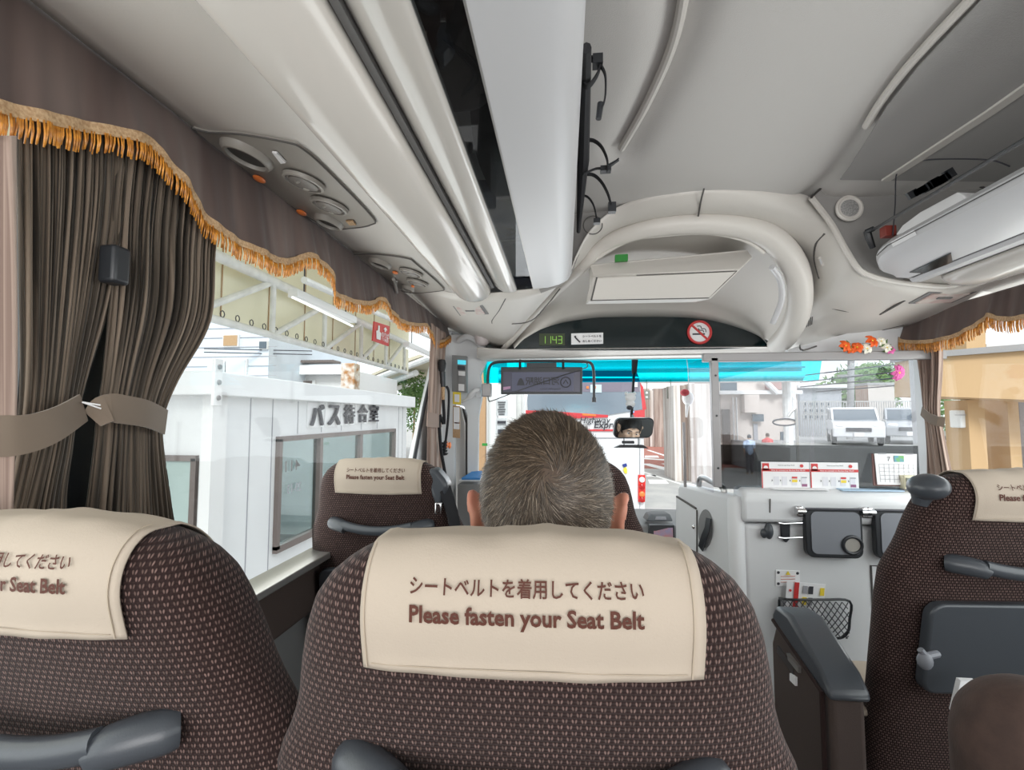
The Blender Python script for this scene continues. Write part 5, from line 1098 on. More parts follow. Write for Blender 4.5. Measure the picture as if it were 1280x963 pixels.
def hair_mesh(c, s, n, whorl, length, width, seed=1, low=-.05, tilt=None, dens=None):
    """short strands rooted all over the scalp, combed outward from a whorl; returns MB and a per-vertex tone"""
    rng = np.random.RandomState(seed); cc = np.array(c); R = np.array([.0785, .0975, .0995])*s; off = np.array([0, -.005, .015])*s
    d = rng.normal(size=(n*3, 3)); d /= np.linalg.norm(d, axis=1)[:, None]
    p = d*R; keep = (p[:, 2]/s > low-.055*np.clip(-d[:, 1], 0, 1)*1.0) & ~((d[:, 1] > .45) & (p[:, 2]/s < .045))
    d = d[keep][:n]; p = d*R; nrm = d/R; nrm /= np.linalg.norm(nrm, axis=1)[:, None]
    wv_ = np.array(whorl, float); wv_ /= np.linalg.norm(wv_); ang = np.arccos(np.clip(d@wv_, -1, 1))
    keep = rng.rand(len(d)) < np.clip((ang-.03)/.14, .25, 1); d, p, nrm, ang = d[keep], p[keep], nrm[keep], ang[keep]
    out = d-(d@wv_)[:, None]*wv_; out /= np.linalg.norm(out, axis=1)[:, None]+1e-9; out -= (out*nrm).sum(1)[:, None]*nrm; out /= np.linalg.norm(out, axis=1)[:, None]+1e-9
    sw_ = np.cross(nrm, out); spin = np.exp(-ang/.55)*1.15+.12; down = np.array([0, 0, -1.0])-(-nrm[:, 2:3])*nrm*1.0
    t = out*np.cos(spin)[:, None]+sw_*np.sin(spin)[:, None]; k = np.clip((ang-1.0)/.9, 0, 1)[:, None]*.7
    t = t*(1-k)+down*k; cl = np.sin(p@np.array([[310., 120, 90], [40, 290, 210], [150, 60, 330]]).T/s+seed)*.16
    t += cl; t -= (t*nrm).sum(1)[:, None]*nrm; t /= np.linalg.norm(t, axis=1)[:, None]+1e-9; t += rng.normal(size=t.shape)*.13
    L = length*s*(1-.58*np.clip((.045-p[:, 2]/s)/.09, 0, 1))*rng.uniform(.7, 1.15, len(d)); lift = (.20+.45*np.clip((.03-p[:, 2]/s)/.06, 0, 1)*.6)
    sd = np.cross(nrm, t); sd /= np.linalg.norm(sd, axis=1)[:, None]+1e-9; W = width*rng.uniform(.7, 1.2, len(d))
    V = []; base = cc+off+p*.995
    for f, wf in ((0, 1), (.5, .85), (1, .12)):
        q = base+t*(L*f)[:, None]+nrm*(L*(lift*f*1.6-.30*f*f)+.0012)[:, None]
        V.append(q-sd*(W*wf/2)[:, None]); V.append(q+sd*(W*wf/2)[:, None])
    V = np.stack(V, 1).reshape(-1, 3); N = len(d); b = np.arange(N)*6
    Fc = np.concatenate([np.stack([b, b+1, b+3, b+2], 1), np.stack([b+2, b+3, b+5, b+4], 1)])
    tone = rng.rand(N)**1.3*.75+np.clip((.04-p[:, 2]/s)/.09, 0, 1)*.55*rng.rand(N); return V, Fc, np.repeat(tone, 6), base
def hair_obj(parent, c, s, n, whorl, length, width, m, **k):
    V, Fc, tone, _ = hair_mesh(c, s, n, whorl, length, width, **k); L = np.array(root_of(parent).location); V = V-L
    me = bpy.data.meshes.new('hair'); me.vertices.add(len(V)); me.vertices.foreach_set('co', V.ravel()); me.loops.add(Fc.size); me.loops.foreach_set('vertex_index', Fc.ravel().astype(np.int32))
    me.polygons.add(len(Fc)); me.polygons.foreach_set('loop_start', np.arange(len(Fc), dtype=np.int32)*4); me.polygons.foreach_set('loop_total', np.full(len(Fc), 4, dtype=np.int32)); me.update(); me.validate()
    at = me.attributes.new('tone', 'FLOAT', 'POINT'); at.data.foreach_set('value', tone.astype(np.float32)); me.materials.append(m)
    o = bpy.data.objects.new('hair', me); C.objects.link(o); o.parent = parent; return o
def hair_mat(name, c1, c2, c3):
    m = bpy.data.materials.new(name); m.use_nodes = True; nt = m.node_tree; b = nt.nodes['Principled BSDF']; a = nt.nodes.new('ShaderNodeAttribute'); a.attribute_name = 'tone'
    r = nt.nodes.new('ShaderNodeValToRGB'); r.color_ramp.elements[0].color = c1+(1,); r.color_ramp.elements[1].color = c3+(1,); e = r.color_ramp.elements.new(.62); e.color = c2+(1,); r.color_ramp.elements[0].position = .1
    nt.links.new(a.outputs['Fac'], r.inputs[0]); nt.links.new(r.outputs[0], b.inputs['Base Color']); b.inputs['Roughness'].default_value = .45; b.inputs['Specular IOR Level'].default_value = .5; return m
def scalp(parent, c, s, m, low=-.03, grow=1.0):
    c = Vector(c); mb = MB(); rows = []
    for i in range(19):
        row = []
        for j in range(49):
            a = 2*math.pi*j/48; dy = math.sin(a); lo = (-.62 if dy < 0 else -.62+.95*max(0, dy)**1.5); lo = min(lo, .45)
            t = lo+(math.pi/2-lo)*i/18
            row.append(c+Vector((.0782*math.cos(t)*math.cos(a), -.005+.0972*math.cos(t)*dy, .015+.0992*math.sin(t)))*s*grow)
        rows.append(row)
    return obj('hair_cap', MB().grid(rows), m, parent, auto=180)
# the passenger in front
HC = P(683, 600, .650); HS = 1.04; HC.z = CZ+.003-.114*HS
man = thing('person', 'person with short grey brown hair and red ears, seen from behind over the middle seat', 'person', (HC.x, HC.y, HC.z))
mb = MB(); head_mb(mb, HC, HS)
# lean the body a little forward of the seat back
bc = HC+Vector((0, .085, 0)); body_mb(mb, bc, 1.0)
remesh(mb, 'body', .0055, 'skin', man, 4)
clothes('shirt', bc, 1.0, mat('navy_shirt', (.03, .04, .07), .8), man, True, mat('dark_trousers', (.03, .03, .035), .85))
whorl = (P(688, 596, .56)-(HC+Vector((0, -.005, .015))))
whorl = (whorl.x/.0785, whorl.y/.0975, whorl.z/.0995)
M['hair'] = hair_mat('grey_brown_hair', (.024, .016, .009), (.105, .070, .042), (.47, .39, .30))
hair_obj(man, HC, HS, 42000, whorl, .021, .00062, M['hair'], seed=3)
scalp(man, HC, HS, mat('scalp_under_hair', (.10, .065, .045), .8, col2=(.06, .042, .03), nscale=60))
# the driver (seen in the mirror)
drv = thing('driver', 'driver with short black hair, face showing in the rear view mirror', 'person', DRV)
mb = MB(); head_mb(mb, DRV, 1.0); mb.v = [tuple(rotd(v)) for v in mb.v]; body_mb(mb, DRV+Vector((0, 0, .0)), .98); remesh(mb, 'body', .006, 'skin2', drv, 4)
clothes('shirt', DRV, .98, 'white2', drv, True, mat('driver_trousers', (.03, .03, .05), .85))
M['hairb'] = hair_mat('black_hair', (.006, .005, .005), (.015, .012, .010), (.05, .045, .04))
hair_obj(drv, DRV, 1.0, 9000, (0, -.3, 1), .030, .0014, M['hairb'], seed=5)
scalp(drv, DRV, 1.0, mat('black_scalp', (.008, .007, .007), .7), grow=1.03)
for sx in (-1, 1):
    e = obj('eye', MB().ball(DRV+Vector((sx*.030, .078, -.008)), (.013, .010, .0075), 14, 10), 'white2', drv)
    obj('iris', MB().ball(DRV+Vector((sx*.030, .0865, -.008)), (.0058, .003, .0060), 12, 8), 'ink', e)
    obj('eyebrow', MB().tube(smooth_poly([DRV+Vector((sx*.014, .0985, .016)), DRV+Vector((sx*.030, .096, .021)), DRV+Vector((sx*.048, .083, .016))], 4), .0032, 6), 'ink', drv)
for ch in drv.children:
    if ch.name.split('.')[0] in ('hair', 'hair_cap', 'eye', 'eyebrow'): ch.rotation_euler = (0, 0, DROT)
seatd = copy_tree(seats[0]); seatd.location = (DRV.x, DRV.y-.255, -.40); seatd.rotation_euler = (0, 0, 0); seatd['label'] = 'brown driver seat low behind the partition'; seats.append(seatd)
for ch in list(seatd.children):
    if ch.name.split('.')[0] in ('headrest_cover', 'grab_handle', 'folding_tray', 'seat_base'):
        for g in list(ch.children): bpy.data.objects.remove(g)
        bpy.data.objects.remove(ch)
# steering wheel
swh = thing('steering_wheel', 'black steering wheel in front of the driver', 'steering wheel', (1.12, 2.93, .58))
Rw = Matrix.Rotation(math.radians(50), 3, 'X')
obj('wheel_rim', MB().tube([Vector((1.12, 2.93, .60))+Rw @ Vector((.19*math.cos(a), .19*math.sin(a), 0)) for a in [i*math.pi/20 for i in range(41)]], .013, 8, caps=False), 'black', swh)
obj('wheel_hub', MB().ball((1.12, 2.93, .60), .045, 14, 8).tube([Vector((1.12, 2.93, .60))+Rw @ Vector((-.18, 0, 0)), Vector((1.12, 2.93, .60))+Rw @ Vector((.18, 0, 0))], .014, 8).tube([(1.12, 2.93, .60), (1.12, 3.08, .50)], .02, 8), 'black', swh)
# the passenger across the aisle (knee and thigh in the corner of the view)
knee = P(1290, 860, .62)
pas = thing('person', 'person in dark trousers at the lower right corner, only a bent knee showing', 'person', (knee.x+.12, .0, .0))
kc = knee; mb = MB(); hip = Vector((kc.x+.10, .02, .52)); hip2 = hip+Vector((.20, 0, 0)); k2 = Vector((kc.x+.26, .62, kc.z-.03))
hc2 = Vector((hip.x+.10, -.10, 1.17)); head_mb(mb, hc2, 1.0); body = MB()
for a, b, ra, rb in (((hip.x+.10, -.06, .55), (hip.x+.10, -.12, .92), .15, .15), ((hip.x+.0, -.12, .95), (hip.x+.20, -.12, .95), .07, .07), ((hip.x-.07, -.12, .93), (hip.x-.12, -.02, .66), .05, .04), ((hip.x-.12, -.02, .66), (hip.x-.02, .20, .64), .04, .03), ((hip.x+.27, -.12, .93), (hip.x+.32, -.02, .66), .05, .04), ((hip.x+.32, -.02, .66), (hip.x+.22, .20, .64), .04, .03)): mb.seg(a, b, ra, rb, 16)
for x in (hip.x-.01, hip.x+.21):
    mb.ball((x, .24, .635), (.036, .046, .016), 12, 8)
    for k in range(4): mb.seg((x-.026+.0175*k, .275, .635), (x-.026+.0175*k, .318-.006*abs(k-1.3), .622), .0092, .008, 8)
    mb.seg((x+.03, .23, .635), (x+.05, .262, .628), .012, .009, 8)
for h_, k_ in ((hip, kc), (hip2, k2)): mb.seg(h_, k_-Vector((0, .0, .062)), .085, .058, 16); mb.seg(k_-Vector((0, 0, .062)), (k_.x+.01, k_.y+.03, .12), .056, .042, 16); mb.seg((k_.x+.01, k_.y+.03, .07), (k_.x+.01, k_.y+.18, .045), .04, .032, 16)
remesh(mb, 'body', .008, 'skin2', pas, 4)
mb = MB()
for h_, k_ in ((hip, kc), (hip2, k2)): mb.seg(h_, k_-Vector((0, .0, .066)), .092, .068, 20); mb.seg(k_-Vector((0, 0, .066)), (k_.x+.01, k_.y+.03, .12), .074, .062, 20)
for kk in range(4): mb.seg((kc.x-.055, kc.y-.10-.06*kk, kc.z-.075-.02*kk), (kc.x+.05, kc.y-.06-.06*kk, kc.z-.005-.02*kk), .010, .012, 8)
remesh(mb, 'trousers', .007, mat('dark_olive_trousers', (.075, .045, .035), .9, noise=.3, nscale=40, bump=.3, bscale=300), pas, 3)
mb = MB(); mb.seg((hip.x+.10, -.06, .55), (hip.x+.10, -.12, .93), .165, .16, 20); mb.seg((hip.x-.06, -.12, .94), (hip.x+.26, -.12, .94), .075, .075, 16)
for a, b in (((hip.x-.07, -.12, .93), (hip.x-.11, -.04, .72)), ((hip.x+.27, -.12, .93), (hip.x+.31, -.04, .72))): mb.seg(a, b, .062, .055, 12)
remesh(mb, 'shirt', .010, mat('grey_shirt', (.12, .12, .13), .85), pas, 3)
scalp(pas, hc2, 1.0, M['hairb'], grow=1.03)
# ================================================================== OUTSIDE
GZ = -1.15
def ground_pt(px, py): return PZ(px, py, GZ)
asph = mat('pale_asphalt', (.46, .44, .42), .9, col2=(.38, .37, .36), nscale=1.5)
og_ = obj('ground', MB().box((0, 30, GZ-.1), (160, 140, .2)), asph, kind='structure', smooth=False)
def gpatch(n, pts, m, h=.006): return obj(n, MB().prism([Vector((p.x, p.y, GZ+h)) for p in [ground_pt(x, y) for x, y in pts]], (0, 0, -.02)), m, smooth=False, kind='structure')
M['brick'] = mat('red_brick_paving', (.42, .16, .12), .9, col2=(.34, .13, .10), nscale=4)
M['linew'] = mat('road_paint', (.80, .79, .77), .8)
gpatch('trim_40', [(760, 579, ), (1300, 600), (1300, 553), (760, 553)], 'brick', .004)
gpatch('trim_41', [(760, 585), (905, 588), (905, 574), (760, 574)], 'brick', .006)
for i, q in enumerate([[(799, 580), (812, 580), (845, 588), (830, 588)], [(826, 580), (840, 580), (880, 588), (862, 588)], [(858, 581), (872, 581), (905, 587), (892, 587)], [(770, 572), (845, 577), (845, 575.5), (770, 570.5)], [(808, 563), (850, 577), (856, 577), (812, 563)], [(808, 594), (820, 594), (820, 596), (808, 596)], [(810, 600), (832, 600), (836, 605), (812, 605)], [(800, 590), (850, 606), (852, 605), (802, 589)], [(806, 570), (822, 570), (824, 572.5), (806, 572.5)]]):
    obj('road_marking', MB().prism([Vector((p.x, p.y, GZ+.010)) for p in [ground_pt(x, y) for x, y in q]], (0, 0, -.015)), 'linew', smooth=False, kind='structure').name = 'trim_%d' % (42+i)
# --- coach ahead
cx, cy = P(731, 600, 10.2).x, 10.2; x0c, x1c = P(657, 600, cy).x, P(806, 600, cy).x
co = thing('coach', 'white coach with dark rear window and red corners parked straight ahead', 'bus', (cx, cy, GZ))
cw_ = x1c-x0c; zt_ = P(731, 466, cy).z; zb_ = GZ+.32
M['cwhite'] = mat('coach_white_paint', (.78, .78, .80), .3, coat=.5); M['cred'] = mat('coach_red_paint', (.62, .05, .06), .3); M['cnavy'] = mat('coach_navy_paint', (.06, .03, .07), .3)
prof = [(x0c, zb_), (x1c, zb_), (x1c, zt_-.75), (x1c-.05, zt_-.40), (x1c-.14, zt_-.08), (x1c-.25, zt_), (x0c+.25, zt_), (x0c+.14, zt_-.08), (x0c+.05, zt_-.40), (x0c, zt_-.75)]
obj('coach_body', MB().prism([(x, cy, z) for x, z in prof], (0, 9.5, 0)), 'cwhite', co, bevel=.04)
def cq(pts, m, n, o=.01, p=co, th=None): return obj(n, MB().prism([P(x, y, cy-o) for x, y in pts], (0, th if th else o, 0)), m, p, smooth=False)
cq([(668, 463.5), (795, 463.5), (798, 470), (800, 478), (662, 478), (665, 470)], 'cnavy', 'roof_cap', .02)
cq([(666, 471), (797, 471), (799, 473), (664, 473)], mat('pale_teal_stripe', (.45, .65, .68), .4), 'roof_stripe', .03)
rw = cq([(662, 477), (798, 477), (802, 500), (803, 512), (790, 514), (760, 519), (700, 523), (660, 523), (659, 500)], mat('rear_window_glass', (.20, .24, .29), .12, spec=.8), 'rear_window', .03)
cq([(664, 477), (800, 477), (800, 490), (662, 490)], mat('window_upper_tint', (.22, .19, .24), .2), 'upper_tint', .035, rw)
cq([(738, 481), (752, 481), (752, 491), (738, 491)], mat('notice_in_window', (.55, .65, .70), .5), 'window_notice', .045, rw)
for x in (733, 742): cq([(x, 483), (x+3, 483), (x+3, 486), (x, 486)], 'orange', 'amber_lamp', .05, rw)
cq([(800, 478), (803, 512), (808, 512), (804, 484)], 'cred', 'corner_trim', .03)
cq([(792, 514), (806, 512), (806, 523), (790, 522)], 'cred', 'red_corner', .035)
cq([(657, 513), (700, 515), (760, 519), (760, 522), (700, 524), (657, 523)], 'cred', 'red_corner', .034)
cq([(728, 517), (745, 518.5), (745, 520.5), (728, 519.5)], 'orange', 'brake_light', .045)
text('lettering', 'Highway', P(744, 526.5, cy-.04), XD, UP, 'ink', co, width=.62, bold=.01, shear=.2)
text('lettering', 'Express', P(762, 532.5, cy-.04), XD, UP, 'ink', co, width=.62, bold=.02, shear=.2)
cq([(660, 537), (770, 537), (770, 539.3), (660, 539.3)], 'cred', 'red_line', .03)
cq([(660, 547), (806, 547), (806, 548), (660, 548)], 'greyink', 'panel_gap', .02)
cq([(799.5, 548), (800.3, 548), (800.3, 640), (799.5, 640)], 'greyink', 'panel_gap', .02)
for sx_, xx in ((0, 802.5), (1, 661)):
    tl = obj('tail_light', MB().prism([P(xx-4.5, 594, cy-.06), P(xx+4, 594, cy-.06), P(xx+4.5, 600, cy-.06), P(xx+4, 628, cy-.06), P(xx-4.5, 628, cy-.06)], (0, .06, 0)), mat('tail_light_red', (.55, .02, .015), .2, emit=(.6, .03, .02), estr=.4), co, bevel=.01)
    for yy_, m_ in ((600, 'paper'), (609, None), (618, 'orange'), (625, None)):
        obj('lamp', MB().lathe(P(xx, yy_, cy-.07), (0, -1, 0), [(.058, 0), (.052, .02), (.03, .03), (0, .034)], 16), m_ or mat('lamp_deep_red', (.35, .01, .01), .15, emit=(.4, 0, 0), estr=.3), tl)
cq([(793, 478), (797, 478), (797, 484), (793, 484)], 'paper', 'small_sticker', .05); cq([(788, 515), (793, 514), (793, 516), (788, 517)], mat('sky_blue_print', (.35, .5, .85), .5), 'blue_oval', .05)
cq([(778, 581), (783, 579.5), (784, 583), (779.5, 584.5)], mat('navy_print', (.02, .04, .25), .5), 'navy_dot', .03)
cq([(779, 587), (782, 584), (784, 587), (784, 592), (781, 592)], 'yellow', 'yellow_mark', .03)
text('lettering', '〜〜〜', P(789, 589, cy-.03), XD, UP, 'greyink', co, width=.14)
cq([(657, 640), (806, 640), (806, 652), (657, 652)], 'cwhite', 'bumper', .10); cq([(664, 652), (800, 652), (800, 660), (664, 660)], 'greyd', 'lower_grille', .02)
for x in (x0c+.05, x1c-.33):
    for y in (cy+2.3, cy+7.3): obj('wheel', MB().lathe((x, y, GZ+.48), (1, 0, 0), [(.30, 0), (.46, .02), (.48, .06), (.48, .24), (.46, .28), (.30, .28)], 24), 'black', co)
# hanging round charm on windscreen (white cloth doll)
dl = thing('hanging_charm', 'small white and red round charm hanging inside the windscreen', 'charm', P(860, 496, 3.0))
obj('charm_ball', MB().ball(P(860, 498, 3.0), (.034, .03, .044), 16, 12), 'white2', dl)
obj('charm_cap', MB().ball(P(856, 491, 2.985), (.027, .03, .022), 14, 10), mat('maroon_cloth', (.35, .04, .05), .8), dl)
obj('charm_string', MB().tube([P(861, 489, 3.0), P(860, 462, 3.05), P(858, 447, 3.1)], .002, 6), 'paper', dl)
obj('charm_tail', MB().tube([P(859, 505, 3.0), P(858, 522, 3.0)], [.012, .006], 8), 'white2', dl)
cat_ = thing('hanging_doll', 'small white and black plush doll hanging beside the windscreen divider', 'doll', P(788, 500, 3.16))
obj('doll_body', MB().ball(P(788, 497, 3.14), (.034, .02, .034), 14, 10).ball(P(788, 505, 3.14), (.030, .02, .026), 14, 10).ball(P(783, 492, 3.14), .012, 8, 6).ball(P(793, 492, 3.14), .012, 8, 6), 'white2', cat_)
obj('doll_feet', MB().ball(P(787, 510, 3.12), (.020, .015, .014), 10, 8), 'ink', cat_)
# waiting room booth at left
M['booth'] = mat('booth_white_panel', (.78, .79, .80), .45, noise=.04, nscale=3); M['bframe'] = mat('brown_grey_frame', (.16, .13, .12), .4)
XB = -3.05
def B(px, py, o=0): return PX(px, py, XB+o)
yb0, yb1 = B(262, 560).y, B(508, 540).y
ztop = B(300, 470).z; zfas = B(300, 497).z
bt = thing('waiting_room', 'white waiting room booth with dark lettering and brown framed windows', 'building', (XB-1.2, yb0+2, GZ))
wl, wr_, wt, wb2 = B(345, 600).y, B(490, 600).y, B(400, 545).z, B(350, 684).z
yL = yb0
mb = MB()
for (y0, y1, z0, z1) in ((yb0, wl, GZ, zfas), (wr_, yb1, GZ, zfas), (wl, wr_, wt, zfas), (wl, wr_, GZ, wb2)): mb.box((XB-.04, (y0+y1)/2, (z0+z1)/2), (.08, y1-y0, z1-z0))
obj('front_wall', mb, 'booth', bt, smooth=False)
lfw = MB(); lfw.box((XB-1.3, yb0+.04, (GZ+zfas)/2), (2.5, .08, zfas-GZ)); obj('side_wall', lfw, 'booth', bt, smooth=False)
obj('back_wall', MB().box((XB-2.55, (yb0+yb1)/2, (GZ+zfas)/2), (.06, yb1-yb0, zfas-GZ)), 'booth', bt, smooth=False)
obj('far_wall', MB().box((XB-1.3, yb1-.04, (GZ+zfas)/2), (2.5, .06, zfas-GZ)), 'booth', bt, smooth=False)
obj('booth_floor', MB().box((XB-1.3, (yb0+yb1)/2, GZ+.1), (2.5, yb1-yb0, .1)), 'greyd', bt, smooth=False)
obj('roof_fascia', MB().box((XB-1.25, (yb0+yb1)/2, (ztop+zfas)/2), (2.75, yb1-yb0+.30, ztop-zfas)), 'booth', bt, bevel=.01)
mb = MB()
for k, x in enumerate((274, 310, 338)): mb.box((XB+.001, B(x, 600).y, (GZ+zfas)/2), (.006, .012, zfas-GZ))
for y in (B(497, 600).y, B(502, 600).y): mb.box((XB+.001, y, (GZ+zfas)/2), (.006, .012, zfas-GZ))
for y in (B(370, 600).y, B(400, 600).y, B(425, 600).y, B(450, 600).y, B(470, 600).y): mb.box((XB+.001, y, (wt+zfas)/2+.02), (.006, .012, zfas-wt-.05))
mb.box((XB-.45, yb0-.001, (GZ+zfas)/2), (.012, .006, zfas-GZ)).box((XB-1.1, yb0-.001, (GZ+zfas)/2), (.012, .006, zfas-GZ))
obj('wall_joints', mb, 'greyink', bt, smooth=False)
obj('corner_trim', MB().box((XB-.01, yb0+.06, (GZ+zfas)/2), (.10, .18, zfas-GZ)), 'white2', bt, smooth=False)
wf = MB(); t_ = .055
wf.box((XB, (wl+wr_)/2, wt), (.10, wr_-wl+t_, t_)).box((XB, (wl+wr_)/2, wb2), (.10, wr_-wl+t_, t_*1.3)).box((XB, wl, (wt+wb2)/2), (.10, t_, wt-wb2)).box((XB, wr_, (wt+wb2)/2), (.10, t_, wt-wb2)).box((XB, B(397, 600).y, (wt+wb2)/2), (.09, t_*1.2, wt-wb2)).box((XB, B(448, 600).y, (wt+wb2)/2), (.08, t_*1.6, wt-wb2))
wfo = obj('window_frame', wf, 'bframe', bt, smooth=False)
obj('window_pane', MB().box((XB-.01, (wl+wr_)/2, (wt+wb2)/2), (.01, wr_-wl, wt-wb2)), glass('booth_glass', (.62, .70, .70), .12), wfo)
text('painted_number_reflection', '411', B(366, 582, .012), YD, UP, 'greyd', wfo, width=.30, height=.12, bold=.01, mirror=True)  # reflections of the bus number and plate, painted as lettering on the pane
text('painted_plate_reflection', '29-13', B(368, 610, .012), YD, UP, 'greyink', wfo, width=.28, height=.10, bold=.01, mirror=True)
# lettering, each character a raised board
for ch_, pxc, pyc, wpx in (('バ', 395, 519, 17), ('ス', 416, 519, 15), ('待', 435, 518, 13.5), ('合', 452, 517, 12), ('室', 466, 516.5, 11)):
    c_ = B(pxc, pyc, .02); w_ = B(pxc+wpx/2, pyc).y-B(pxc-wpx/2, pyc).y; h_ = B(pxc, pyc-14.5*(1-(pxc-395)/350)).z-B(pxc, pyc+14.5*(1-(pxc-395)/350)).z
    obj('character_board', MB().box((XB+.006, c_.y, c_.z), (.012, w_*1.12, h_*1.06)), 'paper', bt)
    tm = text_mb(ch_, c_, YD, UP, width=w_*.92, height=h_*.92, bold=.010, lift=.02, ext=.05); o_ = obj('lettering', tm, 'ink', bt, smooth=False)
# side window and bracket
sw0, sw1 = PP(200, 573, (0, yb0, 0), (0, 1, 0)), PP(246, 573, (0, yb0, 0), (0, 1, 0))
mb = MB(); sw0.x = sw1.x-1.1
mb.box(((sw0.x+sw1.x)/2, yb0-.01, sw1.z), (1.14, .06, .05)).box((sw1.x, yb0-.01, sw1.z-.6), (.05, .06, 1.2)).box((sw0.x, yb0-.01, sw1.z-.6), (.05, .06, 1.2)).box(((sw0.x+sw1.x)/2, yb0-.01, sw1.z-1.2), (1.14, .06, .05))
so = obj('side_window_frame', mb, 'bframe', bt, smooth=False)
obj('side_window_pane', MB().box(((sw0.x+sw1.x)/2, yb0-.015, sw1.z-.6), (1.1, .02, 1.2)), mat('pale_green_pane', (.42, .52, .50), .15), so)
br = obj('corner_bracket', MB().box((XB+.17, yb0-.16, ztop-.10), (.03, .10, .40)), 'white2', bt, bevel=.008)
for k in (.09, -.04, -.17): obj('bolt', MB().lathe((XB+.185, yb0-.16, ztop-.06+k), (1, 0, 0), [(.022, 0), (.02, .012), (0, .014)], 10), 'frame', br)
light('waiting_room_fill', 'POINT', (XB-1.2, yb0+2.6, 1.2), (0, 0, 0), 110, .3)  # point lamp added to brighten the booth interior, no fitting modelled
# interior of the booth: bench and posters
bn = thing('wooden_bench', 'wooden slatted bench inside the waiting room', 'bench', (XB-.8, wl+.9, GZ))
for k in range(6): obj('slat', MB().box((XB-.5-.09*k, wl+.9, GZ+.62), (.07, 1.8, .03)), mat('bench_wood', (.45, .32, .18), .6), bn)
for y in (wl+.1, wl+1.7): obj('bench_leg', MB().box((XB-.7, y, GZ+.3), (.5, .06, .6)), 'bframe', bn)
for i, (yy_, zz_, w_, h_, nm_) in enumerate(((wl+2.0, wt-.45, .5, .7, 'poster on the far inner wall of the booth, left one'), (wl+2.9, wt-.45, .45, .7, 'poster on the far inner wall of the booth, right one'))):
    t = thing('poster', 'pale '+nm_, 'poster', (XB-2.45, yy_, zz_)); obj('sheet', MB().box((XB-2.50, yy_, zz_), (.02, w_, h_)), 'paper', t)
    for k in range(4): obj('print_line', MB().box((XB-2.485, yy_, zz_+.22-.14*k), (.01, w_*.7, .05)), 'greyink' if k else 'red', t)
# --- canopy with truss
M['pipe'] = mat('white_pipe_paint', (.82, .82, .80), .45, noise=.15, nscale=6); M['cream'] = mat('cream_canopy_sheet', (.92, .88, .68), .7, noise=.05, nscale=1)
XT = -5.0
def T(px, py, o=0): return PX(px, py, XT+o)
zlo = T(400, 436).z; zhi = T(328, 346).z
ty0, ty1 = 2.0, T(508, 464).y
tr = thing('canopy_truss', 'white tubular roof truss of the platform canopy above the booth', 'truss', (XT, ty0, zlo))
obj('lower_chord', MB().tube([(XT, ty0, zlo), (XT, ty1, zlo)], .062, 12), 'pipe', tr)
obj('upper_chord', MB().tube([(XT, ty0, zhi), (XT, ty1+.5, zhi)], .085, 12), 'pipe', tr)
nodes = [T(x, 430).y for x in (215, 341, 406, 451, 484, 506)]
bots = [T(340, 418).y, T(405, 437).y, T(451, 452).y, T(482, 460).y, T(505, 466).y]; bots = [bots[0]-(bots[1]-bots[0])]+bots
for i, y in enumerate(bots):
    obj('vertical_strut', MB().tube([(XT, y, zlo), (XT, y, zhi)], .048, 10), 'pipe', tr)
    if i+1 < len(bots): obj('diagonal_strut', MB().tube([(XT, y, zlo), (XT, bots[i+1], zhi)], .055, 10), 'pipe', tr)
obj('diagonal_strut', MB().tube([(XT, bots[0]-1.4, zlo), (XT, bots[0], zhi)], .055, 10), 'pipe', tr)
mb = MB(); y = ty0+.5
while y < ty1:
    mb.tube([Vector((XT+.03, y+.045*math.cos(a), zlo+.10+.05*math.sin(a))) for a in [i*math.pi/4 for i in range(9)]], .008, 5, caps=False); y += .33
obj('lashing_rings', mb, 'ink', tr)
cy_ = thing('canopy_sheet', 'cream canopy sheet stretched behind and over the white truss', 'canopy', (XT-.3, 6, zlo))
obj('side_sheet', MB().box((XT-.28, (ty0+ty1)/2-2, (zlo+zhi+1.6)/2), (.02, ty1-ty0+6, zhi-zlo+1.55)), 'cream', cy_, smooth=False)
mb = MB(); y = ty0
while y < ty1: mb.box((XT-.26, y, (zlo+zhi+1.6)/2), (.012, .02, zhi-zlo+1.5)); y += 1.2
obj('sheet_seams', mb, 'braid', cy_, smooth=False)
obj('roof_sheet', MB().prism([(XT-.3, ty0-4, zhi+.9), (XT+2.6, ty0-4, zhi+.75), (XT+2.6, ty1+1, zhi+.75), (XT-.3, ty1+1, zhi+.9)], (0, 0, .04)), 'cream', cy_, smooth=False)
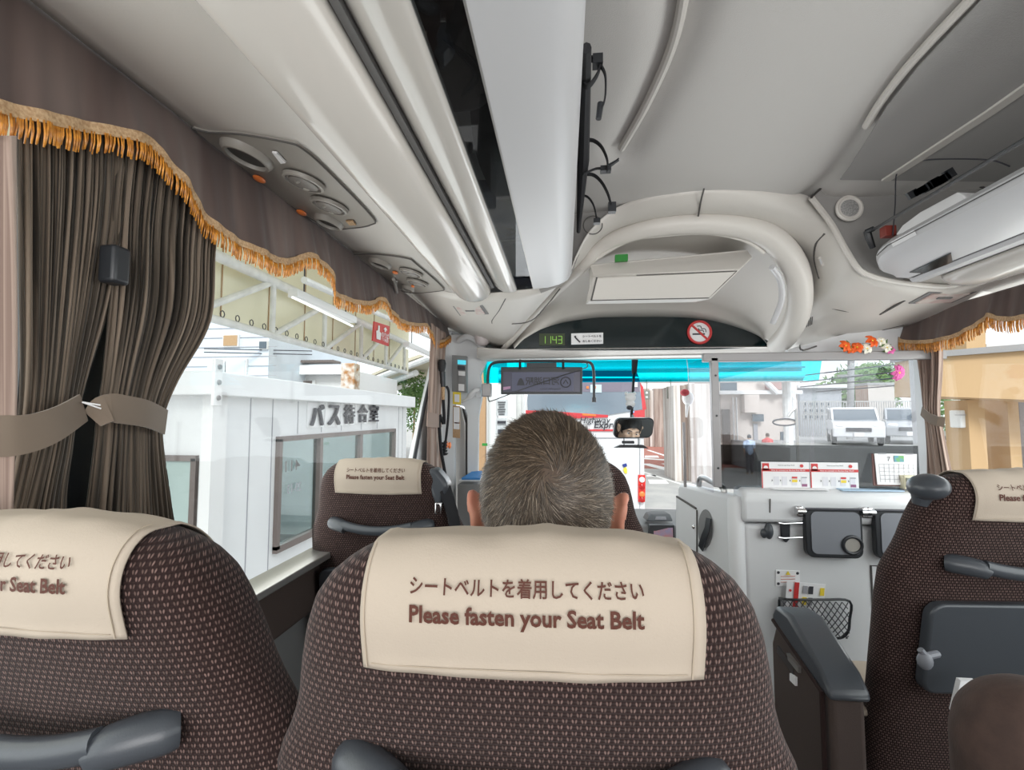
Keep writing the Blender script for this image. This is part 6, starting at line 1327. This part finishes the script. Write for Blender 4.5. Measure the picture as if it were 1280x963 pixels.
# far part of the canopy
fc = thing('far_canopy', 'distant cream canopy roof with slanted beams beyond the truss', 'canopy', P(480, 470, 26))
fcp = [P(440, 492, 30), P(452, 476, 24), P(500, 455, 20), P(545, 440, 18), P(560, 470, 24), P(535, 478, 30), P(500, 487, 34)]
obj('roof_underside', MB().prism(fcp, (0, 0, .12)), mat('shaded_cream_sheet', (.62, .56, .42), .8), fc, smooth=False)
for a, b in (((450, 488, 27), (520, 462, 20)), ((470, 491, 30), (540, 468, 22)), ((505, 490, 33), (556, 474, 25)), ((453, 476, 24), (545, 440, 17.9))): obj('roof_beam', MB().tube([P(*a)-UP*.15, P(*b)-UP*.15], .14, 8), 'pipe', fc)
obj('support_post', MB().tube([P(560, 470, 24), Vector((P(560, 470, 24).x, P(560, 470, 24).y, GZ))], .15, 8), 'pipe', fc)
def tube_lamp(a, b, label):
    c = (a+b)/2; t = thing('fluorescent_fixture', label, 'lamp', c); d = (b-a).normalized(); L = (b-a).length; R_ = Matrix.Rotation(math.atan2(d.y, d.x)-math.pi/2, 3, 'Z')
    obj('fixture_housing', MB().box(c, (.16, L, .12), R_), 'white2', t, bevel=.01); obj('lamp_tube', MB().tube([a-UP*.09, b-UP*.09], .02, 10), mat('tube_glow', (.9, .9, .9), .3, emit=(1, 1, 1), estr=.8), t)
    for q in (a.lerp(b, .15), a.lerp(b, .85)): obj('hanger_chain', MB().tube([q+UP*.06, q+UP*.55], .012, 6), 'ink', t)
XF = XT+1.1
tube_lamp(PX(366, 364, XF), PX(441, 402, XF), 'white fluorescent tube fixture hanging beside the truss, nearer one')
tube_lamp(PX(508, 431, XF), PX(545, 447, XF), 'white fluorescent tube fixture farther along, near the window edge')
obj('overhead_pipe', MB().tube([PX(380, 350, XF+.3), PX(560, 432, XF+.3)], .05, 10), 'pipe', None, cat='pipe', label='white overhead pipe running above the fluorescent fixtures')
rs = thing('red_hanging_sign', 'small red sign with white hand and arrow hanging below the canopy', 'sign', PX(475, 417, XT+.7))
XS = XT+.7; rq = [PX(468, 402, XS), PX(487, 408, XS), PX(486, 433, XS), PX(466, 426, XS)]
obj('sign_board', MB().prism(rq, (-.03, 0, 0)), 'red', rs, smooth=False)
def onR(u, v, o=.02): return (rq[0].lerp(rq[1], u)).lerp(rq[3].lerp(rq[2], u), v)+Vector((o, 0, 0))
obj('white_hand', MB().prism([onR(.12, .45), onR(.22, .40), onR(.22, .15), onR(.30, .15), onR(.32, .45), onR(.42, .5), onR(.40, .85), onR(.18, .85)], (-.012, 0, 0)), 'paper', rs)
obj('white_arrow', MB().prism([onR(.68, .12), onR(.80, .26), onR(.72, .26), onR(.72, .36), onR(.64, .36), onR(.64, .26), onR(.56, .26)], (-.012, 0, 0)), 'paper', rs)
text('lettering', 'のりば', onR(.68, .55), YD, UP, 'paper', rs, width=.45, bold=.02); text('lettering', 'バス停留所', onR(.68, .78), YD, UP, 'paper', rs, width=.45, bold=.01)
# --- background buildings at left
def house(label, q, Y, depth, m, wins=(), roof=None, name='house'):
    t = thing(name, label, 'building', P(q[0], q[3], Y)); x0, x1 = P(q[0], 500, Y).x, P(q[2], 500, Y).x; z1 = P(600, q[1], Y).z if q[1] is not None else 6
    obj('walls', MB().box(((x0+x1)/2, Y+depth/2, (GZ+z1)/2), (x1-x0, depth, z1-GZ)), m, t, smooth=False)
    for a, b, c, d, wm in wins:
        p, r = P(a, b, Y), P(c, d, Y); f = obj('window', MB().box(((p.x+r.x)/2, Y-.03, (p.z+r.z)/2), (r.x-p.x, .10, p.z-r.z)), 'white2', t, smooth=False)
        obj('pane', MB().box(((p.x+r.x)/2, Y-.07, (p.z+r.z)/2), ((r.x-p.x)*.86, .06, (p.z-r.z)*.84)), wm, f, smooth=False)
    if roof: obj('roof', MB().box(((x0+x1)/2, Y+depth/2-.1, z1+.1), (x1-x0+.5, depth+.6, .22)), roof, t, bevel=.03)
    return t
M['palebl'] = mat('pale_blue_siding', (.66, .72, .80), .6, noise=.06, nscale=2); M['dkpane'] = mat('dark_pane', (.10, .13, .16), .2)
Yh = 13
hs = house('pale blue sided house with small windows behind the booth roof', (180, 395, 334, 500), Yh, 6, 'palebl', [(281, 419, 300, 434, 'braid'), (326, 427, 336, 437, 'dkpane'), (262, 452, 284, 470, 'palebl'), (284, 449, 310, 472, 'palebl')])
mb = MB(); z = GZ
while z < 6: mb.box((P(262, 450, Yh).x, Yh-.01, z), (P(345, 450, Yh).x-P(180, 450, Yh).x, .02, .015)); z += .28
obj('siding_lines', mb, 'greyink', hs, smooth=False)
for k, y in enumerate((436, 440.5)): obj('power_line', MB().tube([P(255, y, 12), P(390, y+3, 14)], .014, 6), 'ink', None, cat='cable', label='dark power line crossing above the booth, %s one' % ('upper', 'lower')[k])
hw = house('white building with dark tiled eaves behind the booth', (338, 459, 430, 500), 15, 5, 'white2', [(345, 476, 395, 486, 'bframe')])
mb = MB()
for k in range(26): mb.lathe((P(338, 455, 14.8).x+k*.088, 14.7, P(338, 453, 14.8).z), (0, 1, 0), [(.05, 0), (.05, .5)], 8)
obj('roof_tiles', mb, 'bframe', hw)
obj('eave_board', MB().box((P(385, 460, 14.8).x, 14.8, P(385, 463, 14.8).z), (2.5, .3, .30)), 'white2', hw, smooth=False)
rcx = thing('rusty_column', 'tall white column with peeling rust stains behind the booth', 'column', P(438, 480, 14)); cxp = P(438, 480, 14).x
obj('column_shaft', MB().box((cxp, 14, (GZ+P(438, 455, 14).z)/2), (.42, .42, P(438, 455, 14).z-GZ)), mat('rusted_paint', (.78, .76, .72), .8, col2=(.42, .20, .07), nscale=6), rcx, bevel=.02)
def tree(px, py, Y, w_, h_, label, seed, grp=None, gz=GZ, shrub=False):
    r = random.Random(seed); c = P(px, py, Y); t = thing('shrub' if shrub else 'tree', label, 'shrub' if shrub else 'tree', (c.x, Y, gz), group=grp); mb = MB(); rows = []
    n = 1500; 
    for k in range(n):
        while True:
            d = Vector((r.uniform(-1, 1), r.uniform(-1, 1), r.uniform(-1, 1)))
            if .3 < d.length < 1: break
        p = Vector((c.x+d.x*w_/2*(1+.2*math.sin(d.z*9+seed)), Y+d.y*w_/2, c.z+d.z*h_/2)); a = Vector((r.gauss(0, 1), r.gauss(0, 1), r.gauss(0, 1))).normalized(); b = a.orthogonal().normalized(); s_ = w_*.045
        mb.add([p, p+a*s_+b*s_*.5, p+a*s_*2.2, p+a*s_-b*s_*.5], [(0, 1, 2, 3)])
    obj('foliage', mb, 'leaf2', t, auto=180); obj('trunk', MB().tube([(c.x, Y, gz), (c.x+.05, Y, c.z)], [w_*.05, w_*.02], 8), 'braid', t)
M['leaf2'] = mat('tree_foliage', (.07, .17, .04), .7, col2=(.20, .32, .10), nscale=2)
tree(517, 500, 22, 1.6, 3.0, 'green tree just right of the booth beside the window edge', 1)
tree(524, 482, 27, 2.6, 2.6, 'pale green tree behind the one beside the booth', 2)
# --- straight ahead left of the coach
po = thing('bus_stop_sign', 'white bus stop board with timetable text left of the man', 'sign', P(624, 530, 9))
obj('pole', MB().tube([P(617, 460, 9.1), Vector((P(617, 460, 9.1).x, 9.1, GZ))], .10, 12), 'white2', po)
obj('sign_board', MB().prism([P(621, 500, 9), P(634, 500, 9), P(634, 520, 9), P(621, 520, 9)], (0, .05, 0)), mat('pale_grey_board', (.60, .62, .64), .6), po)
for k in range(6): obj('text_line', MB().box(P(627, 503+3*k, 8.98), (.15-.02*(k % 3), .01, .016)), 'ink', po)
obj('sign_board', MB().prism([P(621, 523, 9), P(633, 523, 9), P(633, 546, 9), P(621, 546, 9)], (0, .05, 0)), mat('pale_grey_board2', (.60, .62, .64), .6), po)
obj('bus_symbol', MB().box(P(627, 528, 8.97), (.16, .02, .05)).box(P(627, 540, 8.97), (.14, .02, .09)), 'ink', po)
obj('green_plate', MB().box(P(606, 556, 9), (.10, .03, .05)), 'green', po)
for i, (x, w_, m_) in enumerate(((603, .10, 'braid'), (611, .09, 'white2'), (640, .14, 'white2'), (648, .10, 'pipe'), (653, .06, 'white2'))):
    t = thing('platform_post', ['brown platform post at the far left of the windscreen', 'slim white platform post beside the bus stop board', 'broad white platform post behind the bus stop board', 'off white pipe post left of the coach', 'thin white ladder like post touching the coach'][i], 'post', (P(x, 500, 13+.6*i).x, 13+.6*i, GZ)); obj('shaft', MB().box((P(x, 500, 13+.6*i).x, 13+.6*i, GZ+2.4), (w_*2, .2, 4.8)), m_, t, bevel=.01)
    obj('base_plate', MB().box((P(x, 500, 13+.6*i).x, 13+.6*i, GZ+.05), (w_*3.2, .35, .1)), 'frame', t)
fe = thing('yellow_fence', 'yellowish lattice framework left of the windscreen beyond the door', 'fence', P(602, 530, 18))
for k in range(6): obj('fence_post', MB().box((P(596+k*3, 500, 18).x, 18, P(600, 515, 18).z-.3), (.06, .06, 2.6)), mat('ochre_paint', (.55, .42, .22), .7) if k == 0 else 'braid', fe)
for k in range(5): obj('fence_rail', MB().box((P(603, 500, 18).x, 18, P(600, 500+14*k, 18).z), (.7, .05, .06)), 'braid', fe)
# platform canopy ahead (reads cyan through the tinted band)
ca_ = thing('platform_canopy', 'broad pale canopy roof crossing above the coach', 'canopy', (4, 22, 4))
zc0, zc1 = P(760, 447, 20).z, P(760, 474, 20).z
obj('canopy_front', MB().box((2.7, 20.2, P(760, 460, 20).z+.05), (13.4, .3, P(760, 452, 20).z-P(760, 470, 20).z)), 'white2', ca_, bevel=.03)
obj('canopy_gutter', MB().tube([(-4, 20, P(760, 471, 20).z), (9.4, 20, P(760, 471, 20).z)], .16, 12), 'pipe', ca_)
obj('canopy_ledge', MB().box((2.7, 19.9, P(760, 462, 20).z), (13.4, .2, .06)), 'greyink', ca_)
obj('canopy_roof', MB().box((2.7, 22, P(760, 452, 20).z+.15), (13.4, 4.5, .3)), 'white2', ca_)
obj('canopy_soffit', MB().box((2.7, 20.1, P(760, 476, 20).z), (13.4, .15, .22)), mat('grey_soffit', (.45, .43, .42), .7), ca_)
for x in (-3.8, 9.2): obj('canopy_post', MB().tube([(x, 21, GZ), (x, 21, zc0)], .18, 10), 'pipe', ca_)
# striped stone-like building ahead right
M['plank'] = mat('weathered_vertical_boards', (.50, .42, .38), .85)
def boards(name, c1, c2, c3):
    m = bpy.data.materials.new(name); m.use_nodes = True; nt = m.node_tree; b = nt.nodes['Principled BSDF']; tc = nt.nodes.new('ShaderNodeTexCoord'); mp = nt.nodes.new('ShaderNodeMapping'); mp.inputs['Scale'].default_value = (5, 5, .25)
    n = nt.nodes.new('ShaderNodeTexNoise'); n.inputs['Scale'].default_value = 1; n.inputs['Detail'].default_value = 6; r = nt.nodes.new('ShaderNodeValToRGB'); r.color_ramp.elements[0].position = .35; r.color_ramp.elements[1].position = .66
    r.color_ramp.elements[0].color = c1+(1,); r.color_ramp.elements[1].color = c3+(1,); e = r.color_ramp.elements.new(.5); e.color = c2+(1,); nt.links.new(tc.outputs['Object'], mp.inputs[0]); nt.links.new(mp.outputs[0], n.inputs[0]); nt.links.new(n.outputs[0], r.inputs[0]); nt.links.new(r.outputs[0], b.inputs['Base Color']); b.inputs['Roughness'].default_value = .85; return m
M['plank'] = boards('brown_striped_cladding', (.22, .15, .13), (.36, .28, .24), (.52, .43, .38)); M['plank2'] = boards('pale_striped_cladding', (.42, .34, .30), (.64, .58, .54), (.80, .77, .74))
sbd = thing('striped_building', 'brown striped clad building block across the road right of the coach', 'building', (P(820, 520, 40).x, 40, GZ))
for (a, b, y0, m_, Yv) in ((803, 812, 486, 'plank', 40.6), (812, 818, 488, 'plank2', 40.3), (818, 842, 486, 'plank', 40), (796, 804, 489, 'plank', 40.5)):
    x0_, x1_ = P(a, 500, Yv).x, P(b, 500, Yv).x; z1_ = P(820, y0, Yv).z; obj('clad_panel', MB().box(((x0_+x1_)/2, Yv+2, (GZ+z1_)/2), (x1_-x0_, 4, z1_-GZ)), m_, sbd, smooth=False)
obj('upper_storey', MB().box((P(830, 480, 41).x, 43, P(830, 480, 41).z), (6, 4, 1.6)), 'white2', sbd, smooth=False)
wc = thing('mottled_wall', 'pale mottled clad wall section behind the clear side screen', 'wall', (P(868, 520, 19).x, 19, GZ))
for (a, b, y0, m_, Yv) in ((842, 850, 482, 'plank2', 19), (850, 862, 482, 'plank', 19.2), (862, 893, 480, 'plank2', 18.8)):
    x0_, x1_ = P(a, 500, Yv).x, P(b, 500, Yv).x; z1_ = P(820, y0, Yv).z; obj('clad_panel', MB().box(((x0_+x1_)/2, Yv+1, (GZ+z1_)/2), (x1_-x0_, 2, z1_-GZ)), m_, wc, smooth=False)
for i, (x, y, lb) in enumerate(((838.5, 491, 'small grey hanging shop sign with white characters, right one'), (808.5, 494, 'small grey hanging shop sign with white characters, left one'))):
    t = thing('hanging_sign', lb, 'sign', P(x, y, 19.95)); s_ = (1.17, .88)[i]
    obj('sign_board', MB().box(P(x, y, 19.95), (.27*s_, .06, .42*s_)).tube([P(x, y, 19.95), P(x, 474, 19.95)], .02, 6), mat('olive_grey_sign', (.20, .20, .17), .6), t, bevel=.01); text('lettering', '森' if i else '御', P(x, y-3, 19.9), XD, UP, 'paper', t, height=.11*s_, bold=.03); text('lettering', '林' if i else '飯', P(x, y+2.6, 19.9), XD, UP, 'paper', t, height=.11*s_, bold=.03)
# beige building seen through the partition screen
bb = thing('station_building', 'cream building with drain pipes and doorway behind the two people', 'building', (P(930, 520, 26).x, 26, GZ)); Yb = 26
def bq(x0, y0, x1, y1, m, n, o=.0, d=.3, par=None):
    a, b = P(x0, y0, Yb), P(x1, y1, Yb); return obj(n, MB().box(((a.x+b.x)/2, Yb+o+d/2, (a.z+b.z)/2), (abs(b.x-a.x), d, abs(a.z-b.z))), m, par or bb, smooth=False)
M['bcream'] = mat('warm_cream_plaster', (.70, .62, .57), .8, noise=.06, nscale=.8)
bq(893, 440, 1000, 585, 'bcream', 'wall', 0, 4); bq(893, 440, 900, 570, 'white2', 'corner_post', -.2, .2); bq(900, 478, 921, 491, 'dkpane', 'upper_window', -.05, .1)
bq(895, 489, 1000, 493, 'white2', 'ledge', -.3, .4); bq(902, 512, 914, 590, 'bframe', 'doorway', -.06, .1); bq(915, 497, 917, 590, 'white2', 'drain_pipe', -.25, .15); bq(919, 497, 921, 590, 'white2', 'drain_pipe', -.25, .15)
bq(926, 494, 945, 516, 'bcream', 'awning', -.5, .5); bq(938, 518, 952, 527, 'dkpane', 'small_sign', -.3, .1); bq(941, 530, 947, 560, 'greyink', 'notice_board', -.1, .1)
bq(985, 455, 995, 590, 'white2', 'white_pillar', -.3, .3); bq(975, 540, 985, 590, 'dkpane', 'doorway', -.06, .1); bq(955, 455, 992, 487, mat('rose_panel', (.45, .30, .28), .8), 'upper_panel', -.1, .2)
obj('diagonal_brace', MB().tube([P(952, 472, 25.6), P(972, 492, 25.6)], .14, 8), 'white2', bb)
obj('drain_pipe', MB().tube(smooth_poly([P(984, 492, 25.4), P(991, 498, 25.4), P(992, 510, 25.4), P(990, 590, 25.4)], 4), .10, 8), 'white2', bb)
cmr = thing('convex_mirror', 'oval roadside mirror on a dark curved arm seen through the screen', 'mirror', P(985, 528, 8))
obj('mirror_rim', MB().tube([P(981+15*math.cos(a), 528+4.2*math.sin(a), 8) for a in [i*math.pi/14 for i in range(29)]], .012, 6, caps=False), 'ink', cmr)
obj('mirror_face', MB().prism([P(981+14.5*math.cos(a), 528+3.9*math.sin(a), 8.01) for a in [i*math.pi/14 for i in range(28)]], (0, .02, 0)), 'bcream', cmr)
obj('mirror_arm', MB().tube(smooth_poly([P(985, 521, 8), P(990, 514, 8), P(994, 511, 8)], 4)+[P(995, 515, 8), Vector((P(995, 515, 8).x, 8, GZ))], .022, 8), 'alu', cmr)
# people on the pavement
def walker(px, py_top, Y, shirt, trou, label, hairc='ink', arm=0.0, face=-1):
    h = 1.68; gz = GZ; x = P(px, 540, Y).x; t = thing('person', label, 'person', (x, Y, gz)); mb = MB(); q = lambda a, b, c: (x+a, Y+b, gz+c)
    mb.ball(q(0, 0, 1.56), (.075, .09, .11), 16, 12); mb.seg(q(0, 0, 1.48), q(0, 0, 1.38), .05, .055); mb.seg(q(0, .01, 1.32), q(0, 0, .95), .15, .13, 16); mb.seg(q(-.13, 0, 1.36), q(.13, 0, 1.36), .06, .06)
    mb.ball(q(0, face*.095, 1.55), (.012, .02, .02), 8, 6)
    for sx in (-1, 1):
        mb.seg(q(sx*.18, 0, 1.35), q(sx*.22, face*.02, 1.08), .048, .038); mb.seg(q(sx*.22, face*.02, 1.08), q(sx*.17, face*(.08+arm), .90+arm), .036, .026); mb.ball(q(sx*.165, face*(.10+arm), .85+arm), (.03, .025, .045), 10, 8)
        for k in range(4): mb.seg(q(sx*.165-.02+.0135*k, face*(.10+arm), .83+arm), q(sx*.165-.02+.0135*k, face*(.11+arm), .765+arm), .009, .008, 6)
        mb.seg(q(sx*.08, 0, .92), q(sx*.09, 0, .48), .085, .06); mb.seg(q(sx*.09, 0, .48), q(sx*.09, .02, .08), .055, .04); mb.seg(q(sx*.09, .02, .05), q(sx*.10, face*.14, .04), .04, .032)
    remesh(mb, 'body', .014, 'skin2', t, 2)
    mb = MB(); mb.seg(q(0, .01, 1.32), q(0, 0, .95), .168, .15, 16); mb.seg(q(-.14, 0, 1.36), q(.14, 0, 1.36), .072, .072)
    for sx in (-1, 1): mb.seg(q(sx*.18, 0, 1.35), q(sx*.212, face*.02, 1.15), .066, .058)
    remesh(mb, 'shirt', .014, shirt, t, 2); mb = MB(); mb.ball(q(0, 0, .93), (.155, .12, .09), 16, 10)
    for sx in (-1, 1): mb.seg(q(sx*.08, 0, .92), q(sx*.09, 0, .48), .10, .078); mb.seg(q(sx*.09, 0, .48), q(sx*.09, .02, .12), .074, .06)
    remesh(mb, 'trousers', .014, trou, t, 2); mb = MB(); mb.ball(q(0, -face*.02, 1.60), (.085, .09, .095), 16, 12); obj('hair', mb, hairc, t); return t
walker(936, 538, 21.5, mat('pale_blue_shirt', (.50, .60, .78), .8), mat('grey_trousers', (.14, .13, .14), .8), 'person in pale blue shirt with a dark backpack strap, standing by the doorway', face=1)
walker(959, 536, 23.5, mat('red_shirt', (.75, .12, .12), .8), mat('red_trousers', (.55, .10, .10), .8), 'person in red clothes walking in front of the cream building', mat('brown_hair', (.10, .05, .03), .7), arm=.06, face=1)
# parked cars on the raised car park, fence, chimney
GR = P(1050, 556, 22).z
M['conc'] = mat('concrete', (.42, .42, .42), .85, noise=.2, nscale=1)
dkk = obj('raised_car_park', MB().box((P(1110, 560, 26).x+3.5, 28, (GZ+GR)/2), (22, 17, GR-GZ)), 'conc', kind='structure', smooth=False); dkk.name = 'trim_64'
def car(px, Y, col, label, rz, s=1.0):
    c = P(px, 540, Y); t = thing('car', label, 'car', (c.x, Y, GR), rz); L = t.location
    def pr(pts, w_, m, n, par, off=0, bev=.05): return obj(n, MB().prism([(a*s, (-w_/2+off)*s, b*s) for a, b in pts], (0, w_*s, 0)), m, par, world=False, bevel=bev)
    b = pr([(-2.2, .35), (-2.25, .75), (-2.1, .98), (-1.0, 1.05), (1.3, 1.08), (2.15, 1.02), (2.2, .6), (2.15, .35)], 1.75, col, 'car_body', t)
    g = pr([(-1.15, 1.03), (-.45, 1.52), (1.5, 1.56), (2.0, 1.08)], 1.58, 'dkpane', 'car_windows', t, bev=.06); pr([(-.45, 1.50), (1.45, 1.54), (1.40, 1.62), (-.35, 1.60)], 1.50, col, 'car_roof', t, bev=.04)
    for a, b_ in (((-1.10, 1.05), (-.42, 1.55)), ((.45, 1.05), (.45, 1.56)), ((1.95, 1.05), (1.45, 1.56))):
        for sy in (-1, 1): obj('door_pillar', MB().tube([(a[0]*s, sy*.80*s, a[1]*s), (b_[0]*s, sy*.78*s, b_[1]*s)], .045*s, 6), col, t, world=False)
    for x in (-1.4, 1.4):
        for sy in (-1, 1): w_ = obj('wheel', MB().lathe((x*s, sy*.80*s-.1*s, .33*s), (0, 1, 0), [(.18*s, 0), (.32*s, .02), (.33*s, .05), (.33*s, .15), (.32*s, .19), (.18*s, .2)], 20), 'black', t, world=False); obj('hub_cap', MB().lathe((x*s, sy*(.80+.1)*s-.0, .33*s), (0, sy, 0), [(.18*s, 0), (.15*s, .015), (0, .02)], 14), 'alu', w_, world=False)
    for sy in (-1, 1): obj('headlight', MB().ball((-2.17*s, sy*.62*s, .82*s), (.09*s, .20*s, .09*s), 12, 8), 'paper', t, world=False)
    obj('front_grille', MB().box((-2.24*s, 0, .66*s), (.06*s, .85*s, .16*s)), 'ink', t, world=False); obj('number_plate', MB().box((-2.27*s, 0, .47*s), (.03, .33*s, .16*s)), 'paper', t, world=False)
M['carw'] = mat('white_car_paint', (.78, .78, .79), .25, coat=.6); M['carg'] = mat('silver_car_paint', (.50, .51, .53), .28, .3, coat=.5)
car(1066, 23, 'carw', 'white parked car seen through the screen, its bonnet towards the viewer', math.radians(66))
car(1135, 24, 'carg', 'silver white parked car to the right of the first one behind the screen', math.radians(60))
fn = thing('railing_fence', 'pale metal railing behind the parked cars', 'fence', (P(1080, 520, 30).x, 30, GR)); xa, xb = P(1000, 520, 30).x, P(1175, 520, 30).x
for z in (P(1080, 502, 30).z, P(1080, 518, 30).z): obj('rail', MB().box(((xa+xb)/2, 30, z), (xb-xa, .05, .06)), 'alu', fn)
for k in range(60): obj('baluster', MB().box((xa+(xb-xa)*k/59, 30, (P(1080, 502, 30).z+GR)/2), (.035, .035, P(1080, 502, 30).z-GR)), 'alu', fn)
chm = thing('brick_chimney', 'square tan brick chimney block behind the railing', 'chimney', (P(1102, 500, 34).x, 34, GZ))
mbk = bpy.data.materials.new('tan_brick'); mbk.use_nodes = True; nt = mbk.node_tree; bt_ = nt.nodes.new('ShaderNodeTexBrick'); bt_.inputs['Color1'].default_value = (.40, .24, .16, 1); bt_.inputs['Color2'].default_value = (.48, .32, .23, 1); bt_.inputs['Mortar'].default_value = (.6, .55, .5, 1); bt_.inputs['Scale'].default_value = 1.2; tc = nt.nodes.new('ShaderNodeTexCoord'); nt.links.new(tc.outputs['Object'], bt_.inputs[0]); nt.links.new(bt_.outputs[0], nt.nodes['Principled BSDF'].inputs['Base Color'])
obj('chimney_stack', MB().box((P(1102, 500, 34).x, 34.7, (P(1102, 481, 34).z+GZ)/2), (1.6, 1.4, P(1102, 481, 34).z-GZ)), mbk, chm, smooth=False)
obj('chimney_cap', MB().box((P(1102, 500, 34).x, 34.7, P(1102, 480, 34).z), (1.75, 1.55, .15)), 'conc', chm, smooth=False)
tree(1072, 492, 38, 5, 4, 'dark green tree left of the brick chimney', 11); tree(1098, 472, 47, 6, 2.6, 'green treetops above the brick chimney', 12)
gb_ = house('grey low building with small square windows left of the parked cars', (1000, 488, 1052, 560), 32, 5, mat('grey_render', (.42, .44, .47), .8), [(x, y, x+4, y+4.5, 'dkpane') for x in (1004, 1011, 1018, 1025, 1032) for y in (503, 511, 519)], 'white2')
for k, (a, b) in enumerate((((1000, 478, 28), (1150, 462, 24)), ((1000, 484, 28), (1150, 470, 24)), ((1000, 470, 28), (1150, 452, 24)), ((1020, 490, 28), (1150, 480, 24)))): obj('power_line', MB().tube([P(*a), P(*b)], .03, 6), 'ink', None, cat='cable', label='dark overhead cable seen through the screen, number %d counted from the top' % (k+1) if False else ['dark overhead cable through the screen, second from the top', 'dark overhead cable through the screen, third from the top', 'dark overhead cable through the screen, topmost', 'dark overhead cable through the screen, lowest'][k])
up = thing('utility_pole', 'leaning grey utility pole seen through the clear screen', 'pole', (P(1060, 500, 27).x, 27, GZ)); obj('pole_shaft', MB().tube([(P(1058, 500, 27).x, 27, GZ), P(1064, 448, 27)], .16, 10), 'conc', up); obj('cross_arm', MB().box(P(1062, 470, 27), (1.2, .12, .12)), 'frame', up)
# --- orange beige building on the right
M['ora'] = mat('apricot_plaster', (.55, .36, .19), .75, noise=.06, nscale=1.5); M['ora2'] = mat('brown_dark_soffit', (.32, .18, .08), .8)
Yo = 7.0
ob = thing('apricot_building', 'apricot plaster building with a deep beam and square columns outside the right window', 'building', (P(1240, 500, Yo).x, Yo, GZ))
def oq(x0, y0, x1, y1, m, n, o=0, d=.4):
    a, b = P(x0, y0, Yo), P(x1, y1, Yo); return obj(n, MB().box(((a.x+b.x)/2, Yo+o+d/2, (a.z+b.z)/2), (abs(b.x-a.x), d, abs(a.z-b.z))), m, ob, smooth=False)
zg = 1
obj('beam', MB().prism([P(1150, 448, Yo), P(1420, 428, Yo-.8), P(1420, 505, Yo-.8), P(1150, 495, Yo)], (0, .5, 0)), 'ora', ob, smooth=False)
obj('beam_cap', MB().prism([P(1150, 441, Yo-.05), P(1420, 418, Yo-.85), P(1420, 428, Yo-.85), P(1150, 448, Yo-.05)], (0, .6, 0)), 'frame', ob, smooth=False)
obj('white_band', MB().prism([P(1233, 430, Yo+.2), P(1420, 408, Yo-.5), P(1420, 421, Yo-.5), P(1233, 438, Yo+.2)], (0, .3, 0)), 'white2', ob, smooth=False)
for x0_, x1_ in ((1213, 1234), (1263, 1277)):
    a, b = P(x0_, 500, Yo), P(x1_, 500, Yo); obj('column', MB().box(((a.x+b.x)/2, Yo+.25, (GZ+a.z)/2), (b.x-a.x, .4, a.z-GZ)), 'ora', ob, smooth=False)
obj('upper_column', MB().prism([P(1208, 395, Yo+.1), P(1232, 392, Yo+.1), P(1232, 441, Yo+.1), P(1208, 443, Yo+.1)], (0, .4, 0)), 'ora', ob, smooth=False)
obj('soffit_panel', MB().prism([P(1234, 496, Yo+1.5), P(1264, 496, Yo+1.5), P(1264, 560, Yo+1.5), P(1234, 560, Yo+1.5)], (0, .2, 0)), 'ora2', ob, smooth=False)
obj('interior_wall', MB().prism([P(1236, 540, Yo+2), P(1300, 540, Yo+2), P(1300, 640, Yo+2), P(1236, 640, Yo+2)], (0, .2, 0)), 'bcream', ob, smooth=False)
obj('dark_panel', MB().prism([P(1275, 496, Yo+.6), P(1340, 496, Yo+.6), P(1340, 640, Yo+.6), P(1275, 640, Yo+.6)], (0, .2, 0)), 'bframe', ob, smooth=False)
tree(1190, 520, 13, 1.4, 2.0, 'light green shrub growing above the rock wall outside the right window', 15)
rkw = thing('rock_wall', 'dark stone retaining wall under the shrub outside the right window', 'wall', (P(1200, 560, 11).x, 11, GZ)); rr_ = random.Random(9)
mb = MB()
for r_ in range(6):
    for k in range(7): mb.ball((P(1180, 560, 11).x+k*.34+(.17 if r_ % 2 else 0), 11, P(1200, 545+r_*12, 11).z), (.19, .16, .105), 8, 6)
obj('stones', mb, mat('stone_grey', (.14, .14, .13), .9, col2=(.28, .27, .24), nscale=3), rkw)
wbx = thing('white_meter_box', 'white meter box hanging beside the apricot column outside', 'box', P(1206, 525, 7.2)); obj('box_body', MB().box(P(1205.5, 524, 7.2), (.24, .2, .24)), 'white2', wbx, bevel=.02); obj('box_lid_line', MB().box(P(1205.5, 519, 7.09), (.22, .02, .01)), 'greyink', wbx)
